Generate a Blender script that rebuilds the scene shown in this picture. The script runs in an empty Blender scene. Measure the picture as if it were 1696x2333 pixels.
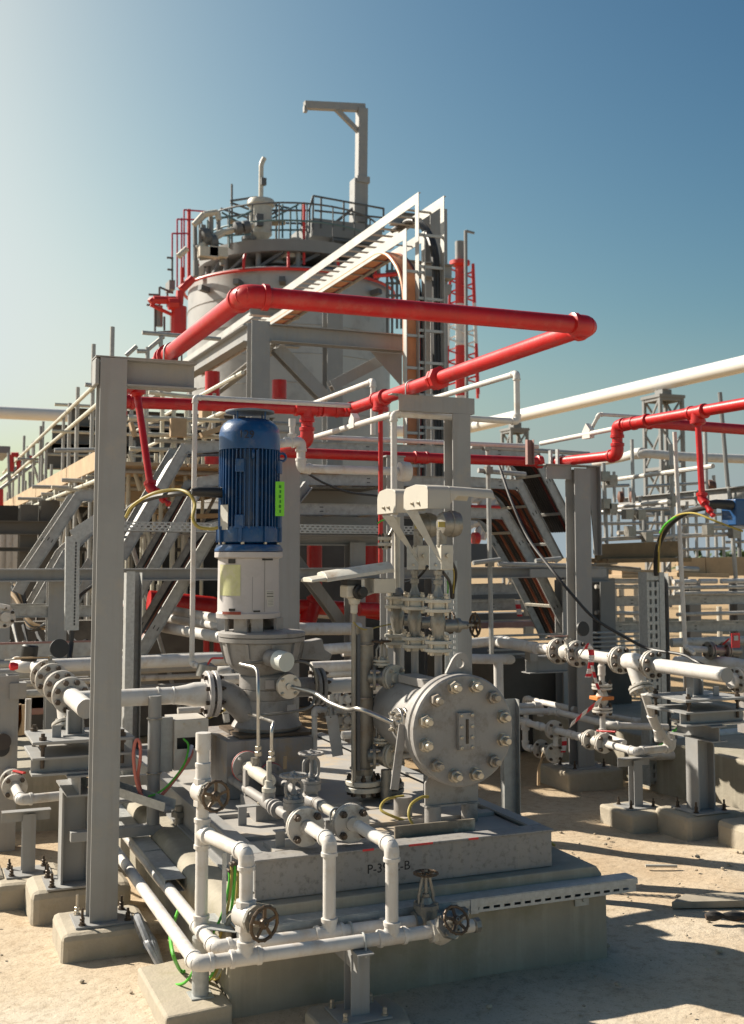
# Outdoor process plant: vertical pump skid with piping, racks, scaffolds and a tank behind.
import bpy, bmesh, math, random
from mathutils import Vector, Matrix
R = math.radians
rnd = random.Random(7)
S = bpy.context.scene
COL = S.collection

# ------------------------------------------------------------------ camera
EYE, YAW, HORIZON, F_PX, PP_X, PP_Y = 2.0, R(22.4), 1270.0, 2570.0, 848.0, 1060.0
TILT = math.atan((HORIZON - PP_Y) / F_PX)
FW = Vector((math.sin(YAW) * math.cos(TILT), math.cos(YAW) * math.cos(TILT), math.sin(TILT)))
RT = Vector((math.cos(YAW), -math.sin(YAW), 0))
UP = RT.cross(FW)
cd = bpy.data.cameras.new('camera')
cam = bpy.data.objects.new('camera', cd)
COL.objects.link(cam)
cam.matrix_world = Matrix(((RT.x, UP.x, -FW.x, 0), (RT.y, UP.y, -FW.y, 0), (RT.z, UP.z, -FW.z, EYE), (0, 0, 0, 1)))
cd.sensor_fit = 'VERTICAL'
cd.sensor_height = 36.0
cd.lens = F_PX / 2333.0 * 36.0
cd.shift_y = (PP_Y - 1166.5) / 2333.0
cd.clip_start, cd.clip_end = 0.1, 4000
cd.dof.use_dof = True
cd.dof.focus_distance = 6.2
cd.dof.aperture_fstop = 4.2
S.camera = cam

# ------------------------------------------------------------------ sky, sun, exposure
EXPOSURE = 0.98
SUN = Vector((-0.95, 1.06, 1.0)).normalized()          # direction towards the sun
w = bpy.data.worlds.new('World')
S.world = w
w.use_nodes = True
nt = w.node_tree
bg = nt.nodes['Background']
sky = nt.nodes.new('ShaderNodeTexSky')
sky.sky_type = 'NISHITA'
sky.sun_disc = False
sky.sun_elevation = math.asin(SUN.z)
sky.sun_rotation = math.atan2(SUN.x, SUN.y)
sky.altitude = 0
sky.air_density = 1.0
sky.dust_density = 3.0
sky.ozone_density = 1.0
# contrastier, cyaner sky than the plain model: a power curve per channel round a mid grey
sep, com = nt.nodes.new('ShaderNodeSeparateColor'), nt.nodes.new('ShaderNodeCombineColor')
nt.links.new(sky.outputs[0], sep.inputs[0])
SKY_STRENGTH = 0.1
for i, (gain, g, top) in enumerate(((.0310, 2.12, 4.4), (.0470, 1.75, 5.0), (.0580, 1.4, 6.5))):
    a, c, d = (nt.nodes.new('ShaderNodeMath') for _ in range(3))
    a.operation, c.operation, d.operation = 'SMOOTH_MIN', 'POWER', 'MULTIPLY'
    a.inputs[1].default_value = top
    a.inputs[2].default_value = 1.2
    c.inputs[1].default_value = g
    d.inputs[1].default_value = gain / SKY_STRENGTH / 2 ** EXPOSURE
    nt.links.new(sep.outputs[i], a.inputs[0]); nt.links.new(a.outputs[0], c.inputs[0]); nt.links.new(c.outputs[0], d.inputs[0]); nt.links.new(d.outputs[0], com.inputs[i])
# pale haze low over the horizon
wtc, wsx, wmr = nt.nodes.new('ShaderNodeTexCoord'), nt.nodes.new('ShaderNodeSeparateXYZ'), nt.nodes.new('ShaderNodeMapRange')
nt.links.new(wtc.outputs['Generated'], wsx.inputs[0]); nt.links.new(wsx.outputs[2], wmr.inputs['Value'])
wmr.interpolation_type = 'SMOOTHSTEP'
wmr.inputs['From Min'].default_value, wmr.inputs['From Max'].default_value, wmr.inputs['To Min'].default_value, wmr.inputs['To Max'].default_value = -.02, .22, .9, 0
wmx = nt.nodes.new('ShaderNodeMix'); wmx.data_type = 'RGBA'; wmx.blend_type = 'LIGHTEN'
wmx.inputs[7].default_value = tuple(c / SKY_STRENGTH / 2 ** EXPOSURE for c in (.40, .48, .53)) + (1,)
nt.links.new(wmr.outputs[0], wmx.inputs[0]); nt.links.new(com.outputs[0], wmx.inputs[6])
nt.links.new(wmx.outputs[2], bg.inputs[0])
bg.inputs[1].default_value = SKY_STRENGTH
sl = bpy.data.lights.new('sun', 'SUN')
sl.energy = 5.0
sl.angle = R(0.53)
sl.color = (1.0, 0.92, 0.79)
so = bpy.data.objects.new('sun', sl)
COL.objects.link(so)
so.rotation_euler = (-SUN).to_track_quat('-Z', 'Y').to_euler()
so.location = (-20, 20, 30)
S.view_settings.view_transform = 'Standard'
S.view_settings.look = 'None'
S.view_settings.exposure = EXPOSURE
S.view_settings.gamma = 1.0
S.cycles.max_bounces = 6

# ------------------------------------------------------------------ measuring: picks from the photograph on a known plane
FR = {'s': (0, 0, 1), 'd': (0, 0, 0.97229), 'A': (0, 700, 3.298), 'B': (400, 850, 3.6644), 'C': (800, 800, 3.6644), 'D': (1150, 780, 3.0201),
      'L1': (0, 1400, 3.1712), 'L2': (420, 1400, 4.1225), 'L3': (780, 1280, 3.5429), 'L4': (1150, 1400, 3.0201),
      'L5': (0, 1850, 2.3557), 'L6': (500, 1800, 2.7483), 'L7': (900, 1850, 2.0716), 'T': (300, 200, 1.94),
      'G1': (1200, 1750, 3.3246), 'G2': (0, 1900, 3.926), 'G3': (400, 1850, 5.497), 'G4': (860, 1080, 5.669)}
def ray(f, x, y):
    a, b, k = FR[f]
    return FW * F_PX + RT * (a + x / k - PP_X) - UP * (b + y / k - PP_Y)
EP = Vector((0, 0, EYE))
def aX(f, x, y, v): r = ray(f, x, y); return EP + r * (v / r.x)
def aY(f, x, y, v): r = ray(f, x, y); return EP + r * (v / r.y)
def aZ(f, x, y, v): r = ray(f, x, y); return EP + r * ((v - EYE) / r.z)

# ------------------------------------------------------------------ materials (all procedural)
def _mat(name):
    m = bpy.data.materials.new(name); m.use_nodes = True
    n = m.node_tree; return m, n, n.nodes['Principled BSDF']
def surf(name, col, rough=.5, metal=0, var=.12, scale=6, spots=None, spot_amt=.5, spot_scale=9, bump=.15, bscale=60, coat=0, streak=None, streak_amt=.4):
    """painted / raw surface: base colour with broad variation, optional dirt spots and vertical streaks, fine bump"""
    m, n, p = _mat(name); L = n.links.new; N = n.nodes.new
    tc = N('ShaderNodeTexCoord')
    def noise(s, d=4, r=.6, vec=None):
        x = N('ShaderNodeTexNoise'); x.inputs['Scale'].default_value = s; x.inputs['Detail'].default_value = d; x.inputs['Roughness'].default_value = r
        L(vec or tc.outputs['Object'], x.inputs['Vector']); return x
    def ramp(src, a, b):
        r = N('ShaderNodeMapRange'); r.inputs['From Min'].default_value = a; r.inputs['From Max'].default_value = b; L(src, r.inputs['Value']); return r.outputs[0]
    def mix(fac, a, b):
        x = N('ShaderNodeMix'); x.data_type = 'RGBA'
        if isinstance(fac, float): x.inputs[0].default_value = fac
        else: L(fac, x.inputs[0])
        for i, c in ((6, a), (7, b)):
            if isinstance(c, tuple): x.inputs[i].default_value = (*c, 1)
            else: L(c, x.inputs[i])
        return x.outputs[2]
    def sc(k): return tuple(min(1, c * k) for c in col)
    n1 = noise(scale)
    c = mix(ramp(n1.outputs[0], .3, .7), sc(1 - var), sc(1 + var))
    if streak:
        mp = N('ShaderNodeMapping'); mp.inputs['Scale'].default_value = (14, 14, .7); L(tc.outputs['Object'], mp.inputs['Vector'])
        n3 = noise(1.0, 5, .65, mp.outputs[0])
        mu = N('ShaderNodeMath'); mu.operation = 'MULTIPLY'; L(ramp(n3.outputs[0], .5, .75), mu.inputs[0]); mu.inputs[1].default_value = streak_amt
        c = mix(mu.outputs[0], c, streak)
    if spots:
        n2 = noise(spot_scale, 8, .7)
        mu = N('ShaderNodeMath'); mu.operation = 'MULTIPLY'; L(ramp(n2.outputs[0], .52, .68), mu.inputs[0]); mu.inputs[1].default_value = spot_amt
        c = mix(mu.outputs[0], c, spots)
    L(c, p.inputs['Base Color'])
    rr = N('ShaderNodeMapRange'); rr.inputs['To Min'].default_value = max(.05, rough - .12); rr.inputs['To Max'].default_value = min(1, rough + .12); L(n1.outputs[0], rr.inputs['Value']); L(rr.outputs[0], p.inputs['Roughness'])
    p.inputs['Metallic'].default_value = metal
    p.inputs['Coat Weight'].default_value = coat; p.inputs['Coat Roughness'].default_value = .15
    if bump:
        nb = noise(bscale, 3, .6); b = N('ShaderNodeBump'); b.inputs['Strength'].default_value = bump; b.inputs['Distance'].default_value = .01
        L(nb.outputs[0], b.inputs['Height']); L(b.outputs[0], p.inputs['Normal'])
    return m
DUST = (.42, .34, .24); RUST = (.16, .07, .03)
GREY = surf('grey_steel_paint', (.275, .274, .268), .5, var=.07, scale=3, spots=DUST, spot_amt=.28, spot_scale=5, bump=.06, streak=(.2, .17, .135), streak_amt=.35)
SKIDM = surf('weathered_skid_paint', (.255, .242, .228), .6, var=.1, scale=3, spots=(.06, .05, .045), spot_amt=.55, spot_scale=34, bump=.12, streak=(.36, .31, .24), streak_amt=.45)
GREY_D = surf('dusty_grey_deck_paint', (.33, .31, .285), .65, var=.12, scale=4, spots=(.46, .34, .2), spot_amt=.8, spot_scale=3.2, bump=.08)
GREY_P = surf('pump_grey_paint', (.285, .270, .255), .5, var=.1, scale=5, spots=(.12, .09, .065), spot_amt=.6, spot_scale=9, bump=.12, bscale=90)
STOOL = surf('pale_grey_pump_paint', (.45, .42, .405), .45, var=.05, scale=4, spots=(.33, .29, .25), spot_amt=.3, spot_scale=6, bump=.05)
WHITE = surf('white_pipe_paint', (.575, .552, .52), .42, var=.06, scale=7, spots=(.42, .31, .2), spot_amt=.45, spot_scale=11, bump=.08, streak=(.4, .3, .2), streak_amt=.3)
WHITE_D = surf('dirty_white_paint', (.5, .47, .42), .5, var=.1, scale=9, spots=(.2, .135, .08), spot_amt=.65, spot_scale=15, bump=.12)
RED = surf('red_fire_pipe_paint', (.43, .008, .008), .36, var=.12, scale=4, spots=(.42, .11, .085), spot_amt=.35, spot_scale=13, bump=.08, streak=(.24, .02, .015), streak_amt=.4)
RED_D = surf('far_red_paint', (.55, .03, .025), .5, var=.12, scale=2, bump=0)
BLUE = surf('blue_motor_paint', (.008, .058, .17), .33, var=.15, scale=6, spots=(.15, .16, .16), spot_amt=.45, spot_scale=11, bump=.08, coat=.1)
GALV = surf('galvanised_steel', (.40, .41, .40), .5, metal=.3, var=.16, scale=38, spots=(.3, .3, .29), spot_amt=.5, spot_scale=22, bump=.05)
GALV_D = surf('weathered_galvanised_tube', (.36, .36, .345), .55, metal=.25, var=.15, scale=20, spots=(.33, .25, .17), spot_amt=.4, spot_scale=9, bump=.05)
STEEL = surf('stainless_steel', (.5, .475, .435), .32, metal=.9, var=.1, scale=14, bump=.03)
CAST = surf('cast_steel_valve', (.27, .255, .225), .42, metal=.55, var=.16, scale=14, spots=(.16, .12, .08), spot_amt=.5, spot_scale=16, bump=.2, bscale=120)
BOLT = surf('zinc_bolt_steel', (.5, .45, .37), .38, metal=.75, var=.2, scale=30, spots=(.2, .13, .07), spot_amt=.5, spot_scale=30, bump=.05)
BOLT_D = surf('dark_oiled_bolt', (.075, .055, .04), .45, metal=.4, var=.3, scale=30, bump=.1)
WHEEL = surf('bronze_black_handwheel', (.085, .056, .034), .45, metal=.35, var=.3, scale=20, spots=(.18, .11, .05), spot_amt=.5, spot_scale=25, bump=.15)
CONC = surf('plinth_concrete', (.305, .272, .212), .85, var=.14, scale=3, spots=(.22, .205, .13), spot_amt=.6, spot_scale=2.2, bump=.25, bscale=45, streak=(.44, .40, .31), streak_amt=.5)
CONC_B = surf('pale_concrete_block', (.365, .318, .245), .88, var=.12, scale=5, spots=(.27, .23, .15), spot_amt=.6, spot_scale=5, bump=.3, bscale=50)
HOOD = surf('cream_plastic_hood', (.45, .42, .36), .45, var=.04, scale=5, spots=(.5, .42, .32), spot_amt=.25, spot_scale=10, bump=.03)
WOOD = surf('scaffold_board_wood', (.42, .3, .18), .8, var=.2, scale=4, spots=(.3, .2, .11), spot_amt=.5, spot_scale=8, bump=.2)
BLACK = surf('black_rubber', (.018, .018, .018), .5, var=.2, bump=.05)
BLACK_C = surf('black_cable_sheath', (.03, .028, .027), .45, var=.25, scale=4, bump=.02)
ORANGE = surf('orange_cable_sheath', (.44, .115, .045), .5, var=.25, scale=4, spots=(.3, .16, .09), spot_amt=.4, bump=.02)
REDCABLE = surf('red_cable_sheath', (.3, .03, .025), .5, var=.25, scale=4, bump=.02)
YELLOW = surf('yellow_earth_cable', (.36, .28, .06), .45, var=.15, bump=.02)
GREEN = surf('green_earth_cable', (.08, .42, .03), .45, var=.15, bump=.02)
PINK = surf('pink_hose', (.55, .16, .12), .45, var=.12, bump=.03)
TAG = surf('green_tag_plastic', (.18, .62, .02), .4, var=.05, bump=0)
INK = surf('black_marker_ink', (.012, .012, .014), .6, var=.1, bump=0)
YELLOWISH = surf('yellowed_sticker', (.52, .52, .27), .5, var=.12, scale=14, spots=(.6, .55, .45), spot_amt=.6, bump=0)
PAPER = surf('pale_label_paper', (.5, .49, .44), .6, var=.1, bump=0)
GLASS_D = surf('dark_gauge_glass', (.006, .006, .007), .08, var=.1, bump=0)
CLAD = surf('tank_cladding', (.36, .355, .345), .45, metal=.3, var=.1, scale=.5, spots=(.2, .2, .195), spot_amt=.7, spot_scale=.9, bump=.02, streak=(.35, .33, .31), streak_amt=.4)
FARGREY = surf('far_grey_steel', (.2, .2, .195), .55, var=.12, scale=1, bump=0)
FARDARK = surf('far_dark_steel', (.1, .105, .11), .6, var=.15, scale=1, bump=0)
FARTEAL = surf('far_teal_tube', (.1, .17, .18), .5, var=.15, scale=1, bump=0)
FARPINK = surf('far_pink_tube', (.42, .05, .1), .5, var=.15, scale=1, bump=0)
PRIMER = surf('red_primer_steel', (.3, .17, .15), .7, var=.2, scale=2, spots=DUST, spot_amt=.4, bump=.05)
TAPE_R = surf('red_tape_film', (.6, .02, .03), .4, bump=0)
FOLIAGE = surf('far_foliage', (.06, .1, .035), .8, var=.5, scale=.6, bump=0)

# ------------------------------------------------------------------ mesh building
def frame_of(axis):
    z = Vector(axis).normalized()
    x = Vector((0, 0, 1)).cross(z)
    if x.length < 1e-4: x = Vector((1, 0, 0))
    x.normalize(); return x, z.cross(x), z
class M:
    def __init__(s): s.v = []; s.f = []; s.mi = []; s.cur = 0
    def add(s, vs, fs):
        o = len(s.v); s.v += [Vector(v) for v in vs]
        for f in fs: s.f.append([i + o for i in f]); s.mi.append(s.cur)
        return s
    def box(s, lo, hi):
        (a, b, c), (d, e, g) = lo, hi
        return s.add([(x, y, z) for z in (c, g) for y in (b, e) for x in (a, d)], [(0, 2, 3, 1), (4, 5, 7, 6), (0, 1, 5, 4), (2, 6, 7, 3), (0, 4, 6, 2), (1, 3, 7, 5)])
    def prism(s, poly, o, ex, ey, ez):
        """extrude a 2-D polygon: point = o + u*ex + v*ey, along the vector ez"""
        o, ex, ey, ez = map(Vector, (o, ex, ey, ez)); n = len(poly)
        a = [o + ex * u + ey * v for u, v in poly]
        flip = ex.cross(ey).dot(ez) < 0
        if sum(poly[i][0] * poly[(i + 1) % n][1] - poly[(i + 1) % n][0] * poly[i][1] for i in range(n)) < 0: flip = not flip
        fs = [list(range(n))[::-1], list(range(n, 2 * n))] + [[i, (i + 1) % n, n + (i + 1) % n, n + i] for i in range(n)]
        if flip: fs = [f[::-1] for f in fs]
        return s.add(a + [p + ez for p in a], fs)
    def section(s, poly, p0, p1, up=(0, 0, 1)):
        p0, p1 = Vector(p0), Vector(p1); z = p1 - p0; y = Vector(up) - z * (Vector(up).dot(z) / z.length_squared); y.normalize()
        return s.prism(poly, p0, y.cross(z).normalized(), y, z)
    def bar(s, p0, p1, w, h, up=(0, 0, 1)):
        return s.section([(-w / 2, -h / 2), (w / 2, -h / 2), (w / 2, h / 2), (-w / 2, h / 2)], p0, p1, up)
    def ibeam(s, p0, p1, h, b, tf=.009, tw=.007, up=(0, 0, 1)):
        H, B, w = h / 2, b / 2, tw / 2
        return s.section([(-B, -H), (B, -H), (B, -H + tf), (w, -H + tf), (w, H - tf), (B, H - tf), (B, H), (-B, H), (-B, H - tf), (-w, H - tf), (-w, -H + tf), (-B, -H + tf)], p0, p1, up)
    def channel(s, p0, p1, w, h, t=.006, up=(0, 0, 1)):
        """U open towards +up, web w wide, flanges h high"""
        W = w / 2
        return s.section([(-W, 0), (W, 0), (W, h), (W - t, h), (W - t, t), (-W + t, t), (-W + t, h), (-W, h)], p0, p1, up)
    def angle(s, p0, p1, a=.06, t=.006, up=(0, 0, 1)):
        return s.section([(0, 0), (a, 0), (a, t), (t, t), (t, a), (0, a)], p0, p1, up)
    def lathe(s, prof, o=(0, 0, 0), axis=(0, 0, 1), n=24, ph=0):
        x, y, z = frame_of(axis); o = Vector(o); vs = []; fs = []; k = len(prof)
        for i in range(n):
            a = ph + 2 * math.pi * i / n; d = x * math.cos(a) + y * math.sin(a)
            vs += [o + d * r + z * h for r, h in prof]
        for i in range(n):
            j = (i + 1) % n
            for q in range(k - 1):
                fs.append((i * k + q, j * k + q, j * k + q + 1, i * k + q + 1))
        if prof[0][0] > 1e-6: fs.append([i * k for i in range(n)][::-1])
        if prof[-1][0] > 1e-6: fs.append([i * k + k - 1 for i in range(n)])
        return s.add(vs, fs)
    def cyl(s, p0, p1, r, r2=None, n=16):
        p0, p1 = Vector(p0), Vector(p1)
        return s.lathe([(r, 0), (r if r2 is None else r2, (p1 - p0).length)], p0, p1 - p0, n)
    def hexa(s, o, axis, r, h): return s.lathe([(r * .88, 0), (r, .08 * h), (r, h * .9), (r * .86, h)], o, axis, 6)
    def tube(s, pts, r, n=12, closed=False):
        pts = [Vector(p) for p in pts]; N = len(pts); vs = []; fs = []
        t0 = (pts[1] - pts[0]).normalized(); x, y, _ = frame_of(t0)
        for i, p in enumerate(pts):
            if closed: t = (pts[(i + 1) % N] - pts[i - 1]).normalized()
            else: t = ((pts[min(i + 1, N - 1)] - p).normalized() + (p - pts[max(i - 1, 0)]).normalized()).normalized()
            x = (x - t * x.dot(t)).normalized(); y = t.cross(x)
            rr = r[i] if isinstance(r, (list, tuple)) else r
            vs += [p + (x * math.cos(2 * math.pi * k / n) + y * math.sin(2 * math.pi * k / n)) * rr for k in range(n)]
        for i in range(N if closed else N - 1):
            a, b = i * n, ((i + 1) % N) * n
            for k in range(n): fs.append((a + k, a + (k + 1) % n, b + (k + 1) % n, b + k))
        if not closed: fs += [list(range(n))[::-1], [(N - 1) * n + k for k in range(n)]]
        return s.add(vs, fs)
    def ring(s, o, axis, R_, r, n=28, m=8, a0=0, a1=2 * math.pi):
        x, y, z = frame_of(axis); o = Vector(o); full = abs(a1 - a0 - 2 * math.pi) < 1e-6; k = n if full else n + 1
        return s.tube([o + (x * math.cos(a0 + (a1 - a0) * i / n) + y * math.sin(a0 + (a1 - a0) * i / n)) * R_ for i in range(k)], r, m, full)
    def mesh(s, name, mats, org=(0, 0, 0), sm=38):
        me = bpy.data.meshes.new(name); o = Vector(org)
        me.from_pydata([v - o for v in s.v], [], s.f)
        for m in (mats if isinstance(mats, (list, tuple)) else [mats]): me.materials.append(m)
        for p, i in zip(me.polygons, s.mi): p.material_index = i; p.use_smooth = True
        me.set_sharp_from_angle(angle=R(sm)); me.update()
        return me
    def obj(s, name, mats, parent=None, bevel=0, org=None, sm=38):
        if parent is not None: base = root_loc(parent)
        elif org is not None: base = Vector(org)
        else:
            xs = [v.x for v in s.v]; ys = [v.y for v in s.v]; zs = [v.z for v in s.v]
            base = Vector(((min(xs) + max(xs)) / 2, (min(ys) + max(ys)) / 2, min(zs)))
        o = bpy.data.objects.new(name, s.mesh(name, mats, base, sm)); COL.objects.link(o)
        if parent is not None: o.parent = parent
        else: o.location = base
        if bevel:
            b = o.modifiers.new('bevel', 'BEVEL'); b.width = bevel; b.segments = 2; b.limit_method = 'ANGLE'; b.angle_limit = R(40); b.harden_normals = True
        return o
def roughen(o, amount=.008, size=.12, levels=4):
    """uneven cast faces and worn edges: real displacement of a finely divided block"""
    k = ('cast%.2f' % size)
    t = bpy.data.textures.get(k) or bpy.data.textures.new(k, 'CLOUDS'); t.noise_scale = size; t.noise_depth = 3
    sb = o.modifiers.new('divide', 'SUBSURF'); sb.subdivision_type = 'SIMPLE'; sb.levels = sb.render_levels = levels
    d = o.modifiers.new('uneven', 'DISPLACE'); d.texture = t; d.strength = amount; d.mid_level = .5; d.texture_coords = 'GLOBAL'
    return o
def root_loc(o):
    while o.parent is not None: o = o.parent
    return Vector(o.location)
def tag(o, label=None, cat=None, group=None, kind=None):
    if label: o['label'] = label
    if cat: o['category'] = cat
    if group: o['group'] = group
    if kind: o['kind'] = kind
    return o
def thing(name, label, cat, loc=(0, 0, 0), group=None):
    o = bpy.data.objects.new(name, None); COL.objects.link(o); o.location = loc; o.empty_display_size = .1
    return tag(o, label, cat, group)
def dup(root, off, label=None, group=None, rotz=0):
    def cp(o, par):
        c = o.copy(); COL.objects.link(c)
        if par is not None: c.parent = par
        for ch in list(o.children): cp(ch, c)
        return c
    r = cp(root, None); r.location = Vector(root.location) + Vector(off); r.rotation_euler.z += rotz
    if label: r['label'] = label
    if group: r['group'] = group
    return r
_mc = {}
def inst(name, key, build, mats, parent, at, axis=(0, 0, 1), spin=0):
    """a shared mesh built round the local z axis, placed under `parent` (a thing, or a part that sits at its thing's origin)"""
    k = (name,) + key
    if k not in _mc: _mc[k] = build().mesh(name, mats)
    o = bpy.data.objects.new(name, _mc[k]); COL.objects.link(o); o.parent = parent
    x, y, z = frame_of(axis); c, s_ = math.cos(spin), math.sin(spin)
    x, y = x * c + y * s_, y * c - x * s_
    l = Vector(at) - root_loc(parent)
    o.matrix_local = Matrix(((x.x, y.x, z.x, l.x), (x.y, y.y, z.y, l.y), (x.z, y.z, z.z, l.z), (0, 0, 0, 1)))
    return o
def lay(name, key, build, mats, parent, M4):
    k = (name,) + key
    if k not in _mc: _mc[k] = build().mesh(name, mats)
    o = bpy.data.objects.new(name, _mc[k]); COL.objects.link(o); o.parent = parent; o.matrix_local = M4
    return o
# ---- shared components
def bolt_mesh(r, l, back=True):
    m = M(); m.hexa((0, 0, 0), (0, 0, 1), r, r * 1.5); m.cyl((0, 0, r * 1.4), (0, 0, r * 2.3), r * .56, n=10)
    if back: m.cyl((0, 0, 0), (0, 0, -l), r * .56, n=8); m.hexa((0, 0, -l), (0, 0, -1), r, r * 1.5)
    return m
def flange(parent, at, axis, r, th=.02, nb=8, br=.009, mats=None, bm=None, hub=.55, gap=0, pair=True, bc=.78, spin=None, both=True):
    """a bolted pair of flange discs (or one disc) with its ring of bolts; faces along `axis`"""
    mats = mats or WHITE; bm = bm or BOLT_D; nsub = 28 if r > .05 else 20
    def disc():
        m = M(); e = th * .12
        if pair:
            g = gap / 2 + .0015
            m.lathe([(r * hub, g + th * 2.0), (r * hub * 1.05, g + th), (r - e, g + th), (r, g + th - e), (r, g + e), (r - e, g), (r * .7, g), (r * .7, -g), (r - e, -g), (r, -g - e), (r, -g - th + e), (r - e, -g - th), (r * hub * 1.05, -g - th), (r * hub, -g - th * 2.0)][::-1], n=nsub)
        else:
            m.lathe([(r - e, 0), (r, e), (r, th - e), (r - e, th), (r * hub, th), (r * hub * .95, th * 1.8)], n=nsub)
        return m
    o = inst('flange', (r, th, hub, gap, pair, id(mats)), disc, mats, parent, at, axis)
    top = (gap / 2 + .0015 + th) if pair else th
    bl = 2 * top if pair else th
    if spin is None: spin = math.pi / nb
    for i in range(nb):
        a = spin + 2 * math.pi * i / nb
        lay('bolt', (br, round(bl, 4), id(bm)), lambda: bolt_mesh(br, bl), bm, o, Matrix.Translation((r * bc * math.cos(a), r * bc * math.sin(a), top)))
    return o
def handwheel(parent, at, axis, r, mat=None, n=5, name='handwheel', spin=.3):
    def b():
        m = M(); m.ring((0, 0, 0), (0, 0, 1), r, r * .11, 32, 8)
        for i in range(14):
            a = 2 * math.pi * i / 14; m.lathe([(0, -r * .12), (r * .12, -r * .05), (r * .12, r * .05), (0, r * .12)], (r * 1.03 * math.cos(a), r * 1.03 * math.sin(a), 0), n=6)
        m.lathe([(0, -.3 * r), (r * .2, -.3 * r), (r * .34, -.12 * r), (r * .34, .08 * r), (r * .2, .16 * r), (r * .1, .16 * r), (r * .1, .3 * r), (0, .3 * r)], n=16)
        for i in range(n):
            a = 2 * math.pi * i / n; d = Vector((math.cos(a), math.sin(a), 0)); m.bar(d * r * .25 + Vector((0, 0, -.02 * r)), d * r * .98, r * .2, r * .12, (0, 0, 1))
        return m
    return inst(name, (r, n, id(mat)), b, mat or WHEEL, parent, at, axis, spin)
def collar(m, p, d, r, k=1.32, w=.55):
    """bead ring of a screwed fitting round the pipe axis d at p"""
    m.lathe([(r * 1.02, -w * r * .7), (r * k, -w * r * .5), (r * k, w * r * .5), (r * 1.02, w * r * .7)], p, d, 16)
def elbow(parent, p, d0, d1, r, mat, k=1.18, L=2.1):
    """screwed elbow at the corner p; d0, d1 point from the corner into the two pipes"""
    d0, d1 = Vector(d0).normalized(), Vector(d1).normalized(); p = Vector(p); m = M()
    a, b = p + d0 * r * 1.15, p + d1 * r * 1.15
    pts = [(a * (1 - t) + p * t) * (1 - t) + (p * (1 - t) + b * t) * t for t in [i / 8 for i in range(9)]]
    m.tube([p + d0 * r * L] + pts + [p + d1 * r * L], r * k, 16)
    collar(m, p + d0 * r * (L - .1), d0, r); collar(m, p + d1 * r * (L - .1), d1, r)
    return m.obj('elbow', mat, parent)
def tee(parent, p, axis, br, r, mat, k=1.18, L=2.1):
    m = M(); p = Vector(p); a = Vector(axis).normalized(); b = Vector(br).normalized()
    m.cyl(p - a * r * L, p + a * r * L, r * k); m.cyl(p, p + b * r * L, r * k)
    for d in (a, -a, b): collar(m, p + d * r * (L - .1), d, r)
    return m.obj('tee', mat, parent)
def coupling(parent, p, axis, r, mat, k=1.25, L=1.2):
    m = M(); a = Vector(axis).normalized(); p = Vector(p); m.cyl(p - a * r * L, p + a * r * L, r * 1.18); collar(m, p - a * r * L, a, r, k); collar(m, p + a * r * L, a, r, k)
    return m.obj('coupling', mat, parent)
def arc_pts(pts, rad, n=6):
    """replace inner corners of a polyline by arcs"""
    pts = [Vector(p) for p in pts]; out = [pts[0]]
    for i in range(1, len(pts) - 1):
        p = pts[i]; a = (pts[i - 1] - p); b = (pts[i + 1] - p); la, lb = a.length, b.length
        k = min(rad, la * .45, lb * .45); A, B = p + a / la * k, p + b / lb * k
        for j in range(n + 1):
            t = j / n; out.append((A * (1 - t) + p * t) * (1 - t) + (p * (1 - t) + B * t) * t)
    return out + [pts[-1]]
def smooth_pts(pts, n=6):
    """Catmull-Rom through the points: hanging cables and hoses"""
    P = [Vector(p) for p in pts]; P = [P[0] * 2 - P[1]] + P + [P[-1] * 2 - P[-2]]; out = []
    for i in range(1, len(P) - 2):
        for j in range(n):
            t = j / n; a, b, c, d = P[i - 1], P[i], P[i + 1], P[i + 2]
            out.append(.5 * ((2 * b) + (c - a) * t + (2 * a - 5 * b + 4 * c - d) * t * t + (3 * b - a - 3 * c + d) * t ** 3))
    return out + [P[-2]]
def run(parent, pts, r, mat, fit='elbow', rad=None, n=16, ends=True):
    """a pipe run through pts: straight sections as parts, a fitting part at every corner (or one swept pipe when fit='bend')"""
    pts = [Vector(p) for p in pts]
    if fit == 'bend': return M().tube(arc_pts(pts, rad or r * 4), r, n).obj('pipe', mat, parent)
    for i in range(len(pts) - 1): M().cyl(pts[i], pts[i + 1], r, n=n).obj('pipe', mat, parent)
    for i in range(1, len(pts) - 1): elbow(parent, pts[i], pts[i - 1] - pts[i], pts[i + 1] - pts[i], r, mat)
def ubolt(parent, p, axis, r, down=(0, 0, -1), mat=None, w=.005):
    """U-bolt strapping a pipe to its support"""
    p = Vector(p); a = Vector(axis).normalized(); d = Vector(down); s_ = a.cross(d).normalized(); m = M()
    rr = r + w
    pts = [p + s_ * rr + d * (r + .03)] + [p + s_ * rr * math.cos(t) - d * rr * math.sin(t) for t in [math.pi * i / 10 for i in range(11)]] + [p - s_ * rr + d * (r + .03)]
    m.tube(pts, w, 8)
    for q in (1, -1): m.hexa(p + s_ * rr * q + d * (r + .012), d, w * 2.2, w * 2)
    return m.obj('pipe_clamp', mat or GALV, parent)
def hanchor(parent, p, r=.011, h=.07, mat=None):
    """anchor bolt standing in a base plate: stud, nut and washer"""
    def b():
        m = M(); m.cyl((0, 0, 0), (0, 0, h), r * .55, n=10); m.hexa((0, 0, .006), (0, 0, 1), r, r * 1.4); m.hexa((0, 0, .006 + r * 1.5), (0, 0, 1), r, r * 1.2); m.cyl((0, 0, 0), (0, 0, .006), r * 1.5, n=14); return m
    return inst('anchor_bolt', (r, h, id(mat)), b, mat or BOLT_D, parent, p)
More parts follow.
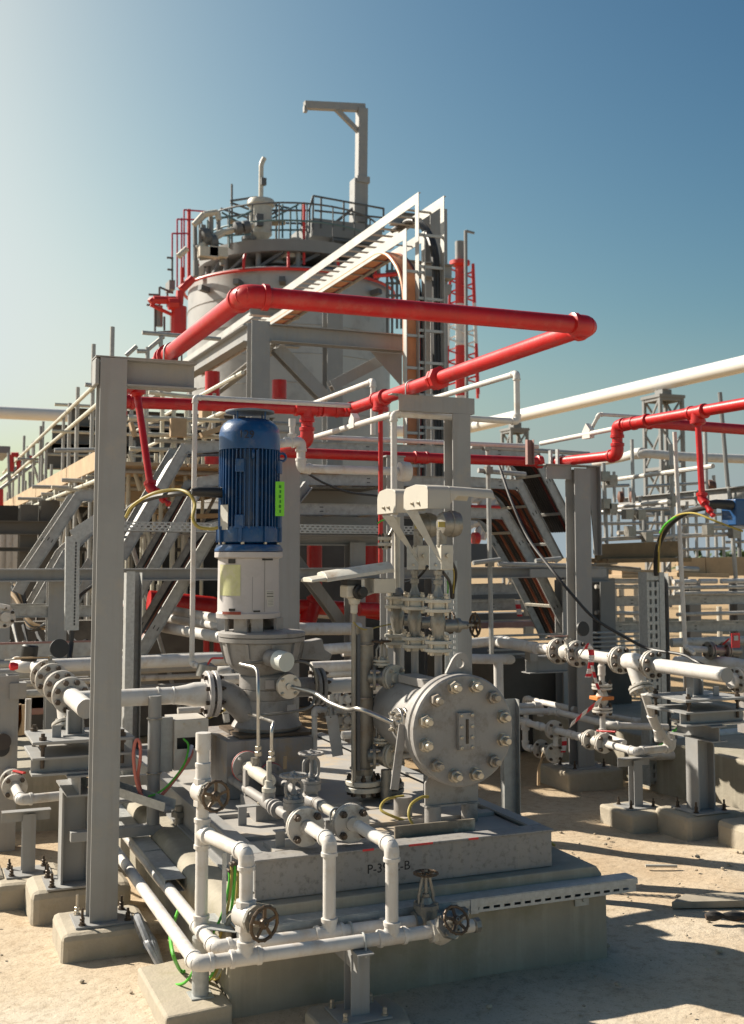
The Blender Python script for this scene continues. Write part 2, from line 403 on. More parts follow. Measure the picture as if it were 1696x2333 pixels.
def lettering(parent, txt, o, ex, ey, size, mat=None, name='lettering', font_rot=0, thick=.0006, align='LEFT'):
    """raised flat letters lying on the plane o + u*ex + v*ey"""
    c = bpy.data.curves.new('txt', 'FONT'); c.body = txt; c.size = size; c.extrude = thick; c.align_x = align
    t = bpy.data.objects.new('txt', c); COL.objects.link(t); bpy.context.view_layer.update()
    me = bpy.data.meshes.new_from_object(t.evaluated_get(bpy.context.evaluated_depsgraph_get())); COL.objects.unlink(t); bpy.data.objects.remove(t)
    me.materials.clear(); me.materials.append(mat or INK)
    x, y = Vector(ex).normalized(), Vector(ey).normalized(); z = x.cross(y); ob = bpy.data.objects.new(name, me); COL.objects.link(ob); ob.parent = parent
    l = Vector(o) - root_loc(parent)
    ob.matrix_local = Matrix(((x.x, y.x, z.x, l.x), (x.y, y.y, z.y, l.y), (x.z, y.z, z.z, l.z), (0, 0, 0, 1)))
    return ob
X_, Y_, Z_ = Vector((1, 0, 0)), Vector((0, 1, 0)), Vector((0, 0, 1))
FR.update({'H1': (480, 1380, 5.497), 'H2': (520, 1640, 4.85), 'H3': (690, 1270, 7.17)})
# ------------------------------------------------------------------ ground: one sheet, gently uneven near the skid
def ground():
    m, n, p = _mat('sandy_ground'); L = n.links.new; N = n.nodes.new
    tc = N('ShaderNodeTexCoord')
    def noise(s, d, r):
        x = N('ShaderNodeTexNoise'); x.inputs['Scale'].default_value = s; x.inputs['Detail'].default_value = d; x.inputs['Roughness'].default_value = r; L(tc.outputs['Object'], x.inputs['Vector']); return x
    def ramp(src, stops):
        r = N('ShaderNodeValToRGB'); e = r.color_ramp.elements
        while len(e) < len(stops): e.new(.5)
        for q, (pos, c) in zip(e, stops): q.position = pos; q.color = (*c, 1)
        L(src, r.inputs[0]); return r.outputs[0]
    a = ramp(noise(.55, 6, .62).outputs[0], [(.30, (.45, .34, .225)), (.5, (.52, .435, .325)), (.66, (.56, .495, .40))])
    b = ramp(noise(16, 8, .75).outputs[0], [(.34, (.72, .69, .66)), (.5, (.97, .97, .97)), (.7, (1.04, 1.03, 1.02))])
    c = ramp(noise(90, 3, .8).outputs[0], [(.33, (.55, .53, .51)), (.43, (1, 1, 1)), (1, (1, 1, 1))])
    def mul(x, y):
        q = N('ShaderNodeMix'); q.data_type = 'RGBA'; q.blend_type = 'MULTIPLY'; q.inputs[0].default_value = 1; L(x, q.inputs[6]); L(y, q.inputs[7]); return q.outputs[2]
    # the loose soil further back is a warmer, sandier orange than the pale trodden apron in front
    sx = N('ShaderNodeSeparateXYZ'); L(tc.outputs['Object'], sx.inputs[0]); wob = N('ShaderNodeMath'); wob.operation = 'MULTIPLY_ADD'; wob.inputs[1].default_value = 5; L(noise(.5, 4, .6).outputs[0], wob.inputs[0]); L(sx.outputs[1], wob.inputs[2])
    mr = N('ShaderNodeMapRange'); mr.inputs['From Min'].default_value = 8.2; mr.inputs['From Max'].default_value = 12.5; L(wob.outputs[0], mr.inputs['Value'])
    mo = N('ShaderNodeMix'); mo.data_type = 'RGBA'; L(mr.outputs[0], mo.inputs[0]); L(a, mo.inputs[6]); mo.inputs[7].default_value = (.38, .27, .155, 1); a = mo.outputs[2]
    L(mul(mul(a, b), c), p.inputs['Base Color']); p.inputs['Roughness'].default_value = .95; p.inputs['Specular IOR Level'].default_value = .2
    h = N('ShaderNodeMath'); h.operation = 'ADD'; L(noise(22, 6, .7).outputs[0], h.inputs[0]); L(noise(4, 4, .6).outputs[0], h.inputs[1])
    bp = N('ShaderNodeBump'); bp.inputs['Strength'].default_value = .38; bp.inputs['Distance'].default_value = .03; L(h.outputs[0], bp.inputs['Height']); L(bp.outputs[0], p.inputs['Normal'])
    from mathutils import noise as NZ
    xs = [-3000, -600, -150, -60, -30, -16, -8] + [-4 + .16 * i for i in range(76)] + [9, 12, 16, 24, 40, 80, 200, 700, 3000]
    ys = [-60, -10, 0] + [2.5 + .16 * i for i in range(57)] + [12.5, 14, 17, 22, 30, 45, 70, 120, 300, 900, 3000]
    vs = []; fs = []
    for y in ys:
        for x in xs:
            k = max(0, min(1, (14 - abs(y - 7)) / 6)) * max(0, min(1, (9 - abs(x - 2)) / 3))
            vs.append((x, y, .035 * k * (NZ.noise(Vector((x * .8, y * .8, 3))) + .5 * NZ.noise(Vector((x * 2.4, y * 2.4, 1)))) - .012))
    W = len(xs)
    for j in range(len(ys) - 1):
        for i in range(W - 1): fs.append((j * W + i, j * W + i + 1, (j + 1) * W + i + 1, (j + 1) * W + i))
    g = M().add(vs, fs).obj('ground', m, org=(0, 0, 0)); g['kind'] = 'structure'
ground()
def pebbles():
    m = M(); NB = 0
    while NB < 420:
        x, y = rnd.uniform(.2, 7), rnd.uniform(3.6, 9)
        if 1.3 < x < 3.4 and 4.9 < y < 9 or .7 < x < 1.3 and y > 5.8: continue
        r = rnd.choice([.004, .006, .008, .012, .018]) * rnd.uniform(.7, 1.3); a = rnd.uniform(0, 6.3)
        m.lathe([(0, -r * .5), (r * .8, -r * .3), (r, .1 * r), (r * .6, r * .5), (0, r * .55)], (x, y, .004), (rnd.uniform(-.3, .3), rnd.uniform(-.3, .3), 1), 6, a); NB += 1
    tag(m.obj('gravel', surf('loose_stone', (.36, .3, .22), .95, var=.3, scale=1.5, bump=.2), org=(0, 0, 0)), 'small loose stones and clods scattered over the sandy ground round the skid', 'gravel', kind='stuff')
pebbles()

# ------------------------------------------------------------------ concrete plinth and steel skid
DECK = .635
T = thing('concrete_plinth', 'large streaked concrete plinth carrying the pump skid', 'plinth', (2.35, 6.6, 0))
m = M(); m.box((1.372, 4.985, -.1), (3.345, 8.6, .30)); roughen(m.obj('base_block', CONC, T, bevel=.012), .010, .3, 5)
def grout_poly():
    p = [(1.352, .295), (3.30, .295), (3.30, .41), (3.27, .45)]
    p += [(1.422 + .07 * math.sin(-t), .38 + .07 * math.cos(t)) for t in [i * math.pi / 2 / 6 for i in range(7)]]
    return p
M().prism(grout_poly(), (0, 4.96, 0), X_, Z_, (0, 3.6, 0)).obj('grout_pad', CONC, T, bevel=.008)
T = thing('pump_skid', 'grey steel skid frame with hand-written number on its front beam', 'skid', (2.3, 6.5, .44))
m = M()
m.channel((1.50, 5.035 + .045, .5375), (3.06, 5.035 + .045, .5375), .19, .045, .007, up=(0, -1, 0)) if False else None
# front beam: web plate with a top flange that overhangs slightly
m.box((1.505, 5.035, .452), (3.055, 5.047, .624)); m.box((1.499, 5.025, .624), (3.063, 5.15, .636)); m.box((1.505, 5.047, .452), (3.055, 5.12, .464))
m.obj('front_beam', SKIDM, T, bevel=.004)
m = M(); m.box((1.499, 5.152, .624), (1.575, 8.35, .636)); m.box((1.535, 5.152, .464), (1.545, 8.35, .622)); m.box((1.499, 5.15, .452), (1.575, 8.35, .4635)); m.obj('side_beam', GREY, T)
m = M(); m.box((2.99, 5.152, .624), (3.063, 8.35, .636)); m.box((3.02, 5.152, .464), (3.03, 8.35, .622)); m.box((2.99, 5.15, .452), (3.063, 8.35, .4635)); m.obj('side_beam', GREY, T)
m = M(); m.box((1.5, 8.352, .452), (3.06, 8.43, .636)); m.obj('rear_beam', GREY, T)
m = M(); m.box((1.577, 5.153, .60), (2.988, 8.35, .612)); m.obj('deck_plate', GREY_D, T)
for x0, y0, x1, y1 in ((2.2, 5.5, 2.98, 5.52), (1.58, 5.47, 2.2, 5.49), (1.58, 5.98, 2.4, 6.0)):
    m = M(); m.box((x0, y0, .6125), (x1, y1 + .06, .632)); m.obj('deck_strip', GREY_D, T)
m = M(); m.box((1.64, 5.17, .6125), (1.80, 5.36, .632)); m.obj('deck_pad', GREY_D, T)
m = M(); m.box((1.40, 5.06, .46), (1.47, 5.075, .66)); m.obj('end_plate', GREY, T, bevel=.003)
# hand lettering, partly behind the front pipe
lettering(T, 'P-3952-B', aY('L6', 925, 525, 5.033), (1, 0, -.012), (0, 0, 1), .060, INK, 'hand_lettering')
for a, b in ((900, 970), (1190, 1340), (1565, 1625)):
    p, q = aY('L6', a, 355 - (a - 900) * .12, 5.02), aY('L6', b, 355 - (b - 900) * .12, 5.02)
    M().box((p.x, 5.0225, .6262), (q.x, 5.0245, .6358)).obj('red_paint_mark', TAPE_R, T)
tag(M().box((2.26, 5.185, .613), (2.70, 5.20, .685)).obj('steel_flat_bar', surf('weathered_flat_bar', (.2, .17, .13), .6, metal=.3, var=.3, scale=9, spots=(.5, .47, .4), spot_amt=.8, spot_scale=7), bevel=.001), 'dull brown steel flat bar standing on edge before the vessel legs', 'steel bar')

# perforated cable trays along the front and the left edge of the plinth
def perf_tray(p0, p1, side, w=.1, h=.062, name='tray_cover'):
    """closed cable tray: lid plus a side wall whose slots are really cut out"""
    p0, p1 = Vector(p0), Vector(p1); d = (p1 - p0); L_ = d.length; d.normalize(); s_ = Vector(side); m = M()
    m.prism([(0, -.004), (w, -.004), (w, 0), (0, 0)], p0, s_, Z_, d * L_)
    return m, d, L_, s_
def slotted(m, o, ex, ey, L_, H, y0, y1, sl, gap, nrm, t=.002):
    """a plate L x H in the plane (ex, ey) with one row of rectangular slots"""
    o, ex, ey, nz = map(Vector, (o, ex, ey, nrm))
    def q(a, b, c, d): m.prism([(a, b), (c, b), (c, d), (a, d)], o, ex, ey, nz * t)
    q(0, 0, L_, y0); q(0, y1, L_, H); n = int(L_ / (sl + gap)); x = 0
    for i in range(n + 1):
        a = i * (sl + gap); q(a, y0, min(a + gap, L_), y1)
    q(min(n * (sl + gap) + gap, L_), y0, L_, y1)
T = thing('cable_tray', 'pale slotted cable tray with lid along the front of the plinth', 'cable tray', (2.4, 4.9, .33))
m = M(); m.box((1.37, 4.855, .397), (3.44, 4.958, .401)); m.box((1.37, 4.853, .372), (3.44, 4.855, .397)); m.obj('lid', GALV, T, bevel=.0015)
m = M(); slotted(m, (1.372, 4.858, .335), X_, Z_, 2.06, .06, .012, .024, .034, .022, Y_); m.box((1.372, 4.862, .335), (3.432, 4.955, .337)); m.obj('slotted_tray', GALV, T)
M().box((1.374, 4.93, .34), (3.43, 4.95, .37)).obj('inner_cable', BLACK_C, T)
M().box((2.50, 4.849, .334), (2.54, 4.853, .402)).obj('lid_clamp', GALV, T)
m = M(); m.box((3.15, 4.975, .26), (3.23, 4.98, .335)); m.hexa((3.2, 4.975, .29), (0, -1, 0), .012, .012); m.obj('bracket', GALV, T)
T = thing('cable_tray', 'pale slotted cable tray with lid running back along the left side of the plinth', 'cable tray', (1.29, 6.4, .33))
m = M(); m.box((1.245, 5.72, .397), (1.348, 7.6, .401)); m.box((1.243, 5.72, .372), (1.245, 7.6, .397)); m.obj('lid', GALV, T, bevel=.0015)
M().box((1.247, 6.3, .402), (1.346, 6.32, .406)).obj('lid_joint', GALV, T)
m = M(); slotted(m, (1.248, 5.725, .335), Y_, Z_, 1.87, .06, .012, .024, .034, .022, X_); m.box((1.252, 5.725, .335), (1.345, 7.59, .337)); m.obj('slotted_tray', GALV, T)
tag(M().prism([(1.265, 4.96), (1.37, 4.87), (1.37, 5.16), (1.29, 5.16)], (0, 0, .382), X_, Y_, (0, 0, .004)).obj('tray_corner_cover', GALV), 'flat pale metal cover plate at the front left corner of the plinth', 'cover plate')
m = M(); m.box((1.335, 4.964, .40), (1.352, 4.975, .70)); tag(m.obj('flat_conduit', GALV), 'narrow pale upright conduit strip at the left corner of the plinth', 'conduit')

# ------------------------------------------------------------------ white drain and vent piping in front of the plinth
RP = .0285
T = thing('drain_pipe', 'lower white pipe run with elbow, wrapping round the front left plinth corner', 'pipe', (1.9, 4.64, .327), 'white ground level pipes round the skid')
ZL = .356
run(T, [(1.145, 7.4, ZL), (1.145, 4.64, ZL), (2.2, 4.64, ZL)], RP, WHITE)
tee(T, (1.348, 4.64, ZL), X_, Z_, RP, WHITE); tee(T, (2.006, 4.64, ZL), X_, Z_, RP, WHITE)
M().cyl((2.305, 4.64, ZL), (2.40, 4.64, ZL), RP).obj('pipe', WHITE_D, T)
M().lathe([(0, 0), (.026, 0), (.034, .008), (.034, .03), (.03, .034), (0, .036)], (2.40, 4.64, ZL), X_, 8).obj('end_plug', CAST, T)
T = thing('drain_pipe', 'upper white pipe run with elbow, set just behind the lower one at the plinth corner', 'pipe', (1.9, 4.79, .327), 'white ground level pipes round the skid')
run(T, [(1.262, 7.6, ZL), (1.262, 4.79, ZL), (2.19, 4.79, ZL)], RP, WHITE)
tee(T, (1.771, 4.79, ZL), X_, Z_, RP, WHITE); tee(T, (1.262, 5.05, ZL), Y_, Z_, RP, WHITE); coupling(T, (2.06, 4.79, ZL), X_, RP, WHITE)
M().cyl((2.29, 4.79, ZL), (2.42, 4.79, ZL), RP * 1.02).obj('pipe', CAST, T)
M().cyl((2.37, 4.79, ZL), (2.44, 4.79, ZL), RP * 1.3).obj('end_cap', CAST, T)
for x in (1.145, 1.262):
    pass
def branch(label, x, y, z0, z1, yend):
    T = thing('branch_pipe', label, 'pipe', (x, y, z0), 'white vertical branch pipes on the front')
    run(T, [(x, y, z0), (x, y, z1), (x, yend, z1)], RP, WHITE); return T
branch('middle vertical white branch pipe rising to the left of two small flanges', 1.771, 4.79, ZL + .06, .752, 5.05)
branch('right vertical white branch pipe rising to the right of two small flanges', 2.006, 4.64, ZL + .06, .742, 5.03)
T = thing('branch_pipe', 'left vertical white branch pipe with rusty handwheel valve joining the tall white stub', 'pipe', (1.348, 4.64, ZL + .06), 'white vertical branch pipes on the front')
run(T, [(1.348, 4.64, ZL + .06), (1.348, 4.64, .774), (1.262, 5.05, .774)], RP, WHITE)
T = thing('branch_pipe', 'tall white standing stub pipe with capped end and handwheel gate valve', 'pipe', (1.262, 5.05, ZL + .06), 'white vertical branch pipes on the front')
M().cyl((1.262, 5.05, ZL + .06), (1.262, 5.05, 1.2), RP).obj('pipe', WHITE, T)
tee(T, (1.262, 5.05, .774), Z_, (.2, -1, 0), RP, WHITE); M().cyl((1.262, 5.05, 1.14), (1.262, 5.05, 1.215), RP * 1.22).obj('end_cap', WHITE, T); coupling(T, (1.262, 5.05, 1.04), Z_, RP, WHITE)

def gate_valve(label, c, axis, stem, r=.0285, wheel=.062, bodymat=WHITE, wmat=WHEEL, L_=.12, group=None, stemlen=.13, bonnet=None):
    """screwed gate valve: body on the pipe axis, bonnet and stem along `stem`, handwheel at the end"""
    c = Vector(c); a = Vector(axis).normalized(); s_ = Vector(stem).normalized(); bonnet = bonnet or CAST
    T = thing('gate_valve', label, 'valve', c, group)
    m = M()
    for q in (1, -1):
        m.lathe([(r * 1.1, 0), (r * 1.25, L_ * .28), (r * 1.5, L_ * .3), (r * 1.5, L_ * .5)], c, a * q, 8)
    m.lathe([(r * .8, -r * 1.6), (r * 1.75, -r * 1.1), (r * 1.75, r * 1.9), (r * 1.5, r * 2)], c, s_, 14)
    m.obj('body', bodymat, T)
    m = M(); m.lathe([(r * 2.0, r * 1.85), (r * 2.0, r * 2.35), (r * 1.1, r * 2.5), (r * .75, r * 3.3), (r * .45, r * 3.4)], c, s_, 8)
    for i in range(4):
        x, y, z = frame_of(s_); d = (x * math.cos(.8 + i * 1.57) + y * math.sin(.8 + i * 1.57)) * r * 1.55
        m.hexa(c + d + s_ * r * 2.35, s_, r * .3, r * .35)
    m.lathe([(r * .6, 0), (r * .6, r * .5)], c + s_ * r * 3.3, s_, 6)
    m.obj('bonnet', bonnet, T)
    m = M(); x, y, z = frame_of(s_)
    for q in (1, -1): m.tube([c + s_ * r * 2.4 + x * q * r * 1.1, c + s_ * r * 3.6 + x * q * r * 1.15, c + s_ * (stemlen - r * .3) + x * q * r * .5], r * .25, 6)
    m.cyl(c + s_ * r * 3, c + s_ * (stemlen + r * .5), r * .28, n=10); m.obj('stem', bonnet, T)
    handwheel(T, c + s_ * stemlen, s_, wheel, wmat); return T
gate_valve('bronze handwheel gate valve on the left vertical branch pipe, lowest left', (1.348, 4.64, .525), Z_, (.35, -.94, -.05), .030, .066, stemlen=.125, group='front handwheel valves')
gate_valve('dark handwheel gate valve on the tall standing stub pipe', (1.262, 5.05, .955), Z_, (.25, -.97, 0), .028, .063, stemlen=.12, group='front handwheel valves')
gate_valve('handwheel gate valve turned towards the viewer on the lower pipe end', (2.25, 4.64, ZL), X_, (.12, -.83, .55), .032, .058, bodymat=WHITE_D, stemlen=.13, group='front handwheel valves')
gate_valve('upright rusty gate valve with flat topped handwheel on the upper pipe end', (2.24, 4.79, ZL), X_, (0, 0, 1), .031, .052, bodymat=CAST, stemlen=.208, group='front handwheel valves')

T = thing('pipe_stand', 'grey T shaped pipe stand under the two white front pipes', 'pipe stand', (1.85, 4.65, .05))
m = M(); m.ibeam((1.85, 4.66, .06), (1.85, 4.66, .31), .085, .085, .006, .006, up=(0, 1, 0)); m.obj('post', GREY, T)
m = M(); m.angle((1.815, 4.56, .3265), (1.815, 4.96, .3265), .075, .006, up=(0, 0, -1)); m.obj('top_arm', GREY, T)
m = M(); m.prism([(-.1, 0), (.1, 0), (.02, -.1)], (1.848, 4.70, .319), Y_, Z_, (.006, 0, 0)); m.obj('gusset', GREY, T)
m = M(); m.box((1.74, 4.55, .052), (1.97, 4.76, .06)); m.obj('base_plate', GREY, T)
for x in (1.765, 1.945):
    for y in (4.575, 4.735): hanchor(T, (x, y, .06), .010, .035, BOLT)
ubolt(T, (1.87, 4.64, ZL), X_, RP); ubolt(T, (1.87, 4.79, ZL), X_, RP)
tag(roughen(M().prism([(-.2, -.16), (.17, -.17), (.21, -.02), (.19, .15), (-.17, .16), (-.21, .1)], (1.86, 4.66, -.03), X_, Y_, (0, 0, .08)).obj('concrete_pad', CONC_B, bevel=.014)), 'low rough concrete pad under the grey T shaped pipe stand in front', 'concrete pad', 'small concrete footings')
tag(roughen(M().prism([(1.07, 4.86), (1.37, 4.90), (1.36, 5.55), (1.07, 5.5)], (0, 0, -.03), X_, Y_, (0, 0, .105)).obj('concrete_pad', CONC_B, bevel=.012)), 'low concrete pad left of the plinth under the stub pipe', 'concrete pad', 'small concrete footings')
T = thing('tube_pedestal', 'short mottled pipe leg on the pad below the tall stub pipe', 'pipe support', (1.262, 5.05, .075))
m = M(); m.cyl((1.262, 5.05, .075), (1.262, 5.05, .327), .038); m.obj('leg_tube', GALV, T)
M().box((1.212, 5.0, .075), (1.312, 5.1, .081)).obj('base_plate', GALV, T)
# earth cables hanging at the corner
for i, (x, y, z, dx, mt) in enumerate(((1.395, 5.05, .625, -.06, YELLOW), (1.41, 5.05, .63, -.05, GREEN), (1.425, 5.05, .61, -.05, YELLOW), (1.44, 5.05, .615, -.04, YELLOW), (1.385, 5.05, .60, -.10, GREEN))):
    T = thing('earth_cable', ['yellow earth cable, leftmost of the bunch on the corner end plate', 'green earth cable hanging second in the bunch on the end plate', 'yellow earth cable in the middle of the bunch on the end plate', 'yellow earth cable, rightmost of the bunch on the end plate', 'green earth cable curving furthest left out of the bunch'][i], 'cable', (x, y, .2), 'earth cables at the plinth corner')
    M().tube(smooth_pts([(x, y - .01, z), (x - .005, y - .03, z - .05), (x + dx * .4, y - .04, z - .18), (x + dx, y - .02, .3), (x + dx * 1.6, y + .08, .12), (x + dx * 2, y + .2, .06)]), .0065, 8).obj('sheath', mt, T)
    M().cyl((x, y + .012, z), (x, y - .022, z), .008).obj('lug', BOLT_D, T)
tag(M().tube(smooth_pts([aY('L5', 960, 520, 5.5), aY('L5', 920, 640, 5.3), aY('L5', 918, 700, 5.2), aY('L5', 935, 780, 5.1), aZ('L5', 968, 848, .09), aZ('L5', 990, 856, .085)]), .0085, 8).obj('earth_cable', GREEN), 'bright green earth cable looping onto the concrete pad edge', 'cable')
m = M()
for i in range(5):
    a = .5 + i * .5; m.tube(smooth_pts([(1.19, 6.0, .02), (1.16 + .04 * math.cos(a), 5.82, .05 + .04 * i), (1.13 + .05 * math.sin(a), 5.68, .12), (1.2, 5.6, .03)]), .02, 8)
tag(m.obj('plastic_wrap', surf('crumpled_grey_wrap', (.3, .31, .33), .35, var=.5, scale=18, spots=(.08, .08, .08), spot_amt=.8)), 'crumpled grey plastic wrap stuffed behind the left column footing', 'wrap')
# ------------------------------------------------------------------ vertical pump with its motor
PX, PY_ = 1.944, 6.7
PUMP = T = thing('motor_pump', 'tall vertical pump with blue ribbed motor on a grey stool', 'pump', (PX, PY_, DECK - .022))
def mz(y): return aY('B', 615, y, PY_).z
m = M(); c = (PX, PY_, 0); z = [mz(v) for v in (300, 345, 390, 650, 1290, 1410, 1440, 1490, 1545, 1995, 2040)]
m.lathe([(0, z[0] - .002), (.10, z[0] - .006), (.150, z[1] + .02), (.152, z[1] + .014), (.15, z[1] + .008), (0, z[1] + .014)][::-1], c, n=32); 
m.obj('rain_canopy', surf('grey_blue_canopy', (.11, .15, .19), .5, var=.1), T)
for i in range(4):
    a = .6 + i * 1.571; M().cyl((PX + .12 * math.cos(a), PY_ + .12 * math.sin(a), z[2] - .03), (PX + .12 * math.cos(a), PY_ + .12 * math.sin(a), z[1] + .012), .006, n=8).obj('canopy_post', BLUE, T)
zt = z[2]
cowl = M().lathe([(.188, z[3]), (.188, z[3] + .10), (.186, zt - .085), (.178, zt - .055), (.162, zt - .03), (.138, zt - .01), (.11, zt), (0, zt + .002)], c, n=40).obj('fan_cowl', BLUE, T)
lettering(T, '129', (PX - .125, PY_ - .1905, z[3] + .06), (1, -.02, 0), (0, 0, 1), .066, INK, 'hand_lettering')
# finned frame: one star-shaped section
m = M(); n = 44; poly = []
for i in range(n):
    a0 = 2 * math.pi * i / n; e = .042
    for da, r in ((-.071, .158), (-.02, .158), (-.017, .188), (.017, .188), (.02, .158)):
        poly.append((r * math.cos(a0 + da), r * math.sin(a0 + da)))
m.prism(poly, (PX, PY_, z[4] - .01), X_, Y_, (0, 0, z[3] - z[4] + .008)); m.obj('finned_frame', BLUE, T, sm=20)
for zz_, ang in ((mz(790), -2.15), (mz(1245), -2.15), (mz(790), -.55), (mz(1245), -.5), (mz(1245), -1.45)):
    if zz_ == mz(1245) and ang == -1.45: continue
    d = Vector((math.cos(ang), math.sin(ang), 0)); p = Vector((PX, PY_, zz_)) + d * .185
    M().bar(p - Z_ * .04, p + Z_ * .04, .055, .035, d).obj('mounting_lug', BLUE, T, bevel=.004)
m = M(); d = Vector((math.cos(-1.62), math.sin(-1.62), 0)); m.bar(Vector((PX, PY_, z[4])) + d * .188, Vector((PX, PY_, z[3] - .01)) + d * .188, .012, .02, d); m.obj('rib', BLUE, T)
for a in (-1.75, -.25): 
    d = Vector((math.cos(a), math.sin(a), 0)); M().ring(Vector((PX, PY_, mz(700))) + d * .2, d.cross(Z_), .024, .008, 16, 8).obj('lifting_eye', BLUE, T)
m = M(); m.lathe([(.17, z[5] - .012), (.195, z[5]), (.197, z[4] - .02), (.19, z[4] + .004), (.16, z[4] + .006)], c, n=12); m.obj('end_shield', BLUE, T)
for i in range(8):
    a = -math.pi / 2 + .25 + i * math.pi / 4; d = Vector((math.cos(a), math.sin(a), 0)); p = Vector((PX, PY_, z[5] + .045)) + d * .192
    M().bar(p - Z_ * .048, p + Z_ * .048, .02, .03, d).obj('shield_rib', BLUE, T, bevel=.003)
m = M(); m.lathe([(.208, z[7]), (.21, z[7] + .012), (.195, z[6] + .004), (.15, z[6] + .012), (.15, z[5])], c, n=40); m.obj('motor_flange', BLUE, T)
for i in range(8):
    a = .3 + i * math.pi / 4; inst('bolt', ('motor',), lambda: bolt_mesh(.012, .06, False), BOLT, T, (PX + .178 * math.cos(a), PY_ + .178 * math.sin(a), z[6] + .005))
# terminal box and cable entry on the left
d = Vector((math.cos(3.55), math.sin(3.55), 0)); p = Vector((PX, PY_, mz(1210))) + d * .192; M().bar(p - Z_ * .075, p + Z_ * .075, .07, .004, d).obj('rating_plate', PAPER, T)
m = M(); m.lathe([(.018, .2), (.03, .16), (.033, .02), (.025, 0)][::-1], (PX - .165, PY_ - .02, mz(1005)), (-1, 0, .02), 14); m.obj('cable_gland', BLACK, T)
# stool
m = M(); m.lathe([(.20, z[8]), (.208, z[8] + .006), (.208, z[7] - .004), (.19, z[7] - .001)], c, n=40); m.obj('stool_flange', STOOL, T)
m = M(); m.lathe([(.194, z[10]), (.196, z[9] - .004), (.19, z[9]), (.187, z[9] + .008), (.186, z[8] - .006), (.192, z[8] - .001)], c, n=40); m.obj('motor_stool', STOOL, T)
for x0, x1, y0, y1 in ((700, 850, 1548, 1564), (450, 540, 1552, 1590), (455, 535, 1970, 1990), (640, 720, 1982, 1996)):
    p = aY('B', (x0 + x1) / 2, (y0 + y1) / 2, PY_ - .19); xx = p.x - PX; yy = -math.sqrt(max(.0001, .1885 ** 2 - min(abs(xx), .18) ** 2)); nrm = Vector((xx, yy, 0)).normalized()
    M().bar(Vector((PX + xx, PY_ + yy, p.z)) - nrm.cross(Z_) * (x1 - x0) * .00026, Vector((PX + xx, PY_ + yy, p.z)) + nrm.cross(Z_) * (x1 - x0) * .00026, (y1 - y0) * .0007, .004, nrm).obj('vent_slot', BLACK, T)
def curved_label(name, x0, x1, y0, y1, mat, rr=.1885, off=0):
    """a sticker following the round stool (x, y in zoom B)"""
    a, b = aY('B', x0, y0, PY_ - .17), aY('B', x1, y1, PY_ - .17); m = M(); vs = []; k = 8
    for i in range(k + 1):
        x = a.x + (b.x - a.x) * i / k - PX; y = -math.sqrt(max(0, rr * rr - x * x)); vs += [(PX + x, PY_ + y, b.z), (PX + x, PY_ + y, a.z)]
    m.add(vs, [(2 * i, 2 * i + 2, 2 * i + 3, 2 * i + 1) for i in range(k)]); o = m.obj(name, mat, T)
    return a, b
a, b = curved_label('sticker', 425, 545, 1600, 1860, YELLOWISH)
def curved_text(txt, x, y, size, rr=.1895):
    p = aY('B', x, y, PY_ - .17); o = lettering(T, txt, (p.x, PY_, p.z), (1, 0, 0), (0, 0, 1), size, INK, 'sticker_lettering', thick=0)
    me = o.data; base = Vector(o.matrix_local.translation); rl = root_loc(T)
    for v in me.vertices:
        wx = rl.x + base.x + v.co.x - PX; wy = -math.sqrt(max(0, rr * rr - wx * wx)); v.co.z = -(wy)      # local z looks along -y
for t, y, sz in (('P 3952-B', 1648, .0165), ('3RA11-MB', 1680, .015), ('3RA9T4-M', 1706, .015), ('2015-M', 1734, .014)): curved_text(t, 432, y, sz)
curved_label('rating_plate', 752, 835, 1812, 1880, PAPER); curved_label('rating_plate', 765, 830, 1885, 1948, PAPER)
for k in range(4): curved_label('plate_print', 760, 826, 1822 + k * 14, 1827 + k * 14, INK if k % 2 else GREY, .1892)
for k in range(4): curved_label('plate_print', 772, 824, 1893 + k * 13, 1897 + k * 13, GREY, .1892)
curved_label('panel_seam', 738, 743, 1560, 2000, GREY, .1872); curved_label('panel_seam', 636, 639, 1700, 1990, GREY, .1872)
curved_label('primer_chip', 425, 545, 1996, 2018, surf('primer_chip_red', (.25, .05, .03), .7), .1985)
m = M(); p, q = aY('B', 755, 1590, PY_ - .185), aY('B', 840, 1770, PY_ - .16); m.bar((p.x, PY_ - .17, p.z), (q.x, PY_ - .115, q.z), .012, .004, (0, -1, 0)); m.obj('scrape_mark', RUST_M if 'RUST_M' in globals() else surf('scraped_paint', (.33, .19, .14), .7, var=.2), T)
# lantern with open windows, bell flange and tapered bell
def lz(y): return aY('L2', 727, y, PY_).z
BX = 2.032; cb = (BX, PY_, 0)
for a, wd in ((-2.35, .09), (-1.75, .07), (-.75, .1), (.4, .1), (1.6, .1), (2.8, .1)):
    d = Vector((math.cos(a), math.sin(a), 0)); p = Vector((BX - .05, PY_, 0)) + d * .165
    M().bar(p + Z_ * lz(152), p + Z_ * (z[10] + .002), wd, .02, d).obj('lantern_leg', GREY_P, T, bevel=.003)
M().lathe([(.075, lz(150)), (.1, lz(110)), (.06, lz(60)), (.03, z[10])], cb, n=20).obj('seal_housing', CAST, T)
M().cyl((BX - .04, PY_, lz(140)), (BX - .04, PY_, z[10] + .02), .035).obj('shaft', STEEL, T)
m = M(); m.lathe([(.2, lz(250)), (.262, lz(246)), (.264, lz(208)), (.25, lz(205)), (.25, lz(200)), (.266, lz(197)), (.266, lz(165)), (.25, lz(152)), (.18, lz(150)), (.16, lz(135)), (.0, lz(130))], cb, n=44); m.obj('bell_flange', GREY_P, T)
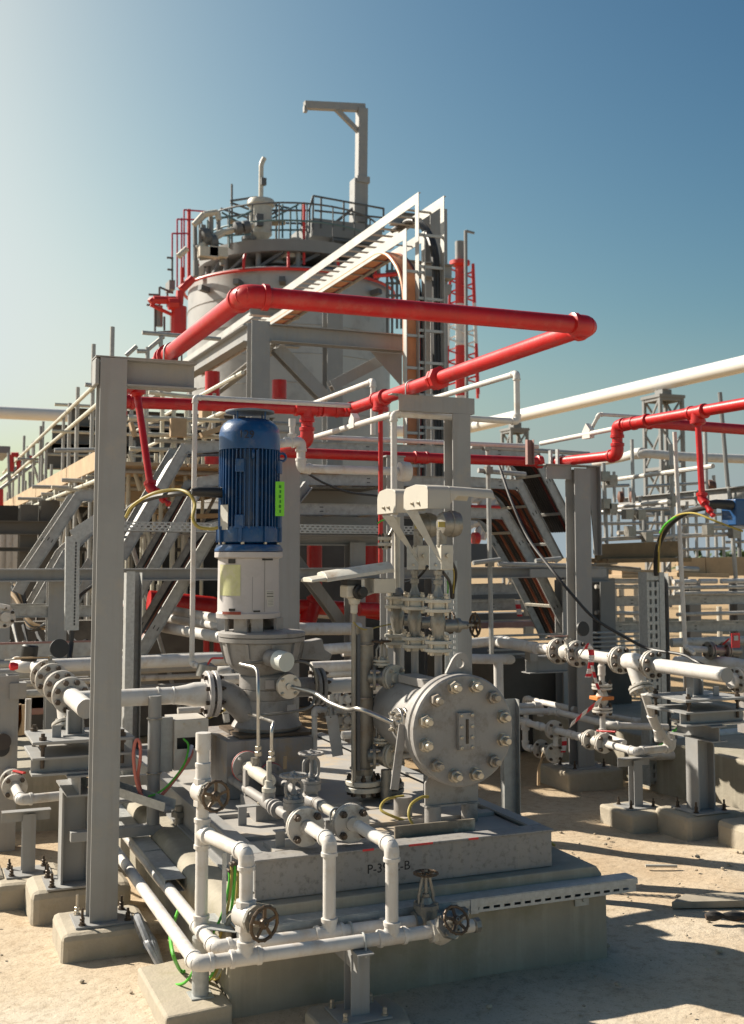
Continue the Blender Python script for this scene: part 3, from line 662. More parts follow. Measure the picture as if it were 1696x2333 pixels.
m = M(); m.lathe([(.13, lz(560)), (.15, lz(530)), (.19, lz(490)), (.215, lz(440)), (.232, lz(340)), (.24, lz(262)), (.25, lz(250))], cb, n=40); m.obj('bell', GREY_P, T)
for i in range(10):
    a = i * math.pi / 5 + .3; d = Vector((math.cos(a), math.sin(a), 0)); t = d.cross(Z_)
    m = M(); o = Vector((BX, PY_, 0)); m.prism([(.19, lz(470)), (.245, lz(255)), (.258, lz(255)), (.245, lz(340)), (.22, lz(455))], o - t * .009, d, Z_, t * .018); m.obj('bell_rib', GREY_P, T)
CX = 2.066; cc = (CX, PY_, 0)
m = M(); m.lathe([(.165, lz(785)), (.168, lz(770)), (.168, lz(695)), (.162, lz(690)), (.168, lz(684)), (.168, lz(570)), (.16, lz(562)), (.14, lz(548))], cc, n=36); m.obj('pump_head', GREY_P, T)
m = M(); m.lathe([(.2, .962), (.215, .985), (.2, lz(1000)), (.172, lz(930)), (.166, lz(788))], cc, n=36); m.obj('pump_casing', GREY_P, T)
m = M(); m.box((CX - .235, PY_ - .235, .945), (CX + .235, PY_ + .235, .962)); m.obj('foot_plate', surf('rusty_oiled_plate', (.09, .06, .035), .5, var=.4, scale=8), T)
# nozzles: suction to the left, discharge to the right
ZS = 1.188
m = M(); m.tube(smooth_pts([(1.745, PY_, ZS), (1.80, PY_, ZS - .005), (1.86, PY_, ZS - .04), (1.91, PY_, ZS - .10), (1.96, PY_, ZS - .165), (2.0, PY_, ZS - .21)]), [.074] * 7 + [.085] * 10 + [.1] * 14, 20) if False else m.tube(smooth_pts([(1.745, PY_ - .02, ZS), (1.80, PY_ - .02, ZS - .005), (1.86, PY_ - .03, ZS - .045), (1.93, PY_ - .04, ZS - .12), (2.0, PY_ - .04, ZS - .19)], 5), .078, 22); m.obj('suction_nozzle', GREY_P, T)
flange(T, (1.713, PY_ - .02, ZS), X_, .137, .026, 8, .014, STOOL, BOLT_D, .5, gap=.012, spin=.39)
M().lathe([(.098, -.004), (.098, .004)], (1.713, PY_ - .02, ZS), X_, 24).obj('gasket', BLACK, T)
m = M(); m.tube([(2.2, PY_, 1.2), (2.37, PY_, 1.2)], .06, 20); m.obj('discharge_nozzle', GREY_P, T)
flange(T, (2.396, PY_, 1.2), X_, .115, .022, 8, .013, GREY_P, BOLT_D, .5, gap=.01)
# seal flush flange facing the camera
FC = aY('L2', 980, 675, 6.38); M().cyl((FC.x, 6.55, FC.z), (FC.x, 6.40, FC.z), .03).obj('flush_nozzle', GREY_P, T)
flange(T, FC, (0, -1, 0), .073, .014, 4, .011, STEEL, BOLT, .28)
# lubricator cup
p = aY('L2', 880, 425, 6.40); d = Vector((.35, -.94, -.1)).normalized()
m = M(); m.cyl(p + d * .0, p + d * .085, .058, n=28); m.obj('oil_cup', surf('white_plastic_cup', (.66, .68, .62), .4, var=.05, bump=0), T, bevel=.004)
M().cyl(p - d * .08, p, .05, n=20).obj('cup_boss', GREY_P, T)
# bits: name plates, drain block
for x, y, w_, h_ in ((765, 620, .055, .05), (970, 850, .055, .05)):
    q = aY('L2', x, y, PY_ - .178); M().box((q.x, q.y, q.z - h_), (q.x + w_, q.y + .005, q.z)).obj('name_plate', STOOL, T)
m = M(); q = aY('L2', 1200, 330, 6.75); m.prism([(-.09, -.05), (.1, -.07), (.12, -.03), (.07, .0), (.05, .07), (-.07, .05)], (q.x, 6.7, q.z), X_, Z_, (0, .1, 0)); m.obj('lube_housing', GREY_P, T, bevel=.006)
# pedestal on the deck
PEDESTAL = tag(M().box((1.742, 6.42, DECK - .022), (2.262, 7.05, .942)).obj('steel_pedestal', surf('stained_pedestal_paint', (.27, .25, .235), .55, var=.12, scale=5, spots=(.4, .25, .1), spot_amt=.6, spot_scale=4, streak=(.1, .075, .05), streak_amt=.7), bevel=.004), 'stained grey steel box pedestal under the pump casing', 'pedestal')
# stainless flush line to the vessel
VX, VZ, VY = 2.70, 1.107, 5.30
nz = Vector((2.44, 5.52, 1.135))
p = aY('L2', 1010, 680, 6.36); pts = [p, aY('L2', 1225, 740, 6.15), aY('L2', 1370, 830, 6.0), aY('L2', 1540, 895, 5.78), aY('L3', 150, 1192, 5.6), nz + Vector((-.05, 0, 0))]
tag(M().tube(smooth_pts(pts, 6), .0135, 12).obj('flush_line', STEEL), 'bright stainless flush pipe bending from the pump to the round vessel', 'pipe')
def tubing(label, pts, rad, r=.0085):
    T = thing('sealing_tube', label, 'tube', pts[-1], 'stainless tubes beside the pump')
    M().tube(arc_pts(pts, rad), r, 10).obj('tube', STEEL, T)
    e = Vector(pts[-1]); m = M(); m.hexa(e, Z_, r * 2, .026); m.hexa(e + Z_ * .034, Z_, r * 1.8, .02); m.obj('compression_fitting', BOLT, T)
Yt = 6.04
tubing('left stainless tube bending down from the bell to the small flanged spool', [aY('H1', 700, 700, 6.5), aY('H1', 345, 725, 6.3), aY('H1', 590, 780, 6.1), aY('L2', 697, 700, Yt), aY('L2', 697, 1330, Yt)], .05, .0105)
tubing('right stainless tube angling down from the pump casing to the grey tee', [aY('L2', 610, 935, 6.5), aY('L2', 650, 945, 6.4), aY('L2', 845, 1012, 5.75), aY('L2', 822, 1080, 5.72), aY('L2', 822, 1380, 5.72)], .04, .0095)
tag(M().tube(smooth_pts([aY('H1', 1010, 700, 6.55), aY('H1', 1180, 710, 6.5), aY('H1', 1290, 800, 6.5), aY('H1', 1330, 1000, 6.5), aY('H1', 1290, 1200, 6.5), aY('H1', 1200, 1290, 6.45), aY('H1', 900, 1345, 6.4), aY('H1', 540, 1380, 6.4)]), .0085, 10).obj('sealing_tube', CAST), 'dark looping tube curving round the right of the pump casing', 'tube')
# green tag on the motor
T = thing('hanging_tag', 'bright green tag hanging on the right side of the blue motor', 'tag', aY('B', 872, 1195, PY_ - .17))
p, q = aY('B', 835, 905, PY_ - .17), aY('B', 908, 1195, PY_ - .17); m = M(); m.box((p.x, PY_ - .172, q.z), (q.x, PY_ - .169, p.z)); m.obj('tag_plate', TAG, T, bevel=.001)
for k in range(6): M().box((p.x + .022 + .004 * (k % 2), PY_ - .1738, p.z - .04 - k * .03), (p.x + .036, PY_ - .1728, p.z - .022 - k * .03)).obj('tag_print', surf('dark_green_print', (.03, .2, .01), .6, bump=0) if k == 0 else bpy.data.materials['dark_green_print'], T)
M().tube([((p.x + q.x) / 2, PY_ - .171, p.z - .01), ((p.x + q.x) / 2 - .02, PY_ - .165, p.z + .05), ((p.x + q.x) / 2 - .03, PY_ - .16, p.z + .09)], .0015, 6).obj('string', BLACK, T)
# ------------------------------------------------------------------ horizontal seal-fluid vessel with bolted cover
T = thing('vessel', 'round grey horizontal vessel with twelve bolted cover and lifting lug', 'vessel', (VX, 5.7, DECK - .022))
m = M(); m.lathe([(.282, 0), (.287, .005), (.287, .043), (.282, .048), (0, .048)][::-1], (VX, VY + .048, VZ), (0, -1, 0), 56)
cov = M().lathe([(.0, 0), (.278, 0), (.287, .008), (.287, .046), (.281, .052)], (VX, VY, VZ), Y_, 64).obj('cover', GREY_P, T)
M().lathe([(.25, .0), (.25, .012)], (VX, VY + .053, VZ), Y_, 40).obj('gasket', BLACK, T)
M().lathe([(.2, .06), (.281, .055), (.287, .048), (.287, .006), (.281, 0), (.2, 0)][::-1], (VX, VY + .066, VZ), Y_, 64).obj('vessel_flange', GREY_P, T)
m = M(); m.lathe([(.205, 0), (.205, .62), (.19, .68), (.14, .73), (.06, .75), (0, .755)], (VX, VY + .12, VZ), Y_, 40); m.obj('shell', GREY_P, T)
BOLT2 = surf('dull_bolt_steel', (.36, .32, .27), .5, metal=.6, var=.25, scale=40, spots=(.2, .11, .05), spot_amt=.7, spot_scale=45, bump=.1)
def bigbolt():
    m = M(); m.lathe([(.034, 0), (.034, .003), (.030, .0035)], n=18); m.hexa((0, 0, .003), (0, 0, 1), .0335, .034); m.cyl((0, 0, .034), (0, 0, .068), .0185, n=14); m.lathe([(.0185, .068), (.015, .072), (0, .072)], n=14); return m
for i in range(12):
    a = R(15 + 30 * i); inst('bolt', ('cover', i % 3 == 1), bigbolt, BOLT2 if i % 3 == 1 else BOLT, T, (VX + .232 * math.cos(a), VY, VZ + .232 * math.sin(a)), (0, -1, 0), rnd.uniform(0, 1))
# sight window block
m = M(); m.box((VX - .045, VY - .03, VZ - .095), (VX + .045, VY - .001, VZ + .095)); sb = m.obj('sight_window', GREY_P, T, bevel=.003)
m = M(); m.tube([(VX + .003, VY - .029, VZ - .062), (VX + .003, VY - .029, VZ + .062)], .0085, 12); m.obj('slot_glass', GLASS_D, sb)
for x in (-.03, .032):
    for zz_ in (-.082, -.03, .025, .082): 
        M().lathe([(.009, 0), (.009, .006), (.0075, .007), (.0045, .007), (.0045, .003), (0, .003)], (VX + x, VY - .03, VZ + zz_), (0, -1, 0), 12).obj('screw', BOLT, sb)
# lifting lug, saddle, legs, brace strap
lug = [(-.085, 0), (.09, 0), (.062, .10), (.045, .125), (.02, .132), (-.005, .125), (-.03, .10)]
def ringplate(m, poly, hole, r, o, ex, ey, ez, n=16):
    """flat plate with a round hole"""
    o, ex, ey, ez = map(Vector, (o, ex, ey, ez)); hx, hy = hole
    outer = []
    for i in range(n):
        a = 2 * math.pi * i / n; d = (math.cos(a), math.sin(a)); best = None
        for j in range(len(poly)):
            (x1, y1), (x2, y2) = poly[j], poly[(j + 1) % len(poly)]; dx, dy = x2 - x1, y2 - y1; den = d[0] * dy - d[1] * dx
            if abs(den) < 1e-9: continue
            t = ((x1 - hx) * dy - (y1 - hy) * dx) / den; u = ((x1 - hx) * d[1] - (y1 - hy) * d[0]) / den
            if t > 0 and -1e-6 <= u <= 1 + 1e-6 and (best is None or t < best): best = t
        outer.append((hx + d[0] * best, hy + d[1] * best))
    inner = [(hx + r * math.cos(2 * math.pi * i / n), hy + r * math.sin(2 * math.pi * i / n)) for i in range(n)]
    vs = [o + ex * a + ey * b for a, b in outer + inner]; vs += [v + ez for v in vs]; k = 2 * n; fs = []
    for i in range(n):
        j = (i + 1) % n
        fs += [(i, j, n + j, n + i), (k + i, k + n + i, k + n + j, k + j), (i, k + i, k + j, j), (n + i, n + j, k + n + j, k + n + i)]
    m.add(vs, fs)
m = M(); ringplate(m, lug, (.012, .075), .024, (VX + .01, VY + .085, VZ + .26), X_, Z_, (0, .018, 0), 24); m.obj('lifting_lug', GREY_P, T)
m = M(); m.prism([(-.155, -.40), (.155, -.40), (.155, -.22), (.10, -.19), (-.10, -.19), (-.135, -.25), (-.155, -.28)], (VX - .005, VY + .135, VZ), X_, Z_, (0, .012, 0)); m.obj('saddle_plate', GREY_P, T)
m = M(); m.box((VX - .16, VY + .12, VZ - .405), (VX + .15, VY + .20, VZ - .395)); m.obj('saddle_foot', GREY_P, T)
for x, y in ((-.11, .15), (.105, .15)): M().cyl((VX + x, VY + y, DECK - .02), (VX + x, VY + y, VZ - .40), .044, n=20).obj('leg', GREY_P, T)
M().cyl((VX - .2, VY + .33, DECK - .02), (VX - .2, VY + .33, VZ - .38), .05, n=20).obj('leg', GREY_P, T)
M().cyl((VX + .1, VY + .60, DECK - .02), (VX + .1, VY + .60, VZ - .18), .05, n=20).obj('leg', GREY_P, T)
m = M(); p, q = aY('L3', 490, 1470, 5.42), aY('L3', 420, 1840, 5.42); m.bar(p + Z_ * .1, q, .045, .012, (0, 1, 0)); m.obj('brace_strap', GREY_P, T, bevel=.003)
M().box((VX - .10, VY + .20, VZ + .19), (VX + .02, VY + .62, VZ + .235)).obj('top_pad', GREY_P, T, bevel=.004)
# left nozzle where the flush line lands
m = M(); m.cyl((VX - .12, 5.52, 1.135), (2.46, 5.52, 1.135), .034, n=20); m.obj('side_nozzle', GREY_P, T)
flange(T, (2.44, 5.52, 1.135), (-1, 0, 0), .075, .016, 4, .012, STEEL, BOLT, .45, gap=.012)
def earth(label, pts):
    T = thing('earth_cable', label, 'cable', pts[-1], 'earth cables on the deck')
    M().tube(smooth_pts(pts), .0075, 8).obj('sheath', YELLOW, T)
    M().box((Vector(pts[-1]) - Vector((.03, .012, .008)))[:], (Vector(pts[-1]) + Vector((.03, .012, .012)))[:]).obj('lug', BOLT_D, T)
earth('yellow and green earth cable looping from the saddle plate to the deck', [(VX - .15, 5.42, .76), (VX - .20, 5.40, .765), (VX - .27, 5.37, .74), (VX - .30, 5.33, .69), (VX - .27, 5.30, .625)])
earth('yellow earth cable lying in a loop behind the vessel leg on the deck', [(VX - .2, 5.62, .73), (VX - .30, 5.62, .72), (VX - .35, 5.58, .68), (VX - .30, 5.52, .65), (VX - .22, 5.52, .62)])

# ------------------------------------------------------------------ three instrument valves in a row on top of the vessel
SX = 2.72
def fz(y, Yv): return aX('G4', 788, y, SX).z
def stack(label, Yc, hw=False, gauge=True):
    T = thing('flanged_valve', label, 'valve', (SX, Yc, VZ + .235), 'flanged block valves on top of the vessel')
    M().cyl((SX, Yc, VZ + .18), (SX, Yc, 1.50), .0215).obj('riser', GREY_P, T)
    flange(T, (SX, Yc, 1.515), Z_, .075, .019, 4, .0125, HOOD2, BOLT, .3, gap=.022, spin=.5)
    flange(T, (SX, Yc, 1.735), Z_, .075, .019, 4, .0125, HOOD2, BOLT, .3, gap=.03, spin=.5)
    m = M(); m.lathe([(.034, 1.553), (.032, 1.57), (.034, 1.585), (.041, 1.62), (.044, 1.645), (.038, 1.675), (.031, 1.692), (.031, 1.70)], (SX, Yc, 0), n=24); m.obj('body', CAST, T)
    m = M(); m.lathe([(.034, 0), (.034, .075), (.041, .08), (.041, .10), (.024, .105), (.022, .15)], (SX + .03, Yc, 1.625), X_, 20); m.obj('bonnet', CAST, T)
    m = M()
    for q in (1, -1): m.bar((SX + .17, Yc + q * .026, 1.625), (SX + .21, Yc + q * .016, 1.625), .01, .012)
    m.cyl((SX + .17, Yc, 1.625), (SX + .245, Yc, 1.625), .009); m.obj('stem', CAST, T)
    handwheel(T, (SX + .228, Yc, 1.625), X_, .062)
    return T
HOOD2 = surf('cream_flange_paint', (.5, .47, .4), .45, var=.07, scale=9, spots=(.3, .24, .17), spot_amt=.4, spot_scale=16, bump=.06)
S1 = stack('flanged instrument valve nearest the lifting lug with a dark handwheel', 5.645)
S2 = stack('flanged instrument valve in the middle of the row of three', 5.955)
S3 = stack('flanged instrument valve rearmost of the row of three under a long slim riser', 6.205)
# rearmost: slim riser with another small flange pair
T = thing('instrument_riser', 'slim pale riser pipe with small flange pair behind the two hoods', 'pipe', (SX, 6.205, 1.77))
M().cyl((SX, 6.205, 1.77), (SX, 6.205, 2.24), .0185).obj('pipe', HOOD2, T); M().lathe([(.05, 1.775), (.045, 1.79), (.022, 1.82)], (SX, 6.205, 0), n=16).obj('hub', CAST, T)
p = aX('G4', 195, 800, SX); flange(T, (SX - .08, 6.205, 2.095), Z_, .042, .02, 4, .009, HOOD2, BOLT_D, .4, gap=.012); M().cyl((SX - .08, 6.205, 2.07), (SX - .02, 6.205, 2.18), .012).obj('pipe', CAST, T)
# transmitters with their sun hoods
def transmitter(label, Yc, yb, yt, visor, group):
    T = thing('transmitter', label, 'transmitter', (SX, Yc, 1.78), group)
    m = M(); m.lathe([(.034, 1.782), (.028, 1.80), (.018, 1.83), (.018, 1.85), (.026, 1.852), (.026, 1.875), (.018, 1.878), (.018, 1.90), (.024, 1.902), (.024, 1.925), (.015, 1.93), (.015, 1.95)], (SX, Yc, 0), n=8, ph=.3); m.obj('stem_fitting', CAST, T)
    M().box((SX + .0, Yc - .045, 1.93), (SX + .075, Yc + .03, 2.07)).obj('manifold', HOOD2, T, bevel=.006)
    M().cyl((SX + .035, Yc - .06, 2.01), (SX + .035, Yc - .045, 2.01), .012, n=8).obj('vent_plug', BOLT, T)
    m = M(); m.cyl((SX + .02, Yc - .01, 2.06), (SX + .02, Yc - .01, 2.15), .028); m.obj('neck', CAST, T)
    m = M(); m.lathe([(.03, 0), (.06, .01), (.068, .03), (.068, .06), (.074, .063), (.074, .092), (.066, .096), (.066, .115), (.056, .12), (0, .12)], (SX + .0, Yc - .02, 2.185), X_, 28); m.obj('housing', CAST, T)
    M().box((SX - .03, Yc - .075, 2.165), (SX + .02, Yc - .069, 2.195)).obj('name_plate', YELLOW, T)
    return T
def hood(label, Yf, Yb, z0, z1, vis, group):
    """cream sun hood: rounded box open below, with a long visor to the right"""
    x0, x1 = SX - .06, SX + .075; T = thing('sun_hood', label, 'sun hood', (x0, (Yf + Yb) / 2, z0), group)
    # cross-section in y/z, rounded shoulders, extruded along x
    W = Yb - Yf; sec = [(0, 0), (0, z1 - z0 - .03), (.012, z1 - z0 - .01), (.035, z1 - z0), (W * .5, z1 - z0 + .012), (W - .035, z1 - z0), (W - .01, z1 - z0 - .02), (W, z1 - z0 - .045), (W, 0)]
    m = M(); m.prism(sec, (x0, Yf, z0), Y_, Z_, (.004, 0, 0))
    sh = sec + [(W - .004, 0), (W - .004, z1 - z0 - .05), (W - .04, z1 - z0 - .005), (W * .5, z1 - z0 + .008), (.035, z1 - z0 - .004), (.015, z1 - z0 - .014), (.004, z1 - z0 - .033), (.004, 0)]
    m.prism(sh, (x0 + .004, Yf, z0), Y_, Z_, (x1 - x0, 0, 0)); m.obj('shell', HOOD, T, bevel=.003)
    k = z1 - z0 - .055
    vs = [(.0, k), (.0, z1 - z0 - .03), (.012, z1 - z0 - .01), (.035, z1 - z0), (W * .5, z1 - z0 + .012), (W - .035, z1 - z0), (W - .01, z1 - z0 - .02), (W, z1 - z0 - .045), (W, k), (W - .004, k), (W - .004, z1 - z0 - .05), (W - .04, z1 - z0 - .005), (W * .5, z1 - z0 + .008), (.035, z1 - z0 - .004), (.015, z1 - z0 - .014), (.004, z1 - z0 - .033), (.004, k)]
    m = M(); m.prism(vs, (x1 + .0042, Yf, z0), Y_, Z_, (vis, 0, -.012)); m.prism([(0, .0), (.05, .0), (.012, -.035), (0, -.05)], (x1 + .0043, Yf, z0 + k), X_, Z_, (0, .004, 0)); m.obj('visor', HOOD, T, bevel=.002)
    for y in (.35, .6): 
        m = M(); m.hexa((x0, Yf + W * y, z0 + .035), (-1, 0, 0), .011, .008); m.cyl((x0, Yf + W * y, z0 + .035), (x0 - .016, Yf + W * y, z0 + .035), .006); m.obj('bolt', BOLT, T)
    return T
G = 'cream sun hoods over the vessel instruments'
hood('front cream sun hood with long visor pointing right over the valves', 5.645, 5.975, 2.27, 2.40, .275, G)
hood('rear cream sun hood half hidden behind the larger one', 6.09, 6.37, 2.262, 2.40, .20, G)
transmitter('steel transmitter under the front cream hood', 5.645, 0, 0, 0, 'transmitters over the vessel')
transmitter('steel transmitter under the rear cream hood', 5.955, 0, 0, 0, 'transmitters over the vessel')
def brace(label, tx, ty, bx, by, Yc):
    """folded sheet bracket: broad face towards the front with a return lip, ending in a mounting plate (picks in G4)"""
    p = lambda x, y: aY('G4', x, y, Yc)
    T = thing('hood_bracket', label, 'bracket', p(bx, by), 'folded hood brackets'); a, b, c, d = p(tx, ty), p(tx + 145, ty), p(bx + 150, by), p(bx + 10, by - 150)
    m = M(); vs = [a, b, c, d]; m.add(vs + [v + Y_ * .003 for v in vs], [(0, 3, 2, 1), (4, 5, 6, 7), (0, 1, 5, 4), (1, 2, 6, 5), (2, 3, 7, 6), (3, 0, 4, 7)])
    e = [b + Y_ * .0035, b + Y_ * .03, c + Y_ * .03, c + Y_ * .0035]; m.add(e + [v + X_ * .003 for v in e], [(0, 1, 2, 3), (7, 6, 5, 4), (0, 4, 5, 1), (1, 5, 6, 2), (2, 6, 7, 3), (3, 7, 4, 0)]); m.obj('folded_arm', HOOD2, T)
    q0, q1 = aY('G4', bx - 5, by + 115, Yc - .012), aY('G4', bx + 140, by - 200, Yc - .012); m = M(); m.add([q0, Vector((q1.x, q0.y, q0.z)), Vector((q1.x, q0.y, q0.z + .03)), Vector((q0.x, q0.y, q1.z))] + [v + Y_ * .003 for v in (q0, Vector((q1.x, q0.y, q0.z)), Vector((q1.x, q0.y, q0.z + .03)), Vector((q0.x, q0.y, q1.z)))], [(0, 1, 2, 3), (7, 6, 5, 4), (0, 4, 5, 1), (1, 5, 6, 2), (2, 6, 7, 3), (3, 7, 4, 0)]); m.obj('mount_plate', GALV, T)
    h = aY('G4', bx + 75, by + 50, Yc - .012); M().hexa(h, (0, -1, 0), .008, .007).obj('bolt', BOLT, T)
brace('folded diagonal bracket carrying the front cream hood', 370, 470, 680, 1120, 5.585)
brace('folded diagonal bracket carrying the rear cream hood', 60, 535, 390, 1120, 5.895)
def cable(name, label, pts, r, mat, cat='cable', group=None, n=8): return tag(M().tube(smooth_pts(pts), r, n).obj(name, mat), label, cat, group)
P4 = lambda x, y, Yv=5.72: aY('G4', x, y, Yv)
cable('instrument_cable', 'thick black cable arching down beside the front transmitter to the slotted strip', [P4(830, 1000), P4(920, 1080, 5.75), P4(1000, 1220, 5.8), P4(1010, 1330, 5.85), P4(985, 1480, 5.9), P4(975, 1600, 5.95)], .011, BLACK_C)
cable('instrument_cable', 'black cable looping from the rear transmitter past the front riser', [P4(850, 1270), P4(905, 1340, 5.8), P4(945, 1430, 5.85), P4(960, 1600, 5.9)], .009, BLACK_C)
cable('earth_cable', 'thin yellow cable following the thick black arch', [P4(930, 1150, 5.74), P4(985, 1240, 5.78), P4(990, 1380, 5.84), P4(980, 1540, 5.88)], .0045, YELLOW)
cable('earth_cable', 'thin green cable hanging straight behind the front riser', [P4(905, 1380, 5.86), P4(915, 1450, 5.9), P4(910, 1540, 5.92)], .0045, GREEN)
cable('instrument_cable', 'dark cable bowing left from the middle valve stem behind the pale pipe', [P4(650, 1190, 5.9), P4(575, 1290, 5.95), P4(480, 1370, 6.0), P4(360, 1400, 6.1)], .008, BLACK_C)
cable('earth_cable', 'short bright green cable end left of the rear hood', [P4(90, 590, 6.2), P4(40, 610, 6.2), P4(5, 640, 6.2)], .005, GREEN)

# ------------------------------------------------------------------ level-gauge column left of the vessel
GX, GY = 2.452, 6.1
T = thing('level_column', 'dark weathered upright pipe column with bolted bottom flange and side nozzles', 'standpipe', (GX, GY, DECK - .022))
GST = surf('weathered_column_steel', (.3, .275, .23), .5, metal=.3, var=.2, scale=7, spots=(.25, .14, .06), spot_amt=.5, spot_scale=6, bump=.08)
M().cyl((GX + .01, GY, .74), (GX + .01, GY, 1.595), .056, n=28).obj('column', GST, T)
M().lathe([(.058, 0), (.06, .003), (.06, .012), (.058, .015)], (GX + .01, GY, 1.50), n=28).obj('weld_band', GST, T)
flange(T, (GX + .01, GY, .703), Z_, .105, .028, 8, .015, HOOD2, BOLT_D, .55, gap=.004)
m = M(); m.bar((GX - .05, GY - .06, .80), (GX - .05, GY - .06, 1.56), .02, .03, (0, 1, 0)); m.obj('gauge_strip', FARDARK, T)
m = M(); m.bar((GX - .075, GY - .05, .72), (GX - .075, GY - .05, 1.62), .014, .022, (0, 1, 0)); m.obj('gauge_rail', GST, T)
for zz_ in (.80, 1.2, 1.5): M().ring((GX, GY, zz_), Z_, .068, .004, 24, 6).obj('strap', BOLT, T)
for zz_ in (1.345, .893):
    n1 = M().cyl((GX + .05, GY, zz_), (GX + .2, GY - .1, zz_), .03).obj('side_nozzle', GST, T)
def sidevalve(label, zc, dark):
    c = Vector((2.6, 5.99, zc)); T = thing('gauge_valve', label, 'valve', c, 'isolating valves of the level column')
    flange(T, c + Vector((-.115, .03, 0)), (1, -.35, 0), .07, .016, 4, .011, CAST, BOLT, .45, pair=False)
    flange(T, c, (.35, -1, 0), .074, .018, 4, .0115, HOOD2, BOLT, .4, gap=.004, spin=.785)
    m = M(); m.lathe([(.03, -.09), (.045, -.06), (.05, 0), (.045, .06), (.03, .09)], c + Vector((-.05, .03, 0)), (1, -.35, 0), 18); m.obj('body', CAST, T)
    flange(T, c + Vector((-.055, .04, .085)), Z_, .047, .013, 4, .008, HOOD2, BOLT, .4, gap=.003)
    m = M()
    for q in (1, -1): m.tube([c + Vector((-.055 + q * .03, .04, .10)), c + Vector((-.055 + q * .033, .04, .155)), c + Vector((-.055 + q * .012, .04, .19))], .006, 6)
    m.cyl(c + Vector((-.055, .04, .1)), c + Vector((-.055, .04, .215)), .008); m.obj('yoke', CAST, T)
    if dark: handwheel(T, c + Vector((-.055, .04, .205)), Z_, .05)
    M().cyl(c + Vector((.03, -.03, -.0)), c + Vector((.14, .0, -.0)), .016).obj('pipe', WHITE, T)
sidevalve('upper flanged valve with dark handwheel beside the weathered column', 1.315, True)
sidevalve('lower flanged valve of the weathered column near the deck', .875, False)
M_ = M(); M_.cyl((GX - .15, GY + .05, .74), (GX - .15, GY + .05, .75), .1)
tag(M().cyl((2.56, 6.0, .62), (2.56, 6.0, .80), .03).obj('drain_stub', CAST), 'short cast drain stub on the deck below the lower column valve', 'drain')
T = thing('blind_flange', 'dark bolted flange plate lying on the deck behind the vessel', 'flange', (2.66, 6.25, DECK - .022)); flange(T, (2.64, 6.2, .66), Z_, .11, .022, 8, .012, GST, BOLT_D, .5, gap=.004)
# pole transmitter with stained hood
T = thing('transmitter', 'grey transmitter head on a thin pole under a stained slanted hood', 'transmitter', (2.36, 6.02, DECK - .022))
P3 = lambda x, y, Yv=6.02: aY('H3', x, y, Yv)
a = P3(840, 900); M().cyl((a.x, 6.02, .75), (a.x, 6.02, 1.70), .012).obj('pole', GST, T)
M().lathe([(.0135, P3(840, 920).z), (.021, P3(840, 900).z), (.021, P3(840, 770).z), (.03, P3(840, 760).z), (.036, P3(840, 680).z), (.045, P3(840, 660).z)], (a.x, 6.02, 0), n=16).obj('neck', HOOD2, T)
b0, b1 = P3(680, 660), P3(950, 450); M().box((b0.x, 5.98, b0.z), (b1.x, 6.10, b1.z)).obj('housing', HOOD2, T, bevel=.012)
M().box((b0.x + .004, 5.985, b1.z), (b1.x, 6.09, b1.z + .028)).obj('dark_cover', BLACK, T)
M().lathe([(.042, 0), (.042, .02), (.03, .024), (.03, .05), (.018, .052), (0, .052)], (P3(865, 560).x, 5.98, P3(865, 560).z), (.35, -1, 0), 18).obj('port', BLACK, T)
HD = surf('stained_hood_paint', (.52, .5, .44), .5, var=.1, scale=9, spots=(.3, .2, .11), spot_amt=.7, spot_scale=9)
l0, l1 = P3(80, 400), P3(1440, 300)
M().prism([(0, 0), (.21, 0), (.205, .02), (.17, .05), (.11, .058), (.05, .05), (.005, .02)], (l0.x + .09, 5.94, l0.z), Y_, Z_, Vector((l1.x - l0.x - .1, .0, .055))).obj('hood_top', HD, T, bevel=.003)
M().prism([(0, 0), (.20, 0), (.195, .014), (.15, .026), (.05, .026), (.005, .014)], (l0.x, 5.945, l0.z - .002), Y_, Z_, Vector((.088, 0, .012))).obj('hood_nose', HOOD2, T, bevel=.004)
q0, q1 = P3(1090, 580), P3(1440, 340); M().box((q0.x, 5.95, q0.z), (q1.x, 6.14, q1.z)).obj('hood_back', HOOD2, T, bevel=.004)
M().bar(P3(985, 360, 5.945), P3(985, 600, 5.945), .018, .004, (0, -1, 0)).obj('hood_strut', HD, T)
cable('instrument_cable', 'grey taped cable running from the pole transmitter to the rear valve flange', [P3(950, 600, 5.95), P3(1050, 605, 5.98), P3(1150, 570, 6.0), P3(1300, 530, 6.1), P3(1450, 480, 6.15)], .008, surf('grey_cable_sheath', (.3, .29, .27), .5))
cable('earth_cable', 'thin yellow green cable sagging between pole and rear valve', [P3(830, 1060, 6.0), P3(930, 1150, 6.02), P3(1060, 1175, 6.05), P3(1250, 1130, 6.1), P3(1440, 1090, 6.15)], .004, YELLOW)

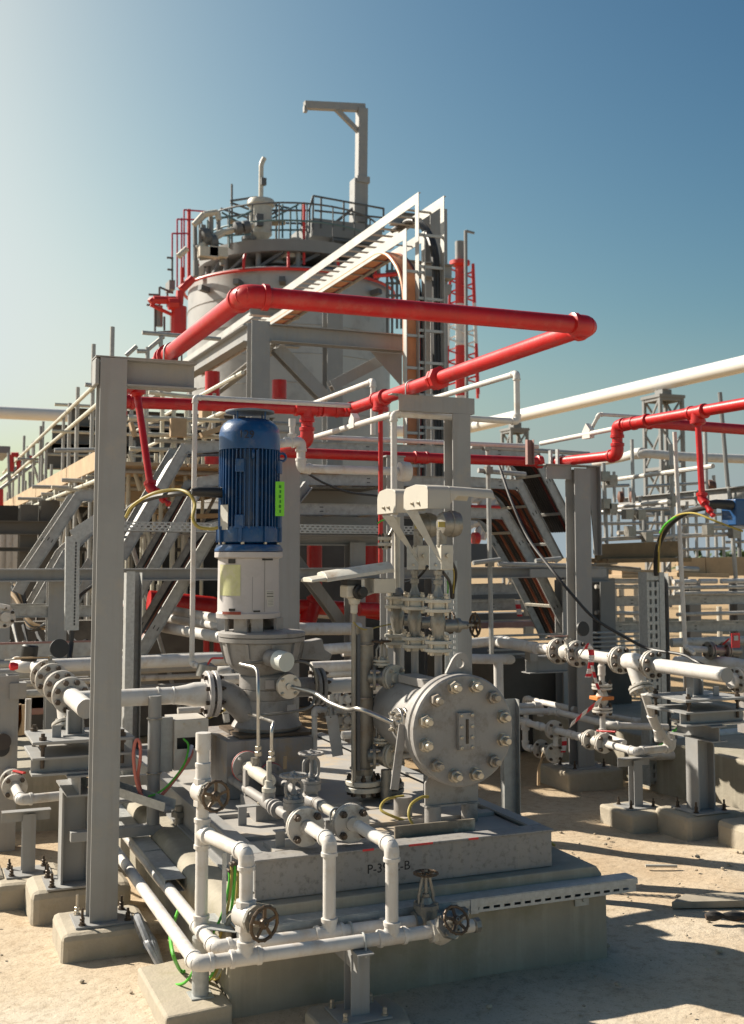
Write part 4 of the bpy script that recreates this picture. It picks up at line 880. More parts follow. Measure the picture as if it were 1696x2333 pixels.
# ------------------------------------------------------------------ small valves and piping on the deck, left front
def globe(label, x, y, z, wz, wr):
    c = Vector((x, y, z)); T = thing('globe_valve', label, 'valve', (x, y, DECK - .022), 'grey globe valves on the deck')
    m = M(); m.lathe([(.028, -.075), (.033, -.06), (.04, -.03), (.044, 0), (.04, .03), (.033, .06), (.028, .075)], c, Y_, 18); m.cyl(c, c + Z_ * .055, .036); m.obj('body', GREY_P, T)
    m = M(); m.lathe([(.052, .052), (.052, .085), (.048, .086), (.048, .09), (.052, .091), (.052, .104), (.03, .106), (.026, .118)], c, n=24); m.obj('bonnet', GREY_P, T)
    for i in range(4):
        a = .785 + i * 1.571; inst('bolt', ('globe',), lambda: bolt_mesh(.0095, .05, False), GREY_P, T, c + Vector((.04 * math.cos(a), .04 * math.sin(a), .104)))
    m = M(); top = wz - z
    for q in (1, -1): m.tube(arc_pts([c + Vector((q * .024, 0, .11)), c + Vector((q * .042, 0, .13)), c + Vector((q * .042, 0, top - .04)), c + Vector((q * .014, 0, top - .018)), c + Vector((0, 0, top - .012))], .02, 4), .0085, 8)
    m.lathe([(.018, top - .03), (.02, top - .012), (.012, top - .004)], c, n=10); m.lathe([(.015, .108), (.02, .125), (.012, .14), (.008, .15), (.008, top + .02), (0, top + .024)], c, n=10); m.obj('yoke', GREY_P, T)
    handwheel(T, (x, y, wz), Z_, wr, GREY_P); return T
globe('nearer grey globe valve with raised yoke on the front deck', 1.775, 5.30, .735, .945, .064)
globe('further grey globe valve, taller, with spoked wheel on the deck', 2.0, 5.69, .735, .975, .062)
T = thing('vent_pipe', 'grey deck pipe running forward to the left bolted flange', 'pipe', (1.773, 5.9, DECK - .022), 'grey pipes on the front deck')
M().cyl((1.773, 5.375, .737), (1.773, 6.95, .722), .025).obj('pipe', GREY_P, T)
tee(T, (1.773, 5.70, .735), Y_, Z_, .0255, GREY_P, 1.3); coupling(T, (1.773, 5.56, .735), Y_, .027, GREY_P, 1.6, 1.0)
M().lathe([(.028, .79), (.036, .795), (.036, .815), (.028, .818), (.022, .83), (.022, .85), (.013, .853), (.013, .95)], (1.773, 5.70, 0), n=16).obj('reducer', HOOD2, T)
flange(T, (1.773, 5.125, .742), (0, -1, 0), .09, .017, 4, .0175, WHITE_D, BOLT_D, .36, gap=.004, spin=.785)
M().cyl((1.773, 5.16, .742), (1.773, 5.23, .738), .025).obj('pipe', GREY_P, T)
T = thing('vent_pipe', 'grey deck pipe running forward to the right bolted flange', 'pipe', (2.0, 5.4, DECK - .022), 'grey pipes on the front deck')
M().cyl((2.003, 5.16, .738), (2.003, 5.62, .737), .024).obj('pipe', HOOD2, T); ubolt(T, (2.003, 5.33, .738), Y_, .024); coupling(T, (2.003, 5.56, .737), Y_, .026, GREY_P)
flange(T, (2.003, 5.125, .738), (0, -1, 0), .09, .017, 4, .0175, WHITE_D, BOLT_D, .36, gap=.004, spin=.785)
M().cyl((2.0, 5.76, .735), (2.0, 6.38, .735), .024).obj('pipe', GREY_P, T)
for x, y in ((1.76, 5.93), (1.70, 5.24)):
    pass
for n_, (x0, x1, y0, zt_) in enumerate(((1.64, 1.80, 5.80, .70), (1.66, 1.80, 5.22, .70), (1.95, 2.06, 5.33, .705))):
    T = thing('pipe_bracket', ['small grey angle bracket under the back of the left deck pipe', 'small grey angle bracket just behind the left bolted flange', 'small grey angle bracket under the right deck pipe'][n_], 'bracket', (x0, y0, DECK - .022), 'small grey pipe brackets on the deck')
    m = M(); m.box((x0, y0, DECK - .022), (x0 + .045, y0 + .006, zt_)); m.box((x0, y0, zt_), (x1, y0 + .05, zt_ + .006)); m.obj('angle', GREY, T)
    M().hexa((x1 - .04, y0 + .025, zt_ + .006), Z_, .012, .012).obj('bolt', BOLT, T)
T = thing('flanged_spool', 'short flanged grey spool with red gasket rim by the pedestal', 'pipe spool', (1.80, 6.05, DECK - .022))
flange(T, (1.80, 6.21, .835), (0, -1, 0), .083, .014, 4, .012, GREY_P, GREY_P, .4, gap=.004, spin=.785); M().ring((1.80, 6.21, .835), Y_, .083, .003, 28, 6).obj('gasket', TAPE_R, T)
M().cyl((1.80, 6.18, .835), (1.80, 5.78, .83), .036, n=20).obj('pipe', HOOD2, T); M().lathe([(.018, .86), (.02, .88), (.026, .882), (.026, .91)], (1.80, 6.04, 0), n=8).obj('boss', CAST, T)
M().cyl((1.80, 6.23, .835), (1.80, 6.4, .84), .025).obj('pipe', GREY_P, T); M().bar((1.765, 6.1, .84), (1.765, 6.1, .68), .02, .05, (0, 1, 0)).obj('clamp', GREY_P, T)
M().box((1.75, 5.85, DECK - .022), (1.90, 6.15, .70)).obj('stool_box', GREY_P, T)
T = thing('blind_flange', 'small red rimmed flange behind the nearer globe valve', 'flange', (2.0, 6.40, .65))
flange(T, (2.0, 6.39, .735), (0, -1, 0), .075, .014, 4, .011, GREY_P, GREY_P, .4, gap=.004); M().ring((2.0, 6.39, .735), Y_, .075, .003, 28, 6).obj('gasket', TAPE_R, T)
m = M(); p = aY('L2', 950, 1400, 6.2); m.box((p.x - .01, 6.2, p.z - .03), (p.x + .01, 6.21, p.z + .04)); tag(m.obj('wooden_peg', WOOD), 'small wooden peg sticking up behind the handwheel valves', 'peg')
# hanging blank plate
T = thing('blank_plate', 'blank pale metal tag plate hanging tilted from the white flange', 'tag', aY('L2', 1450, 1330, 6.3))
m = M(); a, b, c, d = [aY('L2', x, y, 6.3) for x, y in ((1330, 955), (1440, 945), (1495, 1320), (1395, 1338))]; m.add([a, b, c, d] + [v + Y_ * .004 for v in (a, b, c, d)], [(0, 3, 2, 1), (4, 5, 6, 7), (0, 1, 5, 4), (1, 2, 6, 5), (2, 3, 7, 6), (3, 0, 4, 7)]); m.obj('plate', WHITE, T)
h = aY('L2', 1375, 965, 6.296); M().cyl(h, h - Y_ * .004, .004, n=8).obj('hole', BLACK, T)
T = thing('drain_line', 'small white drain line with flange pair and hanging blank tag behind the flush pipe', 'pipe', (2.45, 6.6, DECK - .022))
e = aY('L2', 1225, 890, 6.45); f2 = aY('L2', 1345, 920, 6.45); run(T, [(e.x, 6.45, DECK), (e.x, 6.45, e.z), (f2.x + .12, 6.45, e.z - .02)], .017, WHITE)
flange(T, (f2.x + .02, 6.45, f2.z), X_, .055, .012, 4, .008, WHITE_D, BOLT, .4, gap=.01)
T2 = thing('drain_flange', 'dirty round flange on a short white pipe left of the dark column', 'flange', aY('L2', 1500, 990, 6.6)); flange(T2, aY('L2', 1500, 990, 6.5), (.25, -1, 0), .06, .014, 4, .01, WHITE_D, BOLT, .35, gap=.006); q = aY('L2', 1540, 975, 6.5); M().cyl(q, q + Vector((.12, -.06, 0)), .014).obj('pipe', WHITE, T2)
FR.update({'J1': (1130, 1400, 5.153), 'J2': (1400, 1440, 4.929), 'J3': (0, 1440, 7.17), 'J4': (0, 1640, 5.4), 'J5': (260, 1380, 4.3615)})
# ------------------------------------------------------------------ steel columns round the skid
def hcol(m, x, y, z0, z1, b=.14, h=.14, tf=.010, tw=.007): m.ibeam((x, y, z0), (x, y, z1), h, b, tf, tw, up=(0, 1, 0))
def footing(label, x0, x1, y0, y1, h, bev=.022, group='concrete column footings'):
    return tag(roughen(M().box((x0, y0, -.06), (x1, y1, h)).obj('concrete_footing', CONC_B, bevel=bev), .012, .14, 4), label, 'footing', group)
T = thing('steel_column', 'tall grey steel column in front on the left with a cantilever beam on top', 'column', (.995, 6.09, .13))
m = M(); hcol(m, .995, 6.09, .142, 3.06); m.obj('post', GREY, T)
m = M(); m.ibeam((1.0, 6.09, 2.99), (1.445, 6.09, 2.99), .146, .13, .009, .007); m.obj('cantilever_beam', GREY, T)
m = M(); m.box((.90, 6.03, 2.915), (.924, 6.155, 3.058)); m.obj('beam_end', GREY, T, bevel=.008)
M().box((.9, 6.02, 3.0635), (1.45, 6.16, 3.0695)).obj('cap_plate', GREY, T)
M().box((.85, 5.97, .13), (1.15, 6.22, .142)).obj('base_plate', GREY, T, bevel=.002)
for x, y, h in ((.885, 6.19, .10), (.885, 6.0, .085), (1.115, 6.0, .06), (1.115, 6.19, .07)): hanchor(T, (x, y, .142), .0125, h, BOLT if h == .10 else BOLT_D)
footing('pale concrete footing of the tall front left column', .775, 1.222, 5.905, 6.32, .13, .03)
T = thing('steel_column', 'grey steel column with beam stub rising behind the round vessel', 'column', (3.43, 6.82, .1))
m = M(); hcol(m, 3.435, 6.82, .1, 2.965, .132, .14); m.obj('post', GREY, T)
m = M(); m.channel((2.975, 6.752, 3.02), (3.535, 6.752, 3.02), .108, .06, .007, up=(0, 1, 0)); m.obj('beam_stub', GREY, T)
M().box((2.93, 6.76, 3.0745), (3.0, 6.83, 3.080)).obj('clip_plate', GREY, T)
footing('concrete footing of the column behind the vessel', 3.2, 3.66, 6.6, 7.04, .1)
T = thing('steel_column', 'grey steel column on the right with a fin bracket holding the red pipe corner', 'column', (5.6, 8.68, .16))
m = M(); hcol(m, 5.61, 8.72, .16, 2.80, .165, .16); m.obj('post', GREY, T)
m = M(); m.box((5.24, 8.66, 2.822), (5.82, 8.80, 2.832)); m.obj('top_plate', GREY, T)
m = M(); m.box((5.26, 8.68, 2.70), (5.52, 8.69, 2.8205)); m.obj('bracket_web', GREY, T)
m = M(); m.prism([(0, 2.82), (.10, 2.82), (.10, 2.02), (.075, 2.02), (.03, 2.5), (0, 2.62)], (5.70, 8.70, 0), X_, Z_, (0, .012, 0)); m.box((5.803, 8.65, 2.02), (5.812, 8.78, 2.82)); m.obj('fin_bracket', GREY, T)
M().box((5.43, 8.56, .15), (5.79, 8.88, .16)).obj('base_plate', GREY, T)
for x, y in ((5.46, 8.6), (5.76, 8.6), (5.46, 8.84), (5.76, 8.84)): hanchor(T, (x, y, .16), .013, .07)
footing('low concrete footing of the right column behind the white pipes', 5.33, 5.9, 8.5, 9.0, .15)
# ------------------------------------------------------------------ red deluge ring overhead
ZR, RR = 3.13, .0445
T = thing('red_pipe_ring', 'big red fire water pipe ring on brackets above the pump skid', 'fire pipe', (2.2, 6.4, 3.08))
run(T, [(1.325, 7.57, ZR), (1.325, 4.655, ZR), (3.06, 4.635, ZR), (3.115, 7.0, ZR), (3.145, 8.06, ZR), (2.84, 8.14, ZR), (1.45, 8.33, ZR)], RR, RED) if False else None
def rpipe(T, a, b, r=RR, mat=None): M().cyl(a, b, r, n=20).obj('pipe', mat or RED, T)
A0, A1, A2, A3 = Vector((1.325, 7.60, ZR)), Vector((1.325, 4.655, ZR)), Vector((3.062, 4.635, ZR)), Vector((3.12, 8.06, ZR))
rpipe(T, A0, A1); rpipe(T, A1, A2); rpipe(T, A2, A3)
elbow(T, A1, (0, 1, 0), (1, 0, 0), RR, RED); elbow(T, A2, (-1, 0, 0), (0, 1, 0), RR, RED)
F0, F1 = A3, Vector((1.42, 8.24, ZR)); rpipe(T, F0, F1); elbow(T, A3, (0, -1, 0), (-1, .08, 0), RR, RED)
elbow(T, A0 + Vector((0, .64, 0)), (0, -1, 0), (1, 0, 0), RR, RED); rpipe(T, A0, A0 + Vector((0, .64, 0))); rpipe(T, F1, A0 + Vector((0, .64, 0)))
m = M(); m.lathe([(.05, -.045), (.074, -.04), (.074, -.004), (.055, 0), (.055, .02), (.068, .024), (.068, .05), (.05, .055)], (3.083, 6.39, ZR), Y_, 8); m.obj('union', RED, T)
coupling(T, (1.325, 6.27, ZR), Y_, RR, RED, 1.4, .9)
tee(T, (2.80, 8.09, ZR), X_, (0, 0, -1), RR, RED); tee(T, (3.10, 7.36, ZR), Y_, (0, 0, -1), RR, RED, L=1.8); tee(T, (1.40, 8.2, ZR), X_, (0, 0, -1), RR, RED)
coupling(T, (2.98, 8.075, ZR), X_, RR, RED)
rpipe(T, (2.80, 8.09, ZR), (2.80, 8.09, 2.89)); elbow(T, (2.80, 8.09, 2.885), Z_, Y_, RR, RED); rpipe(T, (2.80, 8.09, 2.885), (2.80, 9.0, 2.885))
rpipe(T, (3.10, 7.36, ZR), (3.10, 7.36, 1.9), .017)
for p, a in (((1.325, 6.09, ZR), Y_), ((3.09, 6.79, ZR), Y_)): ubolt(T, p, a, RR, mat=GALV)
def nozzle(label, top, kink, tip):
    T = thing('spray_nozzle', label, 'nozzle', tip, 'red spray nozzle drops'); top, kink, tip = map(Vector, (top, kink, tip)); d = (kink - top).normalized()
    m = M(); m.lathe([(.032, 0), (.06, .004), (.06, .028), (.04, .034), (.028, .05)], top + Vector((0, 0, .02)), (0, 0, -1), 16); m.obj('cap', RED, T)
    M().cyl(top, kink, .024, n=14).obj('drop_pipe', RED, T)
    e = (tip - kink).normalized(); m = M(); m.tube([kink - d * .05, kink, kink + e * .05], .036, 12); m.lathe([(.03, 0), (.042, .005), (.042, .025), (.03, .03)], kink - d * .05, d, 8); m.obj('elbow', RED, T)
    m = M(); m.lathe([(.03, .03), (.02, .06), (.018, .11), (.026, .112), (.026, .135), (.012, .14), (.012, .16), (.02, .165), (.02, .18)], kink, e, 10); m.obj('nozzle_tip', RED, T)
nozzle('red spray nozzle drop hanging beside the front left column', aY('A', 1030, 640, 7.55), aY('A', 1135, 1360, 7.35), aY('A', 1330, 1530, 7.2))
nozzle('red spray nozzle drop hanging in the sky gap on the far right', (5.55, 6.95, 3.03), (5.55, 6.92, 2.44), (5.55, 6.77, 2.28))
T = thing('red_pipe', 'long red fire main crossing behind the motor at beam height', 'fire pipe', (4, 9.05, 2.83))
rpipe(T, (2.80, 9.05, 2.882), (5.42, 9.05, 2.882)); coupling(T, (2.80, 9.05, 2.882), X_, RR, RED); coupling(T, (4.2, 9.05, 2.882), X_, RR, RED); M().lathe([(.05, 0), (.06, .006), (.06, .05), (.05, .056)], (5.38, 9.05, 2.882), X_, 18).obj('end_collar', RED, T)
T = thing('red_pipe', 'red fire pipe stepping up over the right column towards the viewer', 'fire pipe', (5.55, 8.0, 2.83))
rpipe(T, (5.5, 8.95, 2.876), (5.56, 8.02, 2.865)); elbow(T, (5.56, 8.02, 2.865), (0, 1, 0), (0, 0, 1), RR, RED); rpipe(T, (5.56, 8.02, 2.865), (5.56, 8.02, 3.12)); elbow(T, (5.56, 8.02, 3.115), (0, -1, 0), (0, 0, -1), RR, RED)
rpipe(T, (5.56, 8.02, 3.115), (5.56, 5.6, 3.10)); tee(T, (5.555, 7.68, 3.11), Y_, (1, 0, 0), RR, RED); coupling(T, (5.555, 7.82, 3.112), Y_, RR, RED); tee(T, (5.55, 6.95, 3.103), Y_, (0, 0, -1), RR, RED, L=1.8); rpipe(T, (5.555, 7.68, 3.11), (8.6, 7.68, 3.06))
for y in (8.78, 8.9):
    m = M(); m.box((5.44, y, 2.84), (5.46, y + .04, 2.98)); m.ring((5.505, y + .02, 2.874), Y_, RR + .008, .008, 16, 6, -.2, math.pi + .2); m.obj('pipe_clamp', GALV, T)
m = M(); m.channel((5.18, 8.85, 2.835), (5.18, 8.85, 3.06), .07, .04, .005, up=(0, -1, 0)); tag(m.obj('primer_post', PRIMER), 'short red primer post standing on the right column bracket', 'post')
m = M(); m.channel((6.05, 6.55, 0), (6.05, 6.55, 3.2), .14, .06, .008, up=(0, -1, 0)); tag(m.obj('steel_column', GREY), 'grey column head cut off by the right picture edge under the red pipe', 'column')

# ------------------------------------------------------------------ white detection lines
RW = .0215
def wline(label, pts, tees=(), r=RW, mat=None, group='thin white lines overhead'):
    T = thing('white_pipe', label, 'pipe', pts[0], group); run(T, pts, r, mat or WHITE)
    for p, a, b in tees: tee(T, p, a, b, r, mat or WHITE)
    return T
wline('thin white line dropping behind the hoods, at the front right under the red ring', [(2.985, 6.86, 1.9), (2.985, 6.86, 2.955), (3.955, 6.91, 2.955), (3.965, 6.93, 3.30), (3.965, 8.3, 3.30), (3.965, 8.35, 3.28)][:5])
p0, p1 = aX('B', 1300, 512, 2.99), Vector((2.985, 6.9, 2.955))
T = wline('thin white line running back to the left from the white elbow above the hoods', [(2.985, 6.9, 2.955), (2.985, 8.95, 2.955)])
m = M(); m.prism([(-.05, -.04), (.05, -.04), (.05, .02), (.0, .07), (-.05, .03)], (2.96, 7.58, 2.975), Y_, Z_, (.05, 0, 0)); m.obj('detector', WHITE, T)
a, b = aY('d', 832, 842, 8.3), aY('B', 790, 400, 8.9); c_ = aY('C', 200, 700, 8.35)
T = wline('thin white line with a square drop to the left of the red tee', [(a.x, 9.9, a.z), (a.x, 8.35, a.z), (a.x, 8.35, c_.z), (a.x, 9.0, c_.z)][:3])
wl0, wl1 = aY('B', 1310, 540, 9.3), aY('D', 230, 700, 9.3)
T = wline('long thin white line crossing behind the column at rail height', [(wl0.x - .2, 9.3, wl0.z), (wl1.x, 9.3, wl0.z)])
T = wline('thin white line along the right red pipe with a pointed detector', [(5.58, 9.3, 3.085), (5.58, 5.4, 3.13)])
m = M(); m.prism([(-.06, -.045), (.06, -.045), (.06, .02), (.0, .09), (-.06, .03)], (5.56, 8.5, 3.10), Y_, Z_, (.05, 0, 0)); m.obj('detector', WHITE, T)
q0, q1, q2 = aX('D', 600, 590, 5.62), aX('D', 650, 495, 5.62), aY('D', 930, 520, 8.4)
T = wline('thin white kinked line above the pointed detector on the right', [q0, q1, (q2.x + .6, 8.4, q1.z)], r=.016)
a, b, c_ = aY('d', 432, 880, 7.9), aY('d', 420, 1470, 7.9), aY('B', 1570, 232, 7.9)
T = wline('tall thin white riser standing left of the blue motor with its top run', [(c_.x, 7.9, a.z), (1.885, 7.9, a.z), (1.885, 7.9, b.z), (1.95, 7.75, b.z - .03)], r=.0185)
T = thing('white_pipe', 'white pipe stepping down right behind the blue motor', 'pipe', (2.6, 7.6, 2.6), 'thin white lines overhead')
run(T, [(2.40, 8.2, 2.815), (2.40, 7.6, 2.80), (2.585, 7.6, 2.825), (2.585, 7.6, 2.632), (3.36, 7.6, 2.632)][1:], .031, WHITE); tee(T, (2.517, 7.6, 2.82), X_, Z_, .025, WHITE); M().cyl((2.517, 7.6, 2.84), (2.517, 7.6, 2.975), .019).obj('stub', WHITE, T); M().cyl((2.517, 7.6, 2.93), (2.517, 7.6, 2.985), .025).obj('cap', WHITE, T)
M().lathe([(.03, 0), (.07, .01), (.075, .05), (.07, .09), (.03, .1)], (3.34, 7.6, 2.632), X_, 18).obj('end_coupling', WHITE, T)
m = M(); m.ibeam((3.42, 7.9, 0), (3.42, 7.9, 2.76), .14, .14, .01, .008, up=(0, 1, 0)); m.box((3.34, 7.82, 2.762), (3.50, 7.98, 2.772)); tag(m.obj('steel_column', GREY), 'short grey column head poking up behind the hoods', 'column')
# ------------------------------------------------------------------ suction piping, left of the pump and the same again on the right
def strainer_line(xs, ys, yv, yend, z, side):
    L_ = {'l': 'left', 'r': 'right'}[side]
    T = thing('suction_pipe', 'thick white suction pipe with bolted flanges at the %s picture edge' % L_, 'pipe', (xs, ys, z - .06), 'white suction lines')
    r = .052
    M().cyl((xs, yend, z), (xs, ys - .11, z), r, n=22).obj('pipe', WHITE, T); M().lathe([(r, 0), (r * .98, -.004), (0, -.004)][::-1], (xs, yend, z), Y_, 22).obj('end_plate', GREY, T)
    M().cyl((xs, ys + .42, z), (xs, yv - .12, z), r * .9, n=22).obj('pipe', WHITE, T)
    M().cyl((xs, yv + .3, z), (xs, yv + (1.0 if side == 'l' else 1.3), z), r * .9, n=22).obj('pipe', WHITE, T)
    for y in (ys - .06, ys + .36): flange(T, (xs, y, z), Y_, .108, .02, 8, .0175, WHITE_D, BOLT_D, .52, gap=.008, spin=.39)
    S_ = thing('y_strainer', 'white Y shaped strainer with slanted bolted leg in the %s suction pipe' % L_, 'strainer', (xs, ys + .15, z - .3), 'Y strainers')
    m = M(); m.lathe([(.052, 0), (.06, .03), (.064, .12), (.072, .2), (.06, .3), (.052, .31)], (xs, ys - .02, z), Y_, 20); m.obj('body', WHITE, S_)
    d = Vector((.05 if side == 'l' else 0, -.55, -1)).normalized(); o = Vector((xs, ys + .2, z)); m = M(); m.cyl(o, o + d * .215, .058, n=20); m.obj('leg', WHITE, S_)
    flange(S_, o + d * .225, d, .095, .018, 8, .010, WHITE_D, WHITE_D, .45, gap=.006)
    V = thing('ball_valve', 'white flanged ball valve with black round cap at the back of the %s suction pipe' % L_, 'valve', (xs, yv, z - .1), 'flanged ball valves')
    for y in (yv - .06, yv + .24): flange(V, (xs, y, z), Y_, .112, .02, 8, .0175, WHITE_D, BOLT_D, .52, gap=.006, spin=.39)
    m = M(); m.lathe([(.05, 0), (.07, .06), (.075, .09), (.07, .12), (.05, .18)], (xs, yv, z), Y_, 20); m.cyl((xs, yv + .09, z), (xs, yv + .09, z + .12), .03); m.obj('body', WHITE_D, V)
    for k, (dx, dz, rr) in enumerate(((.035, .21, .062), )): M().lathe([(0, 0), (rr, .002), (rr, .02), (0, .022)], (xs + dx, yv - .08, z + dz), (.1, -1, .1), 24).obj('round_cap', BLACK, V)
    m = M(); m.bar((xs, yv + .09, z + .14), (xs - .24, yv + .0, z + .15), .022, .01); m.obj('lever', PRIMER if side == 'r' else WOOD, V, bevel=.002)
    M().cyl((xs, yv + .09, z + .1), (xs, yv + .09, z + .15), .014).obj('stem', CAST, V)
    return T
ZS2 = 1.188
strainer_line(.925, 6.97, 7.86, 6.27, ZS2, 'l'); strainer_line(5.275, 7.26, 8.30, 6.36, ZS2, 'r')
T = thing('suction_pipe', 'white reducer pipe joining the left suction line to the pump flange', 'pipe', (1.3, 6.68, 1.13), 'white suction lines')
M().cyl((.925, 6.68, ZS2), (1.5, 6.68, ZS2), .0505, n=24).obj('pipe', WHITE, T); M().lathe([(.0505, 0), (.053, .003), (.053, .01), (.051, .012), (.06, .08), (.072, .13), (.072, .19)], (1.48, 6.68, ZS2), X_, 24).obj('reducer', WHITE, T); M().lathe([(.0505, 0), (.056, 0), (.056, .008), (.0505, .008)], (1.39, 6.68, ZS2), X_, 24).obj('weld_seam', WHITE, T)
T = thing('long_white_pipe', 'long white pipe crossing behind the left column and the pump', 'pipe', (1.6, 8.85, 1.15), 'white pipes behind the skid')
run(T, [(.82, 9.2, ZS2), (.82, 8.85, ZS2), (3.0, 8.95, ZS2)], .05, WHITE, 'bend', .12)
T = thing('discharge_pipe', 'white discharge pipe leaving the pump flange to the right', 'pipe', (2.6, 6.7, 1.15), 'white pipes behind the skid')
M().cyl((2.41, 6.7, 1.2), (3.05, 6.7, 1.2), .048, n=20).obj('pipe', WHITE, T)
def stand(dx, dy, side):
    L_ = {'l': 'left', 'r': 'right'}[side]
    T = thing('plate_support', 'grey steel column with two bolted support plates under the %s suction pipe' % L_, 'pipe support', (.93 + dx, 6.74 + dy, .16), 'plate topped pipe supports')
    x0, x1, y0, y1 = .68 + dx, 1.24 + dx, 6.56 + dy, 7.03 + dy
    m = M(); m.box((x0, y0, .965), (x1, y1, .982)); m.obj('top_plate', GREY, T, bevel=.003)
    m = M(); m.ibeam((x0, y0 + .07, .845), (x1, y0 + .07, .845), .10, .14, .012, .008); m.obj('cross_beam', GREY, T)
    m = M(); m.box((x0, y0 + .141, .895 - .02), (x1, y1, .895)); m.obj('lower_plate', GREY, T, bevel=.003)
    m = M(); m.ibeam((.935 + dx, 6.52 + dy, .735), (.935 + dx, 7.0 + dy, .735), .115, .14, .01, .007); m.obj('head_beam', GREY, T)
    m = M(); m.ibeam((.935 + dx, 6.74 + dy, .17), (.935 + dx, 6.74 + dy, .677), .15, .14, .011, .008, up=(1, 0, 0)); m.obj('post', GREY, T)
    M().box((.78 + dx, 6.60 + dy, .16), (1.09 + dx, 6.89 + dy, .17)).obj('base_plate', GREY, T)
    for x, y in ((.81, 6.64), (1.06, 6.64), (.81, 6.85)): hanchor(T, (x + dx, y + dy, .17), .0135, .075)
    for x, y in ((x0 + .06, y0 + .05), (x0 + .05, y1 - .05), (x1 - .06, y0 + .05)):
        m = M(); m.cyl((x, y, .83), (x, y, 1.02), .011); m.hexa((x, y, .9825), Z_, .021, .02); m.hexa((x, y, .9648), -Z_, .021, .02); m.obj('stud', BOLT_D, T)
    m = M(); m.ibeam((.935 + dx + .0, 6.78 + dy, .983), (.935 + dx, 6.78 + dy, 1.12), .09, .08, .008, .007, up=(1, 0, 0)); m.box((.86 + dx, 6.70 + dy, .983), (1.0 + dx, 6.86 + dy, .99)); m.obj('pipe_shoe', GREY, T)
    for x in (.80, 1.04): M().box((x + dx, 6.70 + dy, .983), (x + .05 + dx, 6.708 + dy, 1.05)).obj('guide_lug', GREY, T)
    footing('pale concrete footing under the plate topped support on the %s' % L_, .70 + dx, 1.25 + dx, 6.6 + dy, 7.0 + dy, .16, .04)
    P = thing('pipe_stand', 'slim grey pipe stand with an angle arm under the %s low white pipe' % L_, 'pipe stand', (.74 + dx, 7.2 + dy, .12), 'slim pipe stands')
    xx, yy = (.735, 7.19) if side == 'l' else (5.17, 7.30); mm = M(); mm.ibeam((xx, yy, .13), (xx, yy, .47), .075, .075, .006, .005, up=(0, 1, 0)); mm.obj('post', GREY, P); mm = M(); mm.angle((xx - .16, yy, .495), (xx + .12, yy, .495), .07, .006, up=(0, 0, -1)); mm.obj('arm', GREY, P)
    M().box((xx - .13, yy - .11, .12), (xx + .13, yy + .11, .13)).obj('base_plate', GREY, P)
    for a, b in ((-.1, -.08), (.1, -.08), (-.1, .08), (.1, .08)): hanchor(P, (xx + a, yy + b, .13), .012, .06)
    footing('low concrete footing under the slim pipe stand on the %s' % L_, xx - (.2 if side == 'l' else .2), xx + .2, yy - .22, yy + .2, .12, .02 if side == 'r' else .035)
stand(0, 0, 'l'); stand(4.50, .13, 'r')
def low_line(dx, side):
    L_ = {'l': 'left', 'r': 'right'}[side]; z = .53
    T = thing('drain_pipe', 'small white screwed drain line with elbow low down on the %s' % L_, 'pipe', (.7 + dx, 7.3, z), 'low drain lines')
    x = .695 + dx; yb = 9.0 if side == 'r' else 8.6
    run(T, [(x, yb, z), (x, 7.29, z), (x + .36, 7.33, z), (x + .36, 7.33, z + .12)], .029, WHITE)
    V = thing('ball_valve', 'small flanged ball valve in the low drain line on the %s' % L_, 'valve', (x, 7.75, z - .08), 'small flanged valves')
    for y in (7.72, 7.90): flange(V, (x, y, z), Y_, .080, .016, 4, .016, WHITE_D, BOLT_D, .45, gap=.005, spin=.785)
    m = M(); m.lathe([(.03, 0), (.045, .05), (.045, .09), (.03, .14)], (x, 7.745, z), Y_, 16); m.cyl((x, 7.81, z), (x, 7.81, z + .08), .016); m.obj('body', WHITE_D, V); m = M(); m.bar((x, 7.81, z + .085), (x + .05, 7.62, z + .10), .02, .012); m.obj('lever', RED, V, bevel=.003)
    for y in (8.2, 8.05): coupling(T, (x, y, z), Y_, .029, WHITE)
    return T
low_line(0, 'l'); Tr = low_line(4.475, 'r')
# right: the extra trim around the second pump
T = thing('drain_valve', 'upright flanged drain valve with orange lever and red white tape', 'valve', (5.285, 7.9, .6))
M().cyl((5.285, 7.9, .93), (5.285, 7.9, 1.14), .024).obj('pipe', WHITE, T); coupling(T, (5.285, 7.9, 1.08), Z_, .026, WHITE)
for z_ in (.95, .765): flange(T, (5.285, 7.9, z_), Z_, .083, .017, 4, .015, WHITE_D, BOLT_D, .4, gap=.005)
m = M(); m.lathe([(.035, .80), (.05, .83), (.05, .88), (.035, .915)], (5.285, 7.9, 0), n=16); m.obj('body', WHITE_D, T); M().box((5.2, 7.84, .845), (5.36, 7.96, .875)).obj('lever', ORANGE if False else surf('orange_lever', (.6, .2, .05), .5), T, bevel=.004)
run(T, [(5.285, 7.9, .74), (5.285, 7.9, .56), (5.285, 7.6, .545)], .024, WHITE)
def tape(label, pts, wdt=.04):
    m = M(); P = smooth_pts(pts, 5); vs = []; n = len(P)
    for i, p in enumerate(P):
        s_ = Vector((.3, -.2, .9)) if abs((P[min(i + 1, n - 1)] - P[max(i - 1, 0)]).normalized().z) < .8 else Vector((1, -.2, 0)); s_ = s_.normalized() * wdt / 2
        vs += [p - s_, p + s_]
    for i in range(n - 1): m.cur = (i // 3) % 2; m.add([vs[2 * i], vs[2 * i + 1], vs[2 * i + 3], vs[2 * i + 2]], [(0, 1, 2, 3)])
    b = m.obj('barrier_tape', [surf('white_tape_film', (.66, .63, .6), .45, bump=0), TAPE_R]); s = b.modifiers.new('solid', 'SOLIDIFY'); s.thickness = .0015
    return tag(b, label, 'tape', 'red and white barrier tapes')
Yj = 7.75
